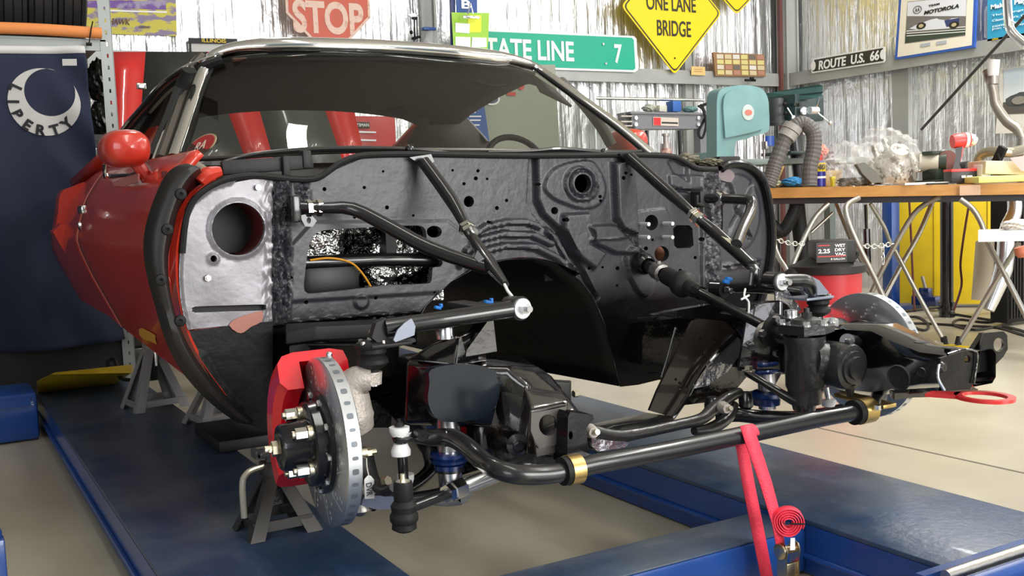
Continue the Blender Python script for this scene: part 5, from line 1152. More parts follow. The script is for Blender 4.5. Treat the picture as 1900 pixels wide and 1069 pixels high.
# black bags on the lower shelves
for (x, y, s_, lab) in ((187, 150, .07, 'crumpled black plastic bag on the shelf beside the flag, upper one'), (191, 225, .07, 'crumpled black plastic bag on the shelf beside the flag, lower one')):
    q = P(x, y, Y=YS+.2); bm = bmesh.new(); bmesh.ops.create_icosphere(bm, subdivisions=4, radius=1)
    for v in bm.verts:
        n_ = v.co.copy(); v.co = V((n_.x*s_*.9, n_.y*s_, n_.z*s_*1.5))*(1+.10*sin(n_.x*9+n_.z*7)*sin(n_.y*8)+.05*sin(n_.z*23+n_.x*11))
    mb = MB(); mb.frombm(bm, Matrix.Translation(q)); single('plastic_bag', mb, mat('black_plastic_film', (.02, .02, .018), .25), lab, 'bag')
# flag
YFp = YS-.05
navy = mat('navy_flag_cloth', (.008, .014, .040), .8)
fl = thing('flag', (P(70, 640, Y=YFp).x, YFp, P(70, 640, Y=YFp).z), 'navy flag with a grey crescent lettered LIBERTY hanging from the shelf', 'flag')
fx0, fx1 = P(-70, 300, Y=YFp).x, P(173, 300, Y=YFp).x
fzt = P(90, 104, Y=YFp).z; fzb = P(90, 652, Y=YFp).z
def fwave(x, z):
    t = (x-fx0)/(fx1-fx0); k = (fzt-z)/(fzt-fzb)
    return .012*sin(x*9+k*2)+.055*k*sin(x*8.5-k*3.5)+.022*sin(x*19+z*5)*k+.035*max(0, t-.55)*sin((x+z*.8)*24)
def fpos(x, z, o=0): return V((x, YFp-fwave(x, z)-o, z))
rows = []
for i in range(61):
    z = fzt-(fzt-fzb)*i/60; rows.append([fpos(fx0+(fx1-fx0)*(j/60)+.02*i/60*(j/60)+.07*(i/60)**2*(j/60), z+.020*(j/60)) for j in range(61)])
obj('cloth', MB().grid(rows), navy, fl, angle=80, solid=.003)
hd_ = [[fpos(fx0+(fx1-fx0)*j/30, fzt+.020*j/30+dz, .002) for j in range(31)] for dz in (.026+.006, -.002)]
obj('header_band', MB().grid(hd_), mat('white_canvas', (.62, .62, .60), .8), fl, angle=80, solid=.004)
cc = P(83, 189, Y=YFp); Ro = pxm(62, cc); ic_ = P(93, 171, Y=YFp); Ri = pxm(43.5, ic_)
def proj2(x, z, o=.004): return fpos(x, z, o)
# crescent mesh as strips between the outer and inner circles
outer = []; n_ = 64
ang0, ang1 = radians(63), radians(63)+2*pi-radians(36)
mb = MB(); rows = []
tip0 = (ic_.x+Ri*cos(radians(62)), ic_.z+Ri*sin(radians(62))); 
for i in range(n_+1):
    a = radians(66)+(radians(388-66))*i/n_; po = (cc.x+Ro*cos(a), cc.z+Ro*sin(a))
    a2 = radians(75)+(radians(385-75))*i/n_; pi_ = (ic_.x+Ri*cos(a2), ic_.z+Ri*sin(a2))
    k = min(1, i/5, (n_-i)/5); mid = ((po[0]+pi_[0])/2, (po[1]+pi_[1])/2); k = k**.7
    po = (mid[0]+(po[0]-mid[0])*k, mid[1]+(po[1]-mid[1])*k); pi_ = (mid[0]+(pi_[0]-mid[0])*k, mid[1]+(pi_[1]-mid[1])*k)
    rows.append([proj2(pi_[0]+(po[0]-pi_[0])*j/6, pi_[1]+(po[1]-pi_[1])*j/6) for j in range(7)])
obj('crescent', MB().grid(rows), mat('flag_grey_white', (.50, .50, .48), .8), fl, angle=80)
inkm = mat('flag_letter_ink', (.012, .012, .016), .8)
for k, ch in enumerate('LIBERTY'):
    a = radians(154+26.4*k); r_ = Ro*.855; x, z = cc.x+r_*cos(a), cc.z+r_*sin(a)
    o_ = text('lettering', ch, proj2(x, z, .0), Ro*.33, V((-sin(a), 0, cos(a))), V((-cos(a), 0, -sin(a))), inkm, fl, .002, bold=.045)
    for v in o_.data.vertices: v.co.y = fpos(v.co.x+OFF[fl].x, v.co.z+OFF[fl].z, .008).y-OFF[fl].y-(.0008 if v.index % 2 else 0)
b = MB(); b.prism([fpos(fx1-.10+x, fzt+z-.01, .004) for x, z in [(0, 0), (.06, 0), (.06, -.03), (0, -.03)]], (0, .001, 0)); obj('label_tab', b, mat('white_canvas', (0, 0, 0)), fl)
b = MB(); q = P(165, 82, Y=YFp); b.tube([q, P(169, 55, Y=YFp-.02), P(172, 40, Y=YFp)], .003, 8); b.tube([q+V((-.012, 0, .0)), q+V((.012, 0, 0))], .008, 8); obj('grommet_tie', b, blkm, fl)

b = MB(); b.box((x1-1.1, YS+.03, .36), (2.2, .02, .66)); obj('kick_panel', b, inn, sh)

# ---- posters on the back wall
def flatpic(name, px, m_, label, cat, X=None, Y=None, th=.006, group=None):
    d = dict(X=X) if X is not None else dict(Y=Y); pts = [P(x, y, **d) for x, y in px]
    ext = V((th, 0, 0)) if X is not None else V((0, th, 0)); t = thing(name, base_of(pts), label, cat, group)
    mb = MB(); mb.prism(pts, ext); obj('sheet' if 'poster' in name or 'photo' in name else 'panel', mb, m_, t); return t
def patch(t, name, px, m_, off, X=None, Y=None):
    d = dict(X=X-off) if X is not None else dict(Y=Y-off); pts = [P(x, y, **d) for x, y in px]; mb = MB(); mb.prism(pts, V((.001, 0, 0)) if X is not None else V((0, .001, 0))); return obj(name, mb, m_, t)
t = flatpic('poster', [(148, -30), (326, -30), (328, 67), (150, 61)], mat('poster_yellow_print', (.62, .55, .05), .5, noise=(9, (.25, .20, .34), .48, .56, (1, 1, 2.5))), 'yellow and purple painted race poster behind the shelf upright', 'poster', Y=BW)
patch(t, 'purple_band', [(148, 1), (308, 1), (308, 18), (148, 13)], mat('poster_purple', (.16, .06, .34), .5, noise=(12, (.35, .30, .45), .5, .6)), .002, Y=BW)
patch(t, 'white_line', [(200, 18), (310, 21), (310, 24), (200, 21)], white, .002, Y=BW)
text('lettering', 'HAWK', P(222, 40, Y=BW-.006), pxm(11, P(222, 40, Y=BW)), EX, EZ, mat('poster_ink', (.16, .08, .05), .6), t, .001, width=pxm(38, P(222, 40, Y=BW)), shear=.25, bold=.02)
text('lettering', 'HAWK', P(268, 50, Y=BW-.006), pxm(4.5, P(268, 50, Y=BW)), EX, EZ, mat('poster_ink', (0, 0, 0)), t, .001, shear=.2)
# licence plate frame
t = thing('plate_frame', P(396, 100, Y=BW-.03), 'black licence plate frame lettered ILLINOIS on the foil wall', 'plate frame')
mb = MB(); mb.prism(poly_px([(350, 70), (440, 72), (442, 102), (353, 101)], Y=BW-.03), (0, .01, 0), [poly_px([(354, 80), (438, 82), (438, 99), (356, 98)], Y=BW-.03)]); obj('frame', mb, dull, t)
text('lettering', 'ILLINOIS', P(397, 75.5, Y=BW-.034), pxm(7, P(397, 75, Y=BW)), EX, EZ, mat('yellow_letters', (.80, .55, .03), .5), t, .001, width=pxm(44, P(397, 75, Y=BW)), bold=.02)
patch(t, 'plate', [(355, 79), (438, 81), (438, 100), (355, 99)], mat('plate_white', (.55, .55, .52), .5), -.012, Y=BW-.03)
# STOP sign
sgr = mat('faded_sign_red', (.56, .095, .055), .5, 0, 0, None, (14, (.50, .10, .06), .5, .62)); sgw = mat('faded_sign_cream', (.72, .52, .43), .55, noise=(20, (.60, .36, .28), .56, .62))
SY = WY-.16; q = P(609, -6, Y=SY)
so = [P(x, y, Y=SY) for x, y in [(529, -45), (574, -84), (648, -84), (692, -43), (692, 42), (656, 75), (540, 75), (529, 60)]]
t = thing('stop_sign', base_of(so), 'worn faded red STOP sign standing on the wall girt', 'sign')
sq_ = P(609, 22, Y=SY)
oc = [q+V((cos(radians(22.5+45*i))*pxm(89, q), 0, sin(radians(22.5+45*i))*pxm(89, q))) for i in range(8)]
mb = MB(); mb.prism(oc, (0, .006, 0)); obj('panel', mb, sgw, t)
oc2 = [q+V((cos(radians(22.5+45*i))*pxm(83.5, q), -.001, sin(radians(22.5+45*i))*pxm(83.5, q))) for i in range(8)]
mb = MB(); mb.prism(oc2, (0, -.001, 0)); obj('red_field', mb, sgr, t)
text('lettering', 'STOP', P(610, 33, Y=SY-.004), pxm(60, q), EX, EZ, sgw, t, .001, width=pxm(138, q), bold=.035)
# small camera clamp
t = thing('clamp_mount', P(768, 117, Y=WY-.13), 'small black clamp mount on a stick above the car roof', 'clamp')
b = MB(); b.tube([P(768, 117, Y=WY-.13), P(769, 34, Y=WY-.13)], .006, 8); b.box(P(769, 34, Y=WY-.13), (.04, .02, .02), bev=.003); b.sphere(P(763, 60, Y=WY-.13), .014); b.sphere(P(770, 70, Y=WY-.13), .014); b.tube([P(764, 72, Y=WY-.13), P(780, 68, Y=WY-.14)], .010, 8); obj('arm', b, blkm, t)
b = MB(); b.prism(poly_px([(757, 27), (770, 24), (778, 30), (766, 33)], Y=WY-.13), (0, .02, 0)); obj('pad', b, alum, t)
bagm = mat('clear_bag_film', (.85, .85, .85), .15, 0, alpha=.35)
def blob(q, sx, sz, seed, amp=.12, sy=None, sub=4):
    bm = bmesh.new(); bmesh.ops.create_icosphere(bm, subdivisions=sub, radius=1); r_ = random.Random(seed); ph = [r_.uniform(0, 6) for _ in range(6)]
    for v in bm.verts:
        n_ = v.co.copy(); k = 1+amp*sin(n_.x*6+ph[0])*sin(n_.z*5+ph[1])+amp*.6*sin(n_.x*13+n_.z*11+ph[2])+amp*.4*sin(n_.y*17+n_.z*19+ph[3]); v.co = V((n_.x*sx*k, n_.y*(sy or sx)*k, n_.z*sz*k))
    mb = MB(); mb.frombm(bm, Matrix.Translation(q)); return mb
single('plastic_bag', blob(P(806, 88, Y=WY-.17), .075, .13, 4, .08, .05), bagm, 'small clear plastic bag beside the green clipboard', 'bag')
b = MB(); b.box(P(795, 54, Y=WY-.17), (.10, .06, .02), bev=.004); single('box_lid', b, mat('blue_lid', (.04, .12, .4), .4), 'flat blue lid on top of the clear bag', 'lid')
# tall blue banner
YB = WY-.45; blu = mat('banner_blue', (.018, .075, .30), .5)
t = flatpic('banner', [(845, -60), (884, -60), (888, 120), (910, 275), (872, 275), (850, 120)], blu, 'tall narrow blue banner with white lettering seen through the windshield', 'banner', Y=YB)
b = MB(); b.prism(poly_px([(835, -60), (844, -60), (846, 90), (838, 90)], Y=YB+.02), (0, .02, 0)); obj('side_rail', b, mat('dark_blue_rail', (.01, .03, .14), .4), t)
text('lettering', 'B', P(865, 8, Y=YB-.004), pxm(16, P(865, 8, Y=YB)), EX, EZ, white, t, .001, width=pxm(20, P(865, 8, Y=YB)), bold=.03)
text('lettering', 'K', P(884, 186, Y=YB-.004), pxm(14, P(884, 186, Y=YB)), EX, EZ, white, t, .001, bold=.03)
text('lettering', 'EP', P(880, 205, Y=YB-.004), pxm(9, P(884, 205, Y=YB)), EX, EZ, white, t, .001, width=pxm(17, P(884, 205, Y=YB)), bold=.03)
for y, w_ in ((216, 22), (223, 20), (232, 16)): patch(t, 'white_print', [(882-w_/2, y-1.2), (882+w_/2, y-1.2), (882+w_/2, y+1.2), (882-w_/2, y+1.2)], white, .004, Y=YB)
# grey cabinet panel with round stickers behind the passenger window
t = flatpic('cabinet', [(893, 120), (1030, 120), (1042, 330), (908, 330)], mat('grey_green_cabinet', (.30, .32, .26), .5), 'grey green metal cabinet seen through the driver window', 'cabinet', Y=WY-.25, th=.2)
qd = P(912, 184, Y=WY-.262); b = MB(); b.prism([qd+V((cos(a)*pxm(18, qd), 0, sin(a)*pxm(11, qd))) for a in [i*pi/12 for i in range(24)]], (0, .003, 0)); obj('oval_sticker', b, white, t)
b = MB(); b.prism([qd+V((cos(a)*pxm(14, qd), -.001, sin(a)*pxm(8, qd))) for a in [i*pi/12 for i in range(24)]], (0, -.001, 0)); obj('oval_emblem', b, mat('slate_print', (.06, .08, .14), .5), t)
qd = P(967, 160, Y=WY-.262); b = MB(); b.prism([qd+V((cos(a)*pxm(7, qd), 0, sin(a)*pxm(7, qd))) for a in [i*pi/10 for i in range(20)]], (0, .003, 0)); obj('round_sticker', b, mat('sign_red', (.5, .04, .03), .5), t)
patch(t, 'red_stripe_label', [(941, 170), (957, 171), (957, 178), (941, 177)], mat('sign_red', (0, 0, 0)), .012, Y=WY-.25)
# clipboard
t = flatpic('clipboard', [(838, 23), (908, 24), (905, 95), (842, 93)], mat('lime_acrylic', (.33, .62, .04), .25, 0, .3), 'lime green clipboard with papers hanging in front of the blue banner', 'clipboard', Y=YB-.006)
patch(t, 'yellow_sheet', [(868, 28), (893, 28), (893, 60), (868, 60)], mat('yellow_note', (.75, .80, .03), .5), .003, Y=YB-.006)
for px_ in ([(845, 42), (872, 44), (871, 62), (845, 60)], [(845, 68), (873, 69), (873, 88), (845, 86)], [(876, 69), (903, 70), (903, 88), (875, 88)]): patch(t, 'paper', px_, white, .005, Y=YB-.006)
b = MB(); b.box(P(874, 32, Y=YB-.08), (.13, .02, .02), bev=.004); b.tube([P(868, 26, Y=YB-.08), P(873, 6, Y=YB-.08), P(878, 26, Y=YB-.08)], .006, 8); obj('clip', b, chrome, t)
# green road sign
grn = mat('sign_green', (.0, .40, .255), .4)
GY = WY-.15
t = flatpic('road_sign', [(852, 52), (1176, 67), (1181, 72), (1184, 130), (1178, 134), (850, 124)], white, 'green STATE LINE 7 road sign standing on the girt behind the car roof', 'sign', Y=GY)
patch(t, 'green_field', [(856, 56), (1172, 70), (1176, 74), (1179, 127), (1175, 130), (856, 120)], grn, .002, Y=GY)
q = P(1040, 98, Y=GY)
text('lettering', 'STATE LINE', P(977, 92, Y=GY-.006), pxm(37, q), EX, EZ, white, t, .001, width=pxm(206, q), bold=.025)
text('lettering', '7', P(1147, 100, Y=GY-.006), pxm(36, q), EX, EZ, white, t, .001, width=pxm(18, q), bold=.025)
for x, y in ((1119, 82), (1124, 118)): b = MB(); p_ = P(x, y, Y=GY-.006); b.cyl(p_, p_-EY*.006, .010, seg=10); obj('bolt', b, steel, t)
# yellow diamonds
ysig = mat('sign_yellow', (.88, .66, .0), .4); sblk = mat('sign_black', (.02, .018, .01), .5)
def diamond(px, lab, txt=()):
    DY = WY-.17; L_, B_, R__, T_ = [P(x, y, Y=DY) for x, y in px]; c_ = (L_+B_+R__+T_)/4
    def rd(k, o):
        cs = [c_+(p-c_)*k for p in (L_, B_, R__, T_)]; out = []
        for i in range(4):
            a, b_, d = cs[i-1], cs[i], cs[(i+1) % 4]
            for s_ in range(5):
                u = s_/4; p0 = b_+(a-b_)*.06; p2 = b_+(d-b_)*.06; out.append((p0*(1-u)**2+b_*2*u*(1-u)+p2*u*u)+V((0, -o, 0)))
        return out
    t = thing('warning_sign', base_of([L_, B_, R__, T_]), lab, 'sign', 'yellow warning signs')
    for k, o, m_, nm in ((1, 0, ysig, 'panel'), (.965, .002, sblk, 'black_border'), (.935, .0035, ysig, 'yellow_field')): b = MB(); b.prism(rd(k, o), (0, .001 if o else .005, 0)); obj(nm, b, m_, t)
    for s_, x, y, h, w_ in txt: text('lettering', s_, P(x, y, Y=DY-.007), pxm(h, c_), EX, EZ, sblk, t, .001, width=pxm(w_, c_), bold=.012)
    if txt: b = MB(); p_ = P(1252, 108, Y=DY-.005); b.cyl(p_, p_-EY*.004, .008, seg=10); obj('bolt', b, sblk, t)
diamond([(1153, 11), (1252, 139), (1339, 25), (1243, -96)], 'yellow diamond sign lettered ONE LANE BRIDGE', [('ONE LANE', 1246, 7, 27, 116), ('BRIDGE', 1251, 53, 29, 80)])
diamond([(1275, -75), (1367, 27), (1452, -62), (1360, -160)], 'yellow diamond sign cut by the top edge of the photo')
# cards on the girt
t = flatpic('card', [(1283, 123), (1308, 124), (1309, 140), (1283, 139)], mat('manila_card', (.72, .50, .20), .6), 'small tan card on the girt beside the diamond sign', 'card', Y=WY-.15)
for y in (128, 132): patch(t, 'print', [(1288, y), (1303, y), (1303, y+1.2), (1288, y+1.2)], mat('tan_ink', (.45, .25, .08), .6), .002, Y=WY-.15)
t = flatpic('card_plaque', [(1323, 97), (1418, 101), (1421, 142), (1328, 141)], mat('plaque_wood', (.30, .16, .07), .5), 'wooden plaque holding rows of business cards on the girt', 'plaque', Y=WY-.16, th=.02)
cc_ = [(.62, .58, .46), (.42, .20, .14), (.14, .12, .10), (.62, .55, .22), (.66, .64, .58), (.60, .50, .30)]
k = 0
for i in range(6):
    for j in range(4):
        x = 1329+15*i; y = 100+.3*i+9.8*j; col = cc_[(i*5+j*3+i*j) % 6]; k += 1
        patch(t, 'business_card', [(x+.8+j*.5, y+.6), (x+13+j*.5, y+1), (x+13.3+j*.5, y+9), (x+1+j*.5, y+8.6)], mat('card_%d' % ((i*5+j*3+i*j) % 6), col, .5), .003+.0005*j, Y=WY-.16)
b = MB(); q = P(1392, 149, Y=WY-.2); b.box(q, (.12, .02, .02), bev=.003); b.box(q+V((.02, 0, .012)), (.04, .02, .03), bev=.003); single('clamp', b, blkm, 'small dark clamp on the girt under the business card plaque', 'clamp')
# ---- right wall pictures
RX = WX-.16
t = flatpic('route_sign', [(1508, 109), (1512, 108), (1638, 86), (1642, 88), (1642, 113), (1640, 116), (1507, 136), (1505, 133)], white, 'black ROUTE U.S. 66 road sign on the right wall girt', 'sign', X=RX)
patch(t, 'black_field', [(1511, 111), (1638, 89), (1639, 113), (1508, 133)], mat('sign_near_black', (.025, .025, .02), .4), .003, X=RX)
q = P(1575, 112, X=RX)
text('lettering', 'ROUTE  U.S.  66', P(1573, 112, X=RX-.008), pxm(17.5, q), -EY, EZ, white, t, .001, width=(P(1629, 100, X=RX)-P(1517, 122, X=RX)).length, bold=.03, shear=.12)
for x, y in ((1509, 122), (1638, 101)): b = MB(); p_ = P(x, y, X=RX-.006); b.prism([p_+V((0, cos(a)*.028, sin(a)*.040)) for a in [i*pi/8 for i in range(16)]], (-.001, 0, 0)); obj('notch', b, white, t)
fx = RX
t = thing('framed_poster', base_of(poly_px([(1660, 111), (1805, 85)], X=fx)), 'blue framed poster of a white open wheel race car on the right wall', 'picture')
outp = [(1670, -30), (1813, -48), (1808, 88), (1660, 111)]
inp = [(1674, -26), (1808, -44), (1803, 84), (1665, 106)]
b = MB(); b.prism(poly_px(outp, X=fx), (.02, 0, 0)); obj('frame', b, mat('frame_blue', (.03, .10, .42), .35), t)
patch(t, 'mat_board', inp, mat('cream_mat', (.80, .75, .62), .6), .002, X=fx)
patch(t, 'photo', [(1684, 3), (1794, -8), (1791, 66), (1679, 81)], mat('photo_grey_tarmac', (.17, .16, .15), .5), .004, X=fx)
patch(t, 'title_band', [(1684, 4), (1793, -7), (1792, 30), (1683, 30)], mat('title_white', (.70, .72, .76), .5), .005, X=fx)
patch(t, 'grass', [(1680, 62), (1791, 52), (1791, 64), (1679, 80)], mat('photo_dark_green', (.04, .06, .04), .5), .005, X=fx)
for y in (57, 61.5, 66): patch(t, 'track_line', [(1682, y), (1791, y-8), (1791, y-6.6), (1682, y+1.4)], white, .0055, X=fx)
q = P(1740, 18, X=fx)
text('lettering', 'TEAM', P(1733, 9, X=fx-.008), pxm(3.5, q), -EY, EZ, sblk, t, .001, bold=.02, width=(P(1743, 9, X=fx)-P(1723, 9, X=fx)).length)
text('lettering', 'MOTOROLA', P(1746, 17.5, X=fx-.008), pxm(7, q), -EY, EZ, sblk, t, .001, width=(P(1778, 18, X=fx)-P(1714, 18, X=fx)).length, bold=.04, shear=.25)
qm = P(1702, 18, X=fx-.008); b = MB(); b.lathe(qm, -EX, [(.001, .001), (.0, .001)], 4) if False else None
b = MB(); b.prism([qm+V((0, cos(a)*.040, sin(a)*.030)) for a in [i*pi/12 for i in range(24)]], (.001, 0, 0), [[qm+V((0, cos(a)*.035, sin(a)*.026)) for a in [i*pi/12 for i in range(24)]]]); obj('round_emblem', b, sblk, t)
b = MB()
for s_ in (-1, 1): b.prism([qm+V((0, s_*.011+y_, z_)) for y_, z_ in [(-.010, -.016), (0, .018), (.010, -.016), (.005, -.012), (0, 0), (-.005, -.012)]], (.001, 0, 0))
obj('emblem_wings', b, sblk, t)
carpx = [(1687, 53), (1700, 46), (1712, 42), (1722, 38), (1728, 36), (1738, 34), (1742, 36), (1758, 38), (1766, 34), (1780, 33), (1779, 47), (1772, 51), (1760, 52), (1712, 55), (1700, 55)]
patch(t, 'race_car', carpx, mat('race_car_white', (.70, .72, .78), .4), .006, X=fx)
patch(t, 'race_car_tail', [(1752, 38), (1780, 33), (1779, 47), (1756, 50)], mat('race_car_navy', (.04, .05, .16), .4), .0065, X=fx)
for x, y in ((1709, 48), (1770, 46)):
    q_ = P(x, y, X=fx-.008); b = MB(); b.prism([q_+V((0, cos(a)*.045, sin(a)*.026)) for a in [i*pi/8 for i in range(16)]], (.001, 0, 0)); obj('wheel', b, sblk, t)
    b = MB(); b.prism([q_+V((-.001, cos(a)*.022, sin(a)*.014)) for a in [i*pi/8 for i in range(16)]], (.001, 0, 0)); obj('wheel_rim', b, mat('tan_rim', (.5, .42, .25), .5), t)
for x, y in ((1717, 83), (1747, 79)):
    q_ = P(x, y, X=fx-.006); b = MB(); b.box(q_, (.002, .09, .024)); obj('small_car_print', b, mat('print_grey', (.42, .46, .50), .5), t)
# blue info poster
t = flatpic('poster', [(1832, -40), (1960, -60), (1955, 62), (1832, 84)], mat('poster_sky_blue', (.03, .30, .50), .45), 'bright blue poster with white lettering at the top right corner', 'poster', X=RX+.02)
q = P(1865, 10, X=RX)
def rtext(s_, x0, x1, y, h, tt, X_, m_=white, **k):
    c_ = P((x0+x1)/2, y, X=X_); return text('lettering', s_, c_, pxm(h, c_), -EY, EZ, m_, tt, .001, width=(P(x1, y, X=X_)-P(x0, y, X=X_)).length, **k)
rtext('Making Playground', 1838, 1945, 4, 11, t, RX+.012, bold=.03)
for i, (a, b_) in enumerate(((1840, 1868), (1841, 1880), (1841, 1900), (1840, 1870))): rtext(['The Wings', 'Classic Cars, Our', 'contribute Brand', 'Join us today'][i], a, b_+30, 24+8.5*i, 4.5, t, RX+.012)
rtext('site', 1841, 1852, 72, 4, t, RX+.012, m_=mat('yellow_letters', (0, 0, 0)))
# vintage car photo
t = flatpic('photo_print', [(1858, 128), (1960, 112), (1960, 245), (1847, 248)], mat('photo_paper', (.70, .68, .62), .5), 'large print of a vintage convertible under clouds on the right wall', 'picture', X=WX-.03)
patch(t, 'sky', [(1862, 130), (1960, 115), (1960, 180), (1862, 190)], mat('print_clouds', (.55, .66, .74), .5, noise=(3, (.72, .72, .70), .4, .6)), .003, X=WX-.03)
patch(t, 'field', [(1861, 190), (1960, 180), (1960, 208), (1861, 212)], mat('print_dark', (.10, .09, .08), .5), .003, X=WX-.03)
patch(t, 'vintage_car', [(1866, 184), (1875, 178), (1886, 174), (1892, 171), (1904, 170), (1930, 172), (1930, 196), (1870, 196), (1866, 190)], mat('print_car_grey', (.07, .075, .08), .4), .005, X=WX-.03)
q_ = P(1891, 186, X=WX-.04); b = MB(); b.prism([q_+V((0, cos(a)*.06, sin(a)*.03)) for a in [i*pi/8 for i in range(16)]], (.001, 0, 0)); obj('wheel', b, mat('print_wheel', (.25, .24, .2), .4), t)
b = MB(); b.prism(poly_px([(1832, 10), (1826, 20), (1826, 70), (1832, 72)], X=WX-.03), (.003, 0, 0)); single('paper_strip', b, white, 'narrow white paper strip between the framed poster and the blue poster', 'paper')
# ---- brace rod on the right wall
R2 = Matrix.Rotation(atan2(rt.y, rt.x), 3, 'Z')
b = MB(); b.tube([P(1710, 240, X=WX-.25), P(1905, 25, X=WX-.75)], .011, 10); struct('trim_9', b, mat('dark_rod', (.05, .05, .05), .5), 40)
# ---- exhaust pipes hanging at the right
rust = mat('rusty_pipe', (.34, .31, .27), .38, .75, noise=(5, (.14, .07, .045), .56, .66)); PX = 4.4
b = MB(); b.tube([P(1832, 130, X=PX), P(1843, 168, X=PX), P(1848, 195, X=PX), P(1868, 225, X=PX), P(1890, 242, X=PX), P(1898, 262, X=PX)], [.030, .030, .030, .031, .031, .033], 16, 4); b.lathe(P(1842, 150, X=PX), EZ, [(.034, -.02), (.034, .03)], 20)
ex = thing('exhaust_pipe', (P(1895, 330, X=PX).x, P(1895, 330, X=PX).y, P(1895, 340, X=PX).z), 'rusty bent exhaust pipe with a white bag on its end', 'exhaust pipe')
obj('pipe', b, rust, ex)
b = MB(); b.tube([P(1898, 255, X=PX), P(1900, 300, X=PX), P(1900, 345, X=PX)], [.045, .05, .05], 18, 3); b.lathe(P(1893, 262, X=PX), (-.3, -1, 0), [(.030, 0), (.030, .03), (.018, .032)], 18); obj('collector', b, steel, ex)
b = MB(); b.tube([P(1842, 146, X=PX), P(1843, 125, X=PX), P(1845, 110, X=PX)], [.030, .036, .034], 14, 2, cap=False); obj('end_bag', b, mat('white_bag_film', (.75, .75, .74), .4), ex)
b = MB(); b.tube([P(1868, -20, X=PX-.1), P(1871, 35, X=PX-.1), P(1878, 60, X=PX-.1), P(1905, 85, X=PX-.1)], .027, 16, 4); b.tube([P(1858, 25, X=PX-.11), P(1882, 42, X=PX-.11)], .004, 6); single('exhaust_tube', b, chrome, 'shiny bent exhaust tube hanging at the top right corner', 'exhaust pipe')
b = MB(); b.tube([P(1814, 302, X=4.1), P(1820, 288, X=4.1), P(1840, 281, X=4.1), P(1870, 283, X=4.1), P(1896, 278, X=4.36)], [.030, .030, .029, .029, .03], 16, 4, cap=False); e2 = obj('side_pipe', b, mat('bronze_pipe', (.40, .36, .26), .35, .8), ex)
b = MB(); b.box(P(1855, 287, X=4.05), (.03, .05, .10), Matrix.Rotation(.5, 3, 'X'), bev=.004); b.tube([P(1852, 285, X=4.03), P(1858, 306, X=4.03)], .006, 6); obj('clamp', b, blkm, e2)

# ---- workbench
zt = .845
tl_, tr_ = P(1418, 349, D=5.85), P(1935, 339, D=5.25)
dirv = (tr_-tl_).normalized(); back = V((-dirv.y, dirv.x, 0)).normalized(); back = back if back.y > 0 else -back
th = pxm(19, tl_)
oak = mat('oak_bench_edge', (.60, .30, .08), .4, 0, .2, None, (7, (.50, .24, .06), .4, .65, (1, 1, 6)))
tb = thing('workbench', ((tl_+tr_)/2+back*.35).xy.to_3d(), 'long folding workbench with an oak edged top on tube legs', 'workbench')
b = MB(); t4 = [tl_, tr_, tr_+back*.75, tl_+back*.75]; b.prism([p-EZ*th for p in t4], (0, 0, th)); obj('table_top', b, oak, tb)
b = MB(); b.prism([p-EZ*(th+.035)+back*.06 for p in [tl_, tr_]]+[p-EZ*(th+.035)+back*.12 for p in [tr_, tl_]], (0, 0, .034)); obj('apron_rail', b, mat('dark_apron', (.045, .045, .05), .45, .3), tb)
b = MB(); q = P(1800, 353, D=dep(tl_+dirv*(.78*(tr_-tl_).length)))-back*.003; b.box(q+back*.0, (.10, .004, th*.9), Matrix.Rotation(atan2(dirv.y, dirv.x), 3, 'Z')); obj('tape_patch', b, mat('pale_tape', (.68, .45, .30), .4), tb)
legm = mat('galvanised_leg', (.40, .39, .35), .33, .85)
def legtube(pts, D0, D1, r=.0145, par=None, nm='leg', m_=None):
    n = len(pts); b = MB(); b.tube([P(x, y, D=D0+(D1-D0)*i/(n-1)) for i, (x, y) in enumerate(pts)], r, 12, 3); return obj(nm, b, m_ or legm, par or tb)
legtube([(1593, 368), (1572, 380), (1571, 402), (1590, 450), (1624, 518), (1668, 615), (1690, 655)], 5.55, 5.15)
legtube([(1745, 366), (1722, 376), (1695, 398), (1661, 455), (1630, 515), (1600, 580)], 5.5, 5.8)
legtube([(1730, 375), (1705, 434), (1668, 500), (1641, 552), (1625, 580)], 6.1, 5.9)
legtube([(1660, 462), (1705, 550), (1752, 634)], 5.7, 5.42, .012)
legtube([(1782, 370), (1805, 388), (1822, 417), (1833, 451), (1870, 520), (1905, 590)], 5.35, 5.2)
legtube([(1537, 378), (1515, 400), (1500, 425), (1484, 460), (1455, 530)], 5.75, 5.7)
legtube([(1551, 378), (1568, 420), (1590, 470), (1615, 510)], 6.2, 6.0, .012)
legtube([(1427, 385), (1440, 465), (1465, 510), (1500, 590), (1530, 640)], 5.75, 5.2, .0135)
legtube([(1545, 395), (1505, 432)], 6.1, 6.1, .010)
legtube([(1615, 378), (1640, 420), (1652, 450), (1672, 490)], 6.0, 6.1, .012)
for x0, y0, x1, y1, n_, dd_ in ((1598, 456, 1656, 452, 9, 5.5), (1438, 444, 1490, 452, 8, 5.7)):
    b = MB()
    for i in range(n_):
        c_ = P(x0+(x1-x0)*i/n_, y0+(y1-y0)*i/n_+3*sin(i/n_*pi), D=dd_-.05); c2_ = P(x0+(x1-x0)*(i+1.4)/n_, y0+(y1-y0)*(i+1.4)/n_+3*sin((i+1)/n_*pi), D=dd_-.05)
        u = (c2_-c_).normalized(); v_ = EZ if i % 2 else u.cross(EZ); L = (c2_-c_).length/2; m0_ = (c_+c2_)/2
        b.tube([m0_+u*L*cos(t_)+v_*.011*sin(t_) for t_ in [k*pi/6 for k in range(13)]], .0032, 6, cap=False)
    obj('chain', b, mat('chain_steel', (.62, .61, .55), .35, .8), tb)
b = MB()
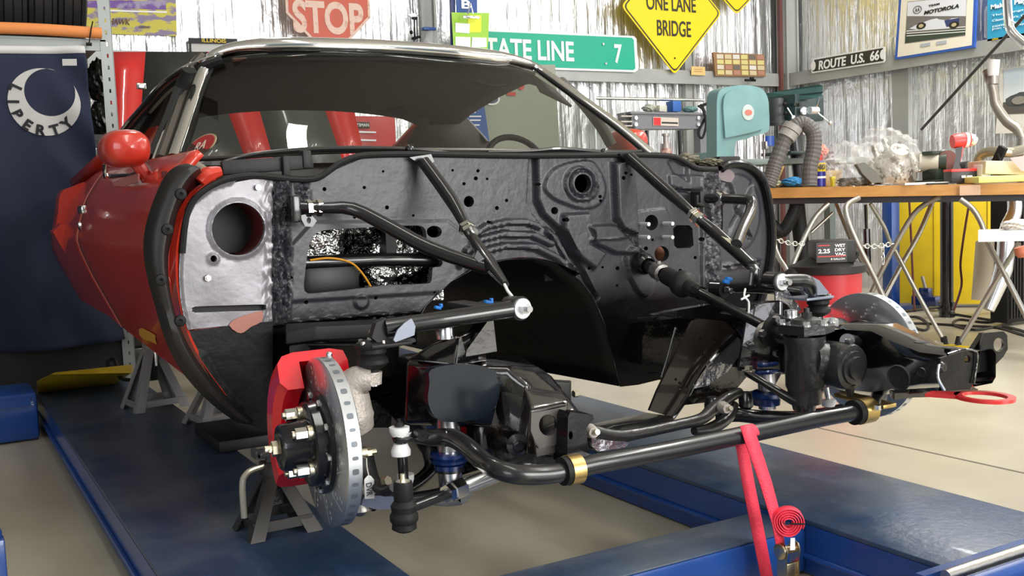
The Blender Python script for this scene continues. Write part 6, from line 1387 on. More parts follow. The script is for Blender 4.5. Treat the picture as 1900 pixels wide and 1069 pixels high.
for i in range(4):
    m0_ = P(1637.5+.3*i, 458+9*i, D=5.42); v_ = EX if i % 2 else EY; b.tube([m0_+EZ*.018*cos(t_)+v_*.009*sin(t_) for t_ in [k*pi/6 for k in range(13)]], .0032, 6, cap=False)
obj('chain', b, mat('chain_steel', (0, 0, 0)), tb)
for x, y, d_ in ((1752, 636, 5.42),): q = P(x, y, D=d_); b = MB(); b.cyl(q-EZ*.01+V((.01, 0, -.02)), q+V((-.006, 0, .03)), .017); obj('foot_cap', b, blkm, tb)
# ---- small white-topped folding table at the right edge
wt = thing('folding_table', P(1880, 640, D=5.3).xy.to_3d(), 'small white topped folding table at the right edge', 'table')
w0, w1 = P(1815, 429, D=5.05), P(1990, 425, D=4.9); bk2 = back
b = MB(); hh = pxm(20, w0); b.prism([w0-EZ*hh, w1-EZ*hh, w1+bk2*.18-EZ*hh, w0+bk2*.18-EZ*hh], (0, 0, hh)); obj('table_top', b, white, wt)
legtube([(1890, 452), (1855, 510), (1779, 638)], 5.1, 5.35, .013, wt); legtube([(1835, 452), (1862, 505), (1910, 600)], 5.2, 5.05, .012, wt)
q = P(1778, 638, D=5.35); b = MB(); b.cyl(q+V((-.006, 0, -.012)), q+V((.012, 0, .035)), .017); obj('foot_cap', b, blkm, wt)
b = blob(P(1890, 418, D=5.05), .09, .03, 9, .10, .07); single('rag', b, mat('white_rag', (.72, .70, .64), .8), 'crumpled white rag lying on the small white table', 'rag')
b = MB(); b.tube([P(1893, 458, D=4.9), P(1897, 470, D=4.9), P(1898, 478, D=4.9)], [.03, .034, .02], 12); single('work_glove', b, mat('red_tan_glove', (.5, .15, .08), .7), 'red and tan glove hanging under the small white table', 'glove')
# ---- yellow cabinet, black post, blue post, dark louvred unit
yl = mat('yellow_panel_paint', (.78, .56, .005), .45, noise=(5, (.68, .48, .01), .4, .7))
y0, y1 = P(1652, 575, D=7.35), P(1856, 578, D=7.1); y0.z = y1.z = 0
yh = P(1700, 362, D=7.2).z+.03
yc = thing('steel_cabinet', ((y0+y1)/2), 'tall yellow steel cabinet standing behind the workbench legs', 'cabinet')
b = MB(); ydv = (y1-y0).normalized(); yb_ = V((-ydv.y, ydv.x, 0)); b.prism([y0+EZ*.03, y1+EZ*.03, y1+yb_*.10+EZ*.03, y0+yb_*.10+EZ*.03], (0, 0, yh)); obj('panel', b, yl, yc)
for f_ in (.42, .9):
    b = MB(); q = y0+(y1-y0)*f_-yb_*.006; b.box(q+EZ*(yh/2+.03), (.02, .012, yh), Matrix.Rotation(atan2(ydv.y, ydv.x), 3, 'Z')); obj('rib', b, yl, yc)
bp_ = P(1757, 588, Z=.0)
t = thing('black_pedestal', bp_, 'black round pedestal post on a low cross base', 'post')
b = MB(); b.cyl(bp_, bp_+EZ*.84, pxm(11.5, bp_), seg=20); obj('post', b, blks, t)
b = MB(); b.tube([bp_+EZ*.055+V((-.34, .08, 0)), bp_+EZ*.07, bp_+EZ*.05+V((.42, -.1, 0))], .016, 8, flat=.6); b.tube([bp_+EZ*.05+V((.04, .12, 0)), bp_+EZ*.07, bp_+EZ*.03+V((-.02, -.06, 0))], .016, 8, flat=.6); b.cyl(bp_, bp_+EZ*.10, pxm(14, bp_), seg=20); obj('base', b, blks, t)
lp = P(1654, 575, Z=0); t = thing('blue_post', lp, 'blue steel post with a flat foot beside the yellow panel', 'post')
b = MB(); b.box(lp+EZ*.40, (.085, .085, .80), bev=.008); obj('post', b, liftb, t); b = MB(); b.box(lp+EZ*.02+V((.05, -.04, 0)), (.42, .14, .035)); obj('foot', b, liftb, t)
tj = P(1670, 573, Z=0)+V((.04, -.20, 0)); t = thing('trolley_jack', tj, 'small blue trolley jack on the floor by the blue post', 'jack')
b = MB(); b.box(tj+EZ*.07, (.10, .2, .07), bev=.01); b.box(tj+EZ*.13+V((-.02, 0, 0)), (.05, .08, .06), bev=.006); obj('body', b, bluec, t)
b = MB(); b.lathe(tj+V((.03, -.09, .035)), EX, [(.001, -.015), (.035, -.015), (.035, .015), (.001, .015)], 18); obj('wheel', b, steel, t)
b = MB(); b.tube([tj+V((-.02, 0, .15)), tj+V((-.03, .02, .24))], .012, 8); obj('handle', b, steel, t)
b = MB(); c_ = P(1893, 480, D=6.3); b.box((c_.x, c_.y, .42), (.42, .12, .80), bev=.01)
rdt = thing('radiator', (c_.x, c_.y, 0), 'dark finned radiator standing on the floor at the right edge', 'radiator'); obj('tank', b, blkm, rdt)
for i in range(14): b = MB(); b.box((c_.x-.19+.028*i, c_.y-.068, .42), (.010, .012, .74)); obj('fin', b, dull, rdt)
b = MB(); b.prism([P(1810, 448, D=6.1), P(1840, 446, D=6.1), P(1838, 560, D=6.1), P(1802, 556, D=6.1)], (.1, .05, 0)); single('cardboard_panel', b, mat('tan_board', (.36, .31, .22), .6), 'tan board leaning beside the black radiator', 'board')
b = MB(); b.tube([P(1882, 365, D=5.9), P(1882, 395, D=5.9), P(1868, 430, D=5.9), P(1862, 500, D=5.9), P(1833, 575, D=5.9)], [.04, .04, .045, .05, .035], 18, 3); single('duct_pipe', b, alum, 'silver duct pipe leaning behind the small white table', 'pipe')
# cords on the floor
crd = mat('black_cord', (.02, .018, .014), .5)
def cord(pts, r, m_, lab, Z=.008, **k):
    b = MB(); b.tube([P(x, y, Z=Z) if len(t_ := (x, y)) else None for x, y in pts], r, 8, 5); single('cord', b, m_, lab, 'cord', **k)
cord([(1655, 592), (1700, 588), (1722, 602), (1714, 613), (1680, 602), (1652, 605), (1700, 600), (1780, 604), (1850, 608), (1900, 622), (1940, 630)], .008, crd, 'black cord looping over the floor between the bench legs')
cord([(1765, 582), (1850, 595), (1870, 590), (1830, 598), (1780, 593), (1770, 603), (1810, 612), (1860, 606), (1910, 618)], .008, crd, 'black extension cord coiled beside the black pedestal')
b = MB(); q = P(1868, 592, Z=.02); b.box(q, (.07, .04, .03), bev=.008); single('plug', b, blkm, 'black cord plug lying on the floor near the pedestal', 'plug')
b = MB(); b.tube([P(1687, 372, D=6.55), P(1690, 430, D=6.55), P(1694, 520, D=6.5), P(1697, 575, D=6.4)], .007, 8, 4); single('cord', b, mat('dark_red_cord', (.10, .02, .015), .5), 'dark cord hanging in front of the yellow panel left of the pedestal', 'cord')
b = MB(); b.tube([P(1797, 385, D=6.3), P(1788, 440, D=6.3), P(1782, 490, D=6.3), P(1784, 530, D=6.3), P(1770, 575, D=6.2)], .007, 8, 4); single('cord', b, mat('dark_red_cord', (0, 0, 0)), 'dark red cord hanging in front of the yellow panel right of the pedestal', 'cord')

# ---- wet dry vac
vc = P(1535, 520, D=4.5); r0_ = pxm(62, vc); vz = vc.z
vac = thing('shop_vacuum', (vc.x, vc.y, 0), 'red and black wet dry vacuum under the workbench', 'vacuum')
zl = P(1535, 500, D=4.5).z
b = MB(); b.lathe((vc.x, vc.y, 0), EZ, [(.001, .03), (r0_*.82, .03), (r0_*.9, .06), (r0_, zl), (r0_*.9, zl)], 40); obj('tank', b, mat('vac_red', (.50, .028, .035), .4), vac)
b = MB(); z1 = P(1535, 478, D=4.5).z; z2_ = P(1535, 489, D=4.5).z; b.lathe((vc.x, vc.y, 0), EZ, [(r0_*1.0, zl-.015), (r0_*1.12, zl-.01), (r0_*1.12, zl+.02), (r0_*.98, z2_), (r0_*.62, z1), (r0_*.58, z1), (r0_*.001, z1)], 40); obj('lid', b, dull, vac)
b = MB(); hc_ = P(1543, 466, D=4.45); b.box(hc_, (pxm(70, hc_), .16, pxm(42, hc_)), R2, bev=.012); hd2 = obj('motor_head', b, dull, vac)
fc = P(1540, 467, D=4.45); b = MB()
nrm = (V((CAM.x-fc.x, CAM.y-fc.y, 0))).normalized(); xr_ = V((-nrm.y, nrm.x, 0))
# label on the face of the motor head
hx = V((rt.x, rt.y, 0)).normalized(); hn = V((-hx.y, hx.x, 0)); lc_ = hc_-hn*.082
for (dx, w_, m_) in ((-.025, .13, mat('label_black', (.012, .012, .012), .4)),): b.prism([lc_+hx*(dx+a_)+EZ*c__ for a_, c__ in [(-w_/2, -.043), (w_/2, -.043), (w_/2, .043), (-w_/2, .043)]], hn*.002); obj('label', b, m_, hd2)
lr = mat('label_red', (.65, .03, .03), .4)
for dx, z, w_ in ((-.058, .030, .05), (-.025, -.017, .12)): b = MB(); b.box(lc_+hx*dx-hn*.001+EZ*z, (w_, .002, .004), R2); obj('red_line', b, lr, hd2)
text('lettering', '2.25', lc_+hx*-.058-hn*.002+EZ*.006, .018, hx, EZ, white, hd2, .001, width=.05, bold=.03)
for k, s_ in enumerate(('WET', 'DRY', 'VAC')): text('lettering', s_, lc_+hx*.010-hn*.002+EZ*(.028-.018*k), .013, hx, EZ, white, hd2, .001, width=.045, bold=.03)
text('lettering', '8 GALLON', lc_-hn*.002-EZ*.029, .008, hx, EZ, white, hd2, .001, width=.06, bold=.02)
b = MB(); b.tube([P(1575, 462, D=4.5), P(1590, 470, D=4.5), P(1583, 480, D=4.5)], .012, 8, 3); b.box(P(1572, 458, D=4.5), (.05, .06, .02), bev=.006); obj('carry_handle', b, blkm, vac)
for dx in (-.8, .8): b = MB(); q = V((vc.x+dx*r0_, vc.y-.05, 0)); b.lathe(q+V((0, 0, .03)), EY, [(.001, -.012), (.03, -.012), (.03, .012), (.001, .012)], 16); obj('caster', b, blkm, vac)
b = MB(); b.tube([P(1475, 505, D=4.3), P(1462, 520, D=4.3), P(1470, 545, D=4.3)], .03, 12, 3); obj('vacuum_port', b, blkm, vac)

# ---- dust hose
b = MB(); hp2 = [P(1425, 345, D=5.6), P(1432, 325, D=5.6), P(1440, 300, D=5.6), P(1455, 262, D=5.6), P(1470, 238, D=5.6), P(1490, 229, D=5.6), P(1508, 245, D=5.6), P(1510, 275, D=5.6), P(1503, 310, D=5.6), P(1502, 345, D=5.6)]
hose = thing('dust_hose', P(1465, 345, D=5.6), 'thick grey ribbed dust hose arching in front of the drill press', 'hose')
mb = MB(); 
def ribbed(pts, r, seg, amp, parent, name, m_):
    tmp = MB(); n0 = len(pts); q = []
    for i in range(n0-1):
        p0 = pts[max(i-1, 0)]; p1 = pts[i]; p2 = pts[i+1]; p3 = pts[min(i+2, n0-1)]
        for k in range(seg):
            t_ = k/seg; q.append(.5*((2*p1)+(p2-p0)*t_+(2*p0-5*p1+4*p2-p3)*t_*t_+(3*p1-p0-3*p2+p3)*t_**3))
    q.append(pts[-1]); tmp.tube(q, [r*(1+amp*(i % 2)) for i in range(len(q))], 16); return obj(name, tmp, m_, parent, angle=20)
ribbed(hp2, pxm(13.5, hp2[3]), 9, .07, hose, 'hose', mat('grey_hose', (.10, .092, .085), .55))
b = MB(); u = (hp2[4]-hp2[3]).normalized(); b.tube([hp2[3]+u*.02, hp2[3]+u*.06], pxm(17, hp2[3]), 20); b.tube([hp2[4]-u*.02, hp2[4]+u*.015], pxm(18, hp2[3]), 20); obj('cuff', b, mat('hose_cuff_grey', (.30, .29, .26), .5), hose)
# second low hose below the bench
b = [P(1428, 412, D=5.9), P(1450, 430, D=5.9), P(1468, 405, D=5.9), P(1478, 380, D=5.9)]
hs_ = thing('vacuum_hose', P(1450, 440, D=5.9), 'dark hose drooping under the left end of the workbench', 'hose'); ribbed(b, .035, 8, .06, hs_, 'hose', blkm)
b = MB(); b.tube([P(1478, 375, D=6.0), P(1489, 470, D=6.0), P(1492, 500, D=6.0)], .045, 12); single('black_pipe', b, blkm, 'black vertical pipe below the left end of the workbench', 'pipe')
b = MB(); b.tube([P(1606, 380, D=6.4), P(1608, 430, D=6.4)], .010, 8); b.tube([P(1608, 425, D=6.4), P(1610, 500, D=6.4)], .022, 10); single('stool_column', b, blks, 'thin black column below the bench left of the blue post', 'post')

# ---- drill press
dpD = 6.2
dp = thing('drill_press', P(1465, 348, D=dpD), 'dark green drill press with a long belt cover behind the hose', 'drill press')
tealdark = mat('drill_press_green', (.012, .032, .032), .35, 0, .3); tealmid = mat('belt_cover_green', (.05, .125, .115), .4)
c_ = [P(1427, 172, D=dpD), P(1518, 157, D=dpD-.2), P(1527, 159, D=dpD-.2), P(1525, 178, D=dpD-.2), P(1518, 181, D=dpD-.2), P(1428, 192, D=dpD)]
b = MB(); b.prism(c_, (.03, .16, 0)); obj('belt_cover', b, tealmid, dp)
b = MB(); b.prism([P(1427, 181, D=dpD-.01), P(1527, 170, D=dpD-.21), P(1527, 172, D=dpD-.21), P(1427, 183, D=dpD-.01)], (.03, .1, 0)); obj('cover_seam', b, tealdark, dp)
b = MB(); b.box(P(1482, 202, D=dpD), (.24, .18, .16), bev=.01); obj('head_casting', b, tealdark, dp)
b = MB(); q = P(1442, 208, D=dpD-.02); b.cyl(q+EZ*.08, q-EZ*.08, .05); b.lathe(q-EZ*.07, EZ, [(.06, 0), (.06, .02)], 20); b.box(P(1432, 212, D=dpD), (.06, .1, .12)); obj('motor', b, mat('motor_dark', (.05, .055, .055), .45), dp)
for x, y in ((1456, 193), (1457, 210)): b = MB(); q = P(x, y, D=dpD-.12); b.sphere(q, .012); b.cyl(q, q+V((.03, 0, 0)), .006); obj('knob', b, blkm, dp)
q = P(1491, 206, D=dpD-.14); b = MB(); b.lathe(q, -nrm if False else V((-.5, -.86, 0)), [(.022, 0), (.022, .012), (.014, .014), (.012, .010), (.001, .010)], 20); obj('dial', b, alum, dp)
for x in (1475, 1484): b = MB(); q = P(x, 194, D=dpD-.14); b.box(q, (.018, .01, .022), bev=.003); obj('switch', b, sblk, dp)
q = P(1513, 205, D=dpD-.15); b = MB(); b.cyl(q-V((.05, 0, 0)), q+V((.015, 0, 0)), .022); hb_ = obj('feed_hub', b, mat('hub_silver_print', (.62, .64, .66), .35, .5), dp)
for x, y in ((1540, 228), (1520, 180)): b = MB(); e_ = P(x, y, D=dpD-.22); b.tube([q, e_], .0045, 8); (b.sphere(e_, .013) if y > 200 else None); obj('feed_lever', b, chrome, dp)
b = MB(); q = P(1490, 222, D=dpD-.03); b.cyl(q+EZ*.02, q-EZ*.05, .03); b.cyl(q-EZ*.05, q-EZ*.09, .016, .012); obj('spindle', b, steel, dp)
b = MB(); b.tube([P(1471, 235, D=dpD+.05), P(1485, 345, D=dpD+.05)], .038, 18); obj('column', b, mat('column_dark_steel', (.06, .06, .065), .3, .7), dp)
b = MB(); b.box(P(1478, 340, D=dpD+.05)-EZ*.02, (.30, .40, .03), bev=.006); b.box(P(1462, 285, D=dpD), (.20, .25, .02), bev=.004); obj('base', b, tealdark, dp)
b = MB(); b.tube([P(1461, 200, D=dpD-.18), P(1471, 216, D=dpD-.2)], .004, 6); b.box(P(1472, 219, D=dpD-.2), (.022, .006, .03)); obj('chuck_key_tag', b, white, dp)

# ---- band saw
teal = mat('band_saw_teal', (.18, .33, .33), .42, noise=(7, (.15, .29, .295), .4, .6)); bsD = 6.0; BYs = P(1380, 230, D=bsD).y
bs = thing('band_saw', P(1370, 330, Y=BYs), 'pale teal band saw with a rounded upper housing', 'band saw')
upo = smooth([(1330, 190), (1334, 170), (1350, 161), (1385, 158), (1412, 164), (1424, 180), (1427, 205), (1427, 240), (1415, 248), (1400, 252), (1385, 258)], 3, False)+[(1366, 262), (1363, 275), (1363, 292), (1330, 294)]
b = MB(); b.prism(poly_px(upo, Y=BYs), (0, .09, 0)); obj('housing', b, teal, bs)
dor = smooth([(1342, 200), (1345, 178), (1360, 168), (1388, 165), (1410, 172), (1418, 190), (1420, 215), (1418, 236), (1400, 244), (1376, 250)], 3, False)+[(1346, 256)]
b = MB(); b.prism(poly_px(dor, Y=BYs-.018), (0, .018, 0)); od = obj('door', b, teal, bs)
q = P(1388, 209, Y=BYs-.02); b = MB(); b.lathe(q, -EY, [(.001, .003), (pxm(14, q), .003), (pxm(15, q), 0)], 28); obj('badge', b, mat('badge_grey', (.45, .52, .50), .4), od)
b = MB(); b.prism([q+V((cos(a)*pxm(9, q), -.004, sin(a)*pxm(5.5, q))) for a in [i*pi/10 for i in range(20)]], (0, -.001, 0)); obj('badge_oval', b, mat('badge_red', (.55, .16, .12), .5), od)
b = MB(); b.box(P(1346, 284, Y=BYs)+V((0, .12, -.19)), (.13, .2, .40), bev=.008); b.box(P(1390, 325, Y=BYs)+V((0, .1, -.09)), (.24, .16, .03), bev=.006); obj('frame', b, teal, bs)
b = MB(); b.cyl(P(1418, 250, Y=BYs+.1), P(1418, 320, Y=BYs+.1), .008); b.box(P(1420, 270, Y=BYs+.1), (.03, .04, .05), bev=.004); obj('blade_guide', b, steel, bs)
b = MB(); b.cyl(P(1426, 262, Y=BYs+.1)-EZ*.03, P(1426, 262, Y=BYs+.1)+EZ*.03, .035); obj('tension_knob', b, mat('knob_blue', (.03, .10, .45), .4), bs)
# ---- stand with shelf behind
b = MB(); b.box(P(1420, 302, D=6.3)+V((.25, 0, 0)), (1.3, .4, .035), bev=.004)
wsb = thing('machine_stand', P(1440, 640, D=6.3).xy.to_3d(), 'grey green machine stand shelf behind the band saw', 'stand'); obj('shelf', b, mat('stand_grey_green', (.22, .27, .26), .5), wsb)
for dx in (-.3, .3): b = MB(); b.box(V((P(1420, 302, D=6.3).x+.25+dx, P(1420, 302, D=6.3).y, .45)), (.05, .05, .9)); obj('leg', b, mat('stand_grey_green', (0, 0, 0)), wsb)

# ---- hydraulic shop press
HY = WY-.55; hpr = thing('shop_press', P(1240, 330, Y=HY), 'grey hydraulic shop press with a bottle jack under its beam', 'shop press')
gry = mat('press_grey', (.20, .20, .215), .4, .3)
b = MB(); b.prism(poly_px([(1172, 209), (1308, 210), (1312, 218), (1306, 232), (1296, 239), (1180, 239), (1172, 232)], Y=HY), (0, .14, 0)); obj('cross_beam', b, gry, hpr)
b = MB(); b.prism(poly_px([(1170, 207), (1314, 209), (1314, 213), (1170, 211)], Y=HY-.02), (0, .18, 0)); obj('beam_flange', b, gry, hpr)
for x in (1160, 1300): b = MB(); b.box(P(x, 240, Y=HY+.08)-EZ*.75, (.08, .08, 1.75)); obj('upright', b, gry, hpr)
b = MB(); b.prism(poly_px([(1212, 217), (1259, 219), (1259, 234), (1212, 233)], Y=HY-.008), (0, .003, 0)); lb = obj('warning_label', b, mat('label_cream', (.62, .55, .48), .5), hpr)
b = MB(); b.prism(poly_px([(1213, 218), (1226, 218.5), (1226, 233), (1213, 232)], Y=HY-.010), (0, .001, 0)); obj('red_panel', b, lr, lb)
b = MB(); b.prism(poly_px([(1228, 226), (1258, 227), (1258, 230), (1228, 229)], Y=HY-.010), (0, .001, 0)); obj('black_print', b, sblk, lb)
for x in (1178, 1294):
    for y in (219, 231): b = MB(); q = P(x, y, Y=HY); b.hexn(q, q-EY*.018, .017); obj('bolt', b, alum, hpr)
for y in (216, 226, 234): b = MB(); b.cyl(P(1152, y, Y=HY), P(1172, y, Y=HY), .010); obj('pin', b, steel, hpr)
b = MB(); jq = P(1236, 290, Y=HY+.04); b.cyl(jq-EZ*.1, jq+EZ*.10, .045, .042); b.cyl(jq+EZ*.10, jq+EZ*.17, .022); b.lathe(jq+EZ*.16, EZ, [(.03, 0), (.03, .02)], 18); bj_ = obj('bottle_jack', b, mat('jack_silver_label', (.42, .38, .36), .4, .5), hpr)
b = MB(); b.lathe(jq, EZ, [(.0465, -.02), (.0455, .06)], 22); obj('jack_label', b, mat('jack_label', (.60, .42, .36), .5, noise=(30, (.35, .10, .08), .5, .55)), bj_)
for x in (1200, 1260): b = MB(); b.tube([P(x, 242, Y=HY+.04), P(x+2, 290, Y=HY+.04)], .016, 10); obj('return_spring', b, blks, hpr)
b = MB(); b.tube([P(1103, 182, Y=HY+.1), P(1306, 186, Y=HY+.1)], .013, 12); rk = thing('tube_rack', P(1205, 300, Y=HY+.1), 'thin steel tube rail above the shop press', 'rack'); obj('rail', b, alum, rk)
for x in (1103, 1306): b = MB(); b.tube([P(x, 172, Y=HY+.1), P(x+3, 300, Y=HY+.1)], .012, 10); obj('post', b, alum, rk)
zt_ = P(1250, 208, Y=HY+.05)
b = MB(); b.box(P(1250, 198, Y=HY+.05), (.085, .09, .085), bev=.005); single('blue_box', b, mat('box_blue', (.03, .12, .42), .45), 'blue box standing on the shop press beam', 'box')
b = MB(); b.box(P(1225, 202, Y=HY+.05), (.075, .08, .05), bev=.004); single('white_box', b, mat('box_cream', (.58, .58, .50), .5), 'cream box left of the blue box on the press', 'box')
b = blob(P(1205, 201, Y=HY+.05), .055, .030, 12); single('parts_bag', b, mat('parts_bag_cream', (.50, .52, .45), .4), 'lumpy pale bag of parts at the left on the press beam', 'bag')
b = blob(P(1280, 203, Y=HY+.05), .060, .024, 15, .08); single('teal_rag', b, mat('teal_cloth', (.16, .30, .30), .7), 'teal cloth bundle right of the blue box on the press', 'rag')
b = MB(); b.tube([P(1295, 196, Y=HY), P(1305, 205, Y=HY-.02), P(1310, 232, Y=HY-.04), P(1303, 256, Y=HY-.04), P(1296, 245, Y=HY-.02), P(1309, 215, Y=HY), P(1300, 194, Y=HY)], .010, 10, 5); b.tube([P(1300, 197, Y=HY), P(1323, 188, Y=HY)], .012, 10); single('air_hose', b, blkm, 'black air hose coil hanging on the right end of the press', 'hose')
# aluminium ladder leaning by the saw
q = P(1310, 235, Y=WY-.3); b = MB(); b.box((q.x, q.y, q.z/2), (.06, .05, q.z), bev=.003); single('steel_channel', b, galv, 'upright grey steel channel standing behind the air hose', 'channel')

# ---- things on the workbench
def TB(x, y, back_=.1):     # a point on the bench top near pixel x
    f_ = (x-1418)/(1935-1418); k = tl_+(tr_-tl_)*f_*(1-.0)
    return k+back*back_
def btop(x, bk): 
    s_ = 0
    # follow the edge to the pixel column
    lo, hi = 0., 1.
    for _ in range(30):
        mid = (lo+hi)/2; p = tl_+(tr_-tl_)*mid+back*bk
        if to_px(p)[0] < x: lo = mid
        else: hi = mid
    return p+EZ*.002
q = btop(1521, .10)
can = thing('spray_can', q, 'blue and yellow lubricant spray can on the workbench', 'spray can'); hc = pxm(50, q); rc_ = pxm(11, q)
b = MB(); b.lathe(q, EZ, [(.001, 0), (rc_, .001), (rc_, hc*.88), (rc_*.8, hc*.94), (rc_*.4, hc*.95)], 26); obj('can', b, mat('can_blue', (.03, .03, .28), .35, .2), can)
b = MB(); b.lathe(q, EZ, [(rc_*1.01, hc*.55), (rc_*1.01, hc*.88)], 26, a0=0, a1=2*pi); obj('yellow_band', b, mat('can_yellow', (.80, .60, .0), .4), can)
b = MB(); b.lathe(q, EZ, [(rc_*1.015, hc*.30), (rc_*1.015, hc*.38)], 26); obj('white_band', b, white, can)
b = MB(); b.lathe(q+EZ*hc*.95, EZ, [(.001, .03), (rc_*.5, .03), (rc_*.5, 0)], 18); obj('nozzle', b, mat('can_red', (.6, .05, .04), .4), can)
text('lettering', '40', q+V((-.02, -rc_*1.03, hc*.72)), hc*.2, V((.86, -.5, 0)), EZ, sblk, can, .001, bold=.03)
single('shop_rag', blob(P(1519, 283, D=dep(q)+.05), .050, .045, 21, .14), mat('pink_rag', (.72, .34, .28), .85), 'pink shop rag draped over the bottle behind the spray can', 'rag')
b = MB(); q2 = btop(1540, .28); b.cyl(q2, q2+EZ*.17, .03); b.cyl(q2+EZ*.17, q2+EZ*.20, .024); single('dark_bottle', b, mat('dark_bottle', (.07, .03, .09), .3), 'dark bottle behind the spray can on the workbench', 'bottle')
b = MB(); q2 = btop(1537, .2); b.box(q2+EZ*.045, (.14, .08, .09), bev=.003); single('wood_block', b, mat('pine_block', (.55, .38, .16), .6), 'pale wooden block behind the spray can', 'block')
b = MB(); q2 = btop(1545, .06); b.box(q2+EZ*.02, (.02, .02, .04)); b.box(q2+EZ*.045, (.03, .02, .02), bev=.003); single('marker_pen', b, mat('pen_yellow', (.8, .65, .05), .4), 'yellow marker with a blue cap standing near the spray can', 'marker')
# big clear bag with a metal part in it
qb = btop(1655, .22); bc = P(1650, 292, D=dep(qb)); 
pbag = thing('parts_bag', qb, 'big clear plastic bag holding a cast aluminium engine part', 'bag')
crm = mat('clear_film', (.90, .90, .88), .12, alpha=.20)
mb1 = blob(bc+V((-.02, 0, 0)), pxm(62, bc), pxm(52, bc), 31, .09, .16, 5); 
for p in mb1.v:
    if p.z < qb.z+.004: p.z = qb.z+.004
obj('clear_film', mb1, crm, pbag, angle=25)
mb2 = blob(P(1575, 310, D=dep(qb)), pxm(48, bc), pxm(40, bc), 33, .22, .12, 4)
for p in mb2.v:
    if p.z < qb.z+.004: p.z = qb.z+.004
obj('clear_film', mb2, crm, pbag, angle=25)
cast = mat('cast_aluminium_part', (.52, .50, .44), .35, .75, bump=(30, .8), noise=(25, (.16, .15, .12), .5, .56)); mb3 = MB()
mb3.lathe(P(1655, 318, D=dep(qb)), V((-.3, -.6, .75)).normalized(), [(.001, -.03), (.13, -.03), (.14, 0), (.12, .03), (.09, .09), (.06, .12), (.05, .16), (.001, .17)], 26)
for p in mb3.v:
    if p.z < qb.z+.006: p.z = qb.z+.006
for x, y in ((1620, 270), (1640, 258), (1670, 262), (1690, 285), (1630, 300), (1605, 310)): mb3.tube([P(x, y, D=dep(qb)), P(x+14, y+34, D=dep(qb)-.02)], [.018, .022], 10)
obj('cast_part', mb3, cast, pbag)
b = MB(); b.prism([P(x, y, D=dep(qb)-.14) for x, y in [(1590, 305), (1605, 302), (1625, 318), (1640, 338), (1618, 340), (1600, 322)]], (0.02, .04, 0)); obj('dark_bracket', b, mat('olive_cast', (.10, .095, .07), .5), pbag)
# tape wrinkles: crinkled white film at foot
mbw = blob(btop(1585, .08)+EZ*.02, .11, .025, 41, .25, .05); obj('crumpled_foot', mbw, glassmat('milky_film', (.85, .85, .83), .15), pbag)
# grinder
qg = btop(1735, .38); gr = thing('bench_grinder', qg, 'dark green bench grinder with a sanding disc on the workbench', 'grinder')
gdm = mat('grinder_dark_green', (.025, .04, .025), .4)
b = MB(); c_ = P(1735, 302, D=dep(qg)); dx_ = dirv
b.tube([c_-dx_*.10, c_+dx_*.06], .05, 22); b.box(V((c_.x, c_.y, (c_.z+qg.z)/2-.02)), (.10, .10, c_.z-qg.z-.03), bev=.006); b.box(qg+EZ*.012, (.22, .16, .022), bev=.004); b.box(c_+EZ*.055, (.14, .07, .02), bev=.004); obj('motor', b, gdm, gr)
b = MB(); b.lathe(c_-dx_*.03, dx_, [(.051, -.05), (.0515, .05)], 22); obj('name_band', b, mat('band_cream', (.62, .60, .48), .4), gr)
b = MB(); dc = P(1757, 300, D=dep(qg)-.02); fdir = (V((-.35, -.94, 0))).normalized(); b.lathe(dc, fdir, [(.001, .012), (.062, .012), (.062, 0), (.001, 0)], 30); obj('sanding_disc', b, mat('sanding_brown', (.16, .06, .05), .7), gr)
b = MB(); b.lathe(dc+V((0, .01, 0)), fdir, [(.068, -.02), (.072, .0), (.064, .01)], 30); b.box(V((dc.x, dc.y, (dc.z+qg.z)/2-.03)), (.05, .05, (dc.z-qg.z)-.06)); obj('disc_guard', b, gdm, gr)
# cordless impact driver
qi = btop(1778, .12); im = thing('impact_wrench', qi, 'red and black cordless impact wrench standing on its battery', 'power tool')
Di = dep(qi); dkr = mat('tool_black', (.025, .025, .028), .45); tred = mat('tool_red', (.72, .04, .035), .35)
def ip(x, y, o=0): return P(x, y, D=Di+o)
b = MB(); b.box(ip(1782, 328), (pxm(49, qi), .10, pxm(22, qi)), R2, bev=.006); bat = obj('battery', b, dkr, im)
b = MB(); b.box(ip(1782, 316.5), (pxm(49, qi), .105, pxm(6, qi)), R2, bev=.003); obj('battery_rail', b, tred, im)
for x, w__ in ((1788, 8), (1799, 10)): b = MB(); b.box(ip(x, 328, -.056), (pxm(w__, qi), .003, pxm(4.5, qi)), R2, bev=.001); obj('white_mark', b, white, bat)
b = MB(); b.prism([ip(x, y, -.022) for x, y in [(1766, 318), (1770, 306), (1774, 290), (1772, 275), (1786, 272), (1784, 290), (1780, 306), (1786, 318)]], (back*.045)); obj('grip', b, dkr, im)
b = MB(); b.prism([ip(x, y, -.020) for x, y in [(1782, 272), (1788, 270), (1786, 288), (1780, 304), (1778, 300), (1783, 288)]], (back*.04)); obj('trigger_guard', b, tred, im)
b = MB(); b.tube([ip(1767, 263), ip(1775, 262), ip(1793, 260), ip(1799, 260)], [.036, .040, .041, .036], 20); obj('motor_housing', b, tred, im)
b = MB(); b.tube([ip(1797, 260), ip(1801, 260), ip(1808, 259)], [.036, .039, .030], 20); b.cyl(ip(1808, 259), ip(1812, 259), .016); obj('gearcase', b, alum, im)
b = MB(); b.tube([ip(1789, 260, -.004), ip(1795, 260, -.004)], .0405, 20); obj('label_band', b, white, im)
# black object behind the tool
b = MB(); q = btop(1798, .35); b.lathe(q+EZ*.05, (.3, -1, 0), [(.001, -.05), (.07, -.05), (.075, 0), (.04, .05), (.001, .06)], 20); single('black_motor', b, blkm, 'round black housing behind the impact wrench', 'motor')
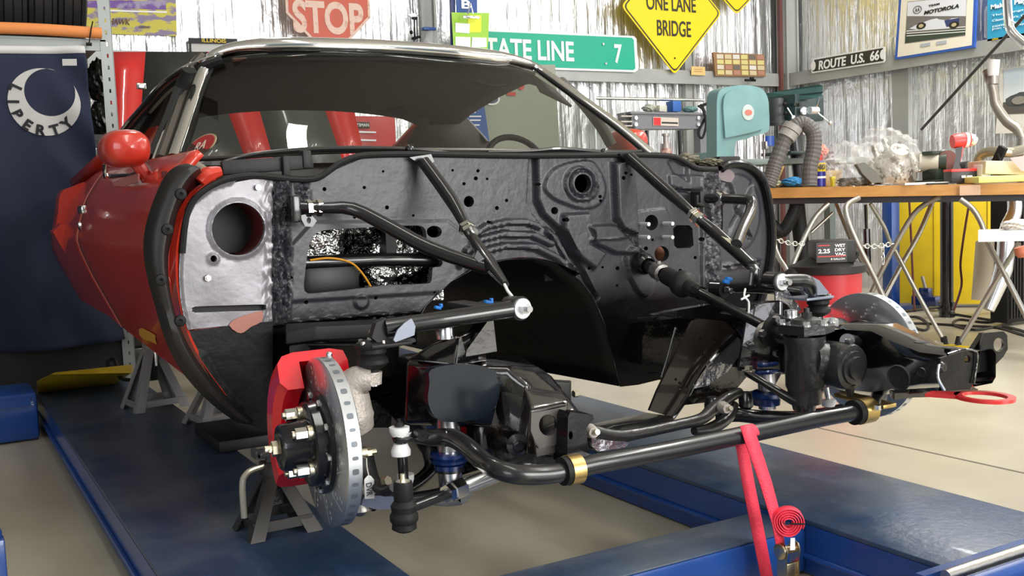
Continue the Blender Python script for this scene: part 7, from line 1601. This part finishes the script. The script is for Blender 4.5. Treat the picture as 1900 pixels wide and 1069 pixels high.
# papers, boxes and yellow sheet to the right
b = MB(); q = btop(1822, .12); b.box(q+EZ*.05, (.05, .10, .10), R2, bev=.005); cb_ = thing('tape_box', q, 'blue and white box beside the yellow folder', 'box'); obj('carton', b, white, cb_)
b = MB(); b.box(q+EZ*.055+V((.012, -.002, 0)), (.04, .104, .07), R2, bev=.004); obj('blue_band', b, mat('box_sky', (.03, .30, .55), .4), cb_)
b = MB(); q = btop(1872, .12); b.box(q+EZ*.022, (.42, .22, .035), R2, bev=.008); single('yellow_folder', b, mat('pale_yellow_foam', (.80, .74, .22), .6), 'pale yellow folder lying at the right end of the bench', 'folder')
b = MB(); q = btop(1880, .22); b.box(q+EZ*.075, (.40, .22, .07), R2 @ Matrix.Rotation(.06, 3, 'Y'), bev=.004); single('cream_box', b, mat('cream_carton', (.66, .58, .42), .6), 'flat cream carton resting behind the yellow folder', 'box')
b = MB(); q = btop(1895, .06); b.prism([q+V((x*rt.x, x*rt.y, z)) for x, z in [(-.06, .13), (.10, .15), (.10, .05), (0, .06)]], back*.004); single('red_white_paper', b, mat('pink_white_paper', (.75, .42, .40), .6), 'pink and white paper at the bench corner', 'paper')
for (x, w_, bk, lab) in ((1735, .26, .10, 'white papers lying left of the impact wrench'), (1700, .16, .05, 'loose white paper at the foot of the clear bag')):
    b = MB(); b.box(btop(x, bk)+EZ*.006, (w_, .10, .012), R2); single('paper_stack', b, mat('paper_white', (.78, .76, .70), .6), lab, 'papers')
b = MB(); b.box(btop(1745, .03)+EZ*.004, (.14, .03, .008), R2); single('steel_rule', b, dull, 'dark flat bar at the front edge of the bench', 'bar')
b = MB(); b.box(btop(1847, .05)+EZ*.010, (.05, .02, .014), R2, bev=.003); single('black_pen', b, blkm, 'short black pen in front of the yellow folder', 'pen')
# clutter at the left end of the bench
b = MB(); b.prism([P(x, y, D=5.9) for x, y in [(1430, 344), (1446, 308), (1456, 308), (1440, 345)]], (.02, .10, 0)); single('wooden_frame', b, mat('frame_gold', (.50, .33, .10), .5), 'small gold framed picture leaning at the left end of the bench', 'frame')
b = MB(); b.prism([P(x, y, D=5.95) for x, y in [(1424, 318), (1438, 318), (1434, 345), (1422, 345)]], (.02, .08, 0)); single('book', b, mat('book_teal', (.16, .30, .28), .5), 'teal book standing behind the left end of the bench', 'book')
single('blue_tool', blob(btop(1472, .12)+EZ*.03, .075, .026, 51, .12, .05), mat('tool_sky_blue', (.03, .22, .48), .4), 'bright blue glove lying at the left end of the bench', 'glove')
single('rag', blob(btop(1436, .10)+EZ*.02, .05, .02, 52, .15, .05), mat('pale_green_rag', (.50, .52, .36), .8), 'pale green rag at the left end of the bench', 'rag')
# ---- other red and black striped car behind, with tool chest
YR = 3.9
def rp(x, y): 
    p = P(x, y, Y=YR); k = (p.z-1.2); return P(x, y, Y=YR+.55*k)
c2 = thing('striped_car', (P(450, 250, Y=YR).x, YR+.3, 0), 'red and black striped car body parked behind the shop car', 'car')
rs = mat('stripe_red', (.62, .022, .018), .35, 0, .5); bs_ = mat('stripe_black', (.028, .028, .026), .4, 0, .3)
xs_ = [(196, 196), (270, 264), (420, 446), (480, 500), (602, 626), (656, 672)]
seq = [(0, 1, rs), (1, 2, bs_), (2, 3, rs), (3, 4, mat('stripe_grey', (.055, .062, .052), .4, 0, .3)), (4, 5, rs)]
for i, j, m_ in seq:
    (a0_, a1_), (b0__, b1_) = xs_[i], xs_[j]; rows = []
    for y in (96, 130, 155, 158, 200, 250, 330):
        k = (y-200)/70; k2 = min(max(k, -1.4), 1.9); rows.append([rp(a0_+(a1_-a0_)*k2 if i > 1 else a0_+(a1_-a0_)*(y-100)/75 if i == 1 else a0_, y), rp(b0__+(b1_-b0__)*k2 if j > 1 else b0__+(b1_-b0__)*min(1.6, (y-100)/75), y)])
    obj('hood_panel', MB().grid(rows), m_, c2, solid=.02)
b = MB(); q = P(262, 160, Y=YR-.05); b.box(q, (.05, .015, .035), bev=.004); obj('latch', b, chrome, c2)
b = MB(); q = P(450, 330, Y=YR); b.box((q.x+.2, YR+.9, .5), (2.6, 1.2, .8), bev=.08); obj('body', b, bs_, c2)
tc = thing('tool_chest', P(695, 300, Y=4.3), 'red tool chest with a black name plate seen through the windshield', 'tool chest')
b = MB(); b.box(P(690, 250, Y=4.3)+V((0, .15, -.05)), (.34, .3, .34), bev=.008); obj('cabinet', b, mat('chest_red', (.55, .03, .035), .35), tc)
b = MB(); b.prism(poly_px([(652, 226), (686, 227), (686, 238), (652, 237)], Y=4.28), (0, .004, 0)); lb = obj('name_plate', b, sblk, tc)
text('lettering', 'CRAFTSMAN', P(664, 232, Y=4.275), pxm(6, P(664, 232, Y=4.28)), EX, EZ, white, lb, .001, width=pxm(44, P(664, 232, Y=4.28)), bold=.02)
for y in (243, 258): b = MB(); b.prism(poly_px([(655, y), (698, y+1), (698, y+4), (655, y+3)], Y=4.28), (0, .006, 0)); obj('drawer_pull', b, alum, tc)

# cloth and hinge pieces on the driver's end of the cowl
cpart('cowl_debris', blob(P(1275, 298, Y=.62), .05, .020, 61, .2, .03), mat('olive_sealer', (.16, .145, .10), .7))
cpart('cowl_debris', blob(P(1318, 302, Y=.58), .045, .014, 62, .2, .03), mat('olive_sealer', (0, 0, 0)))
b = MB(); b.box(P(1345, 297, Y=.60), (.09, .05, .022), bev=.004); cpart('hinge_cap', b, dull)
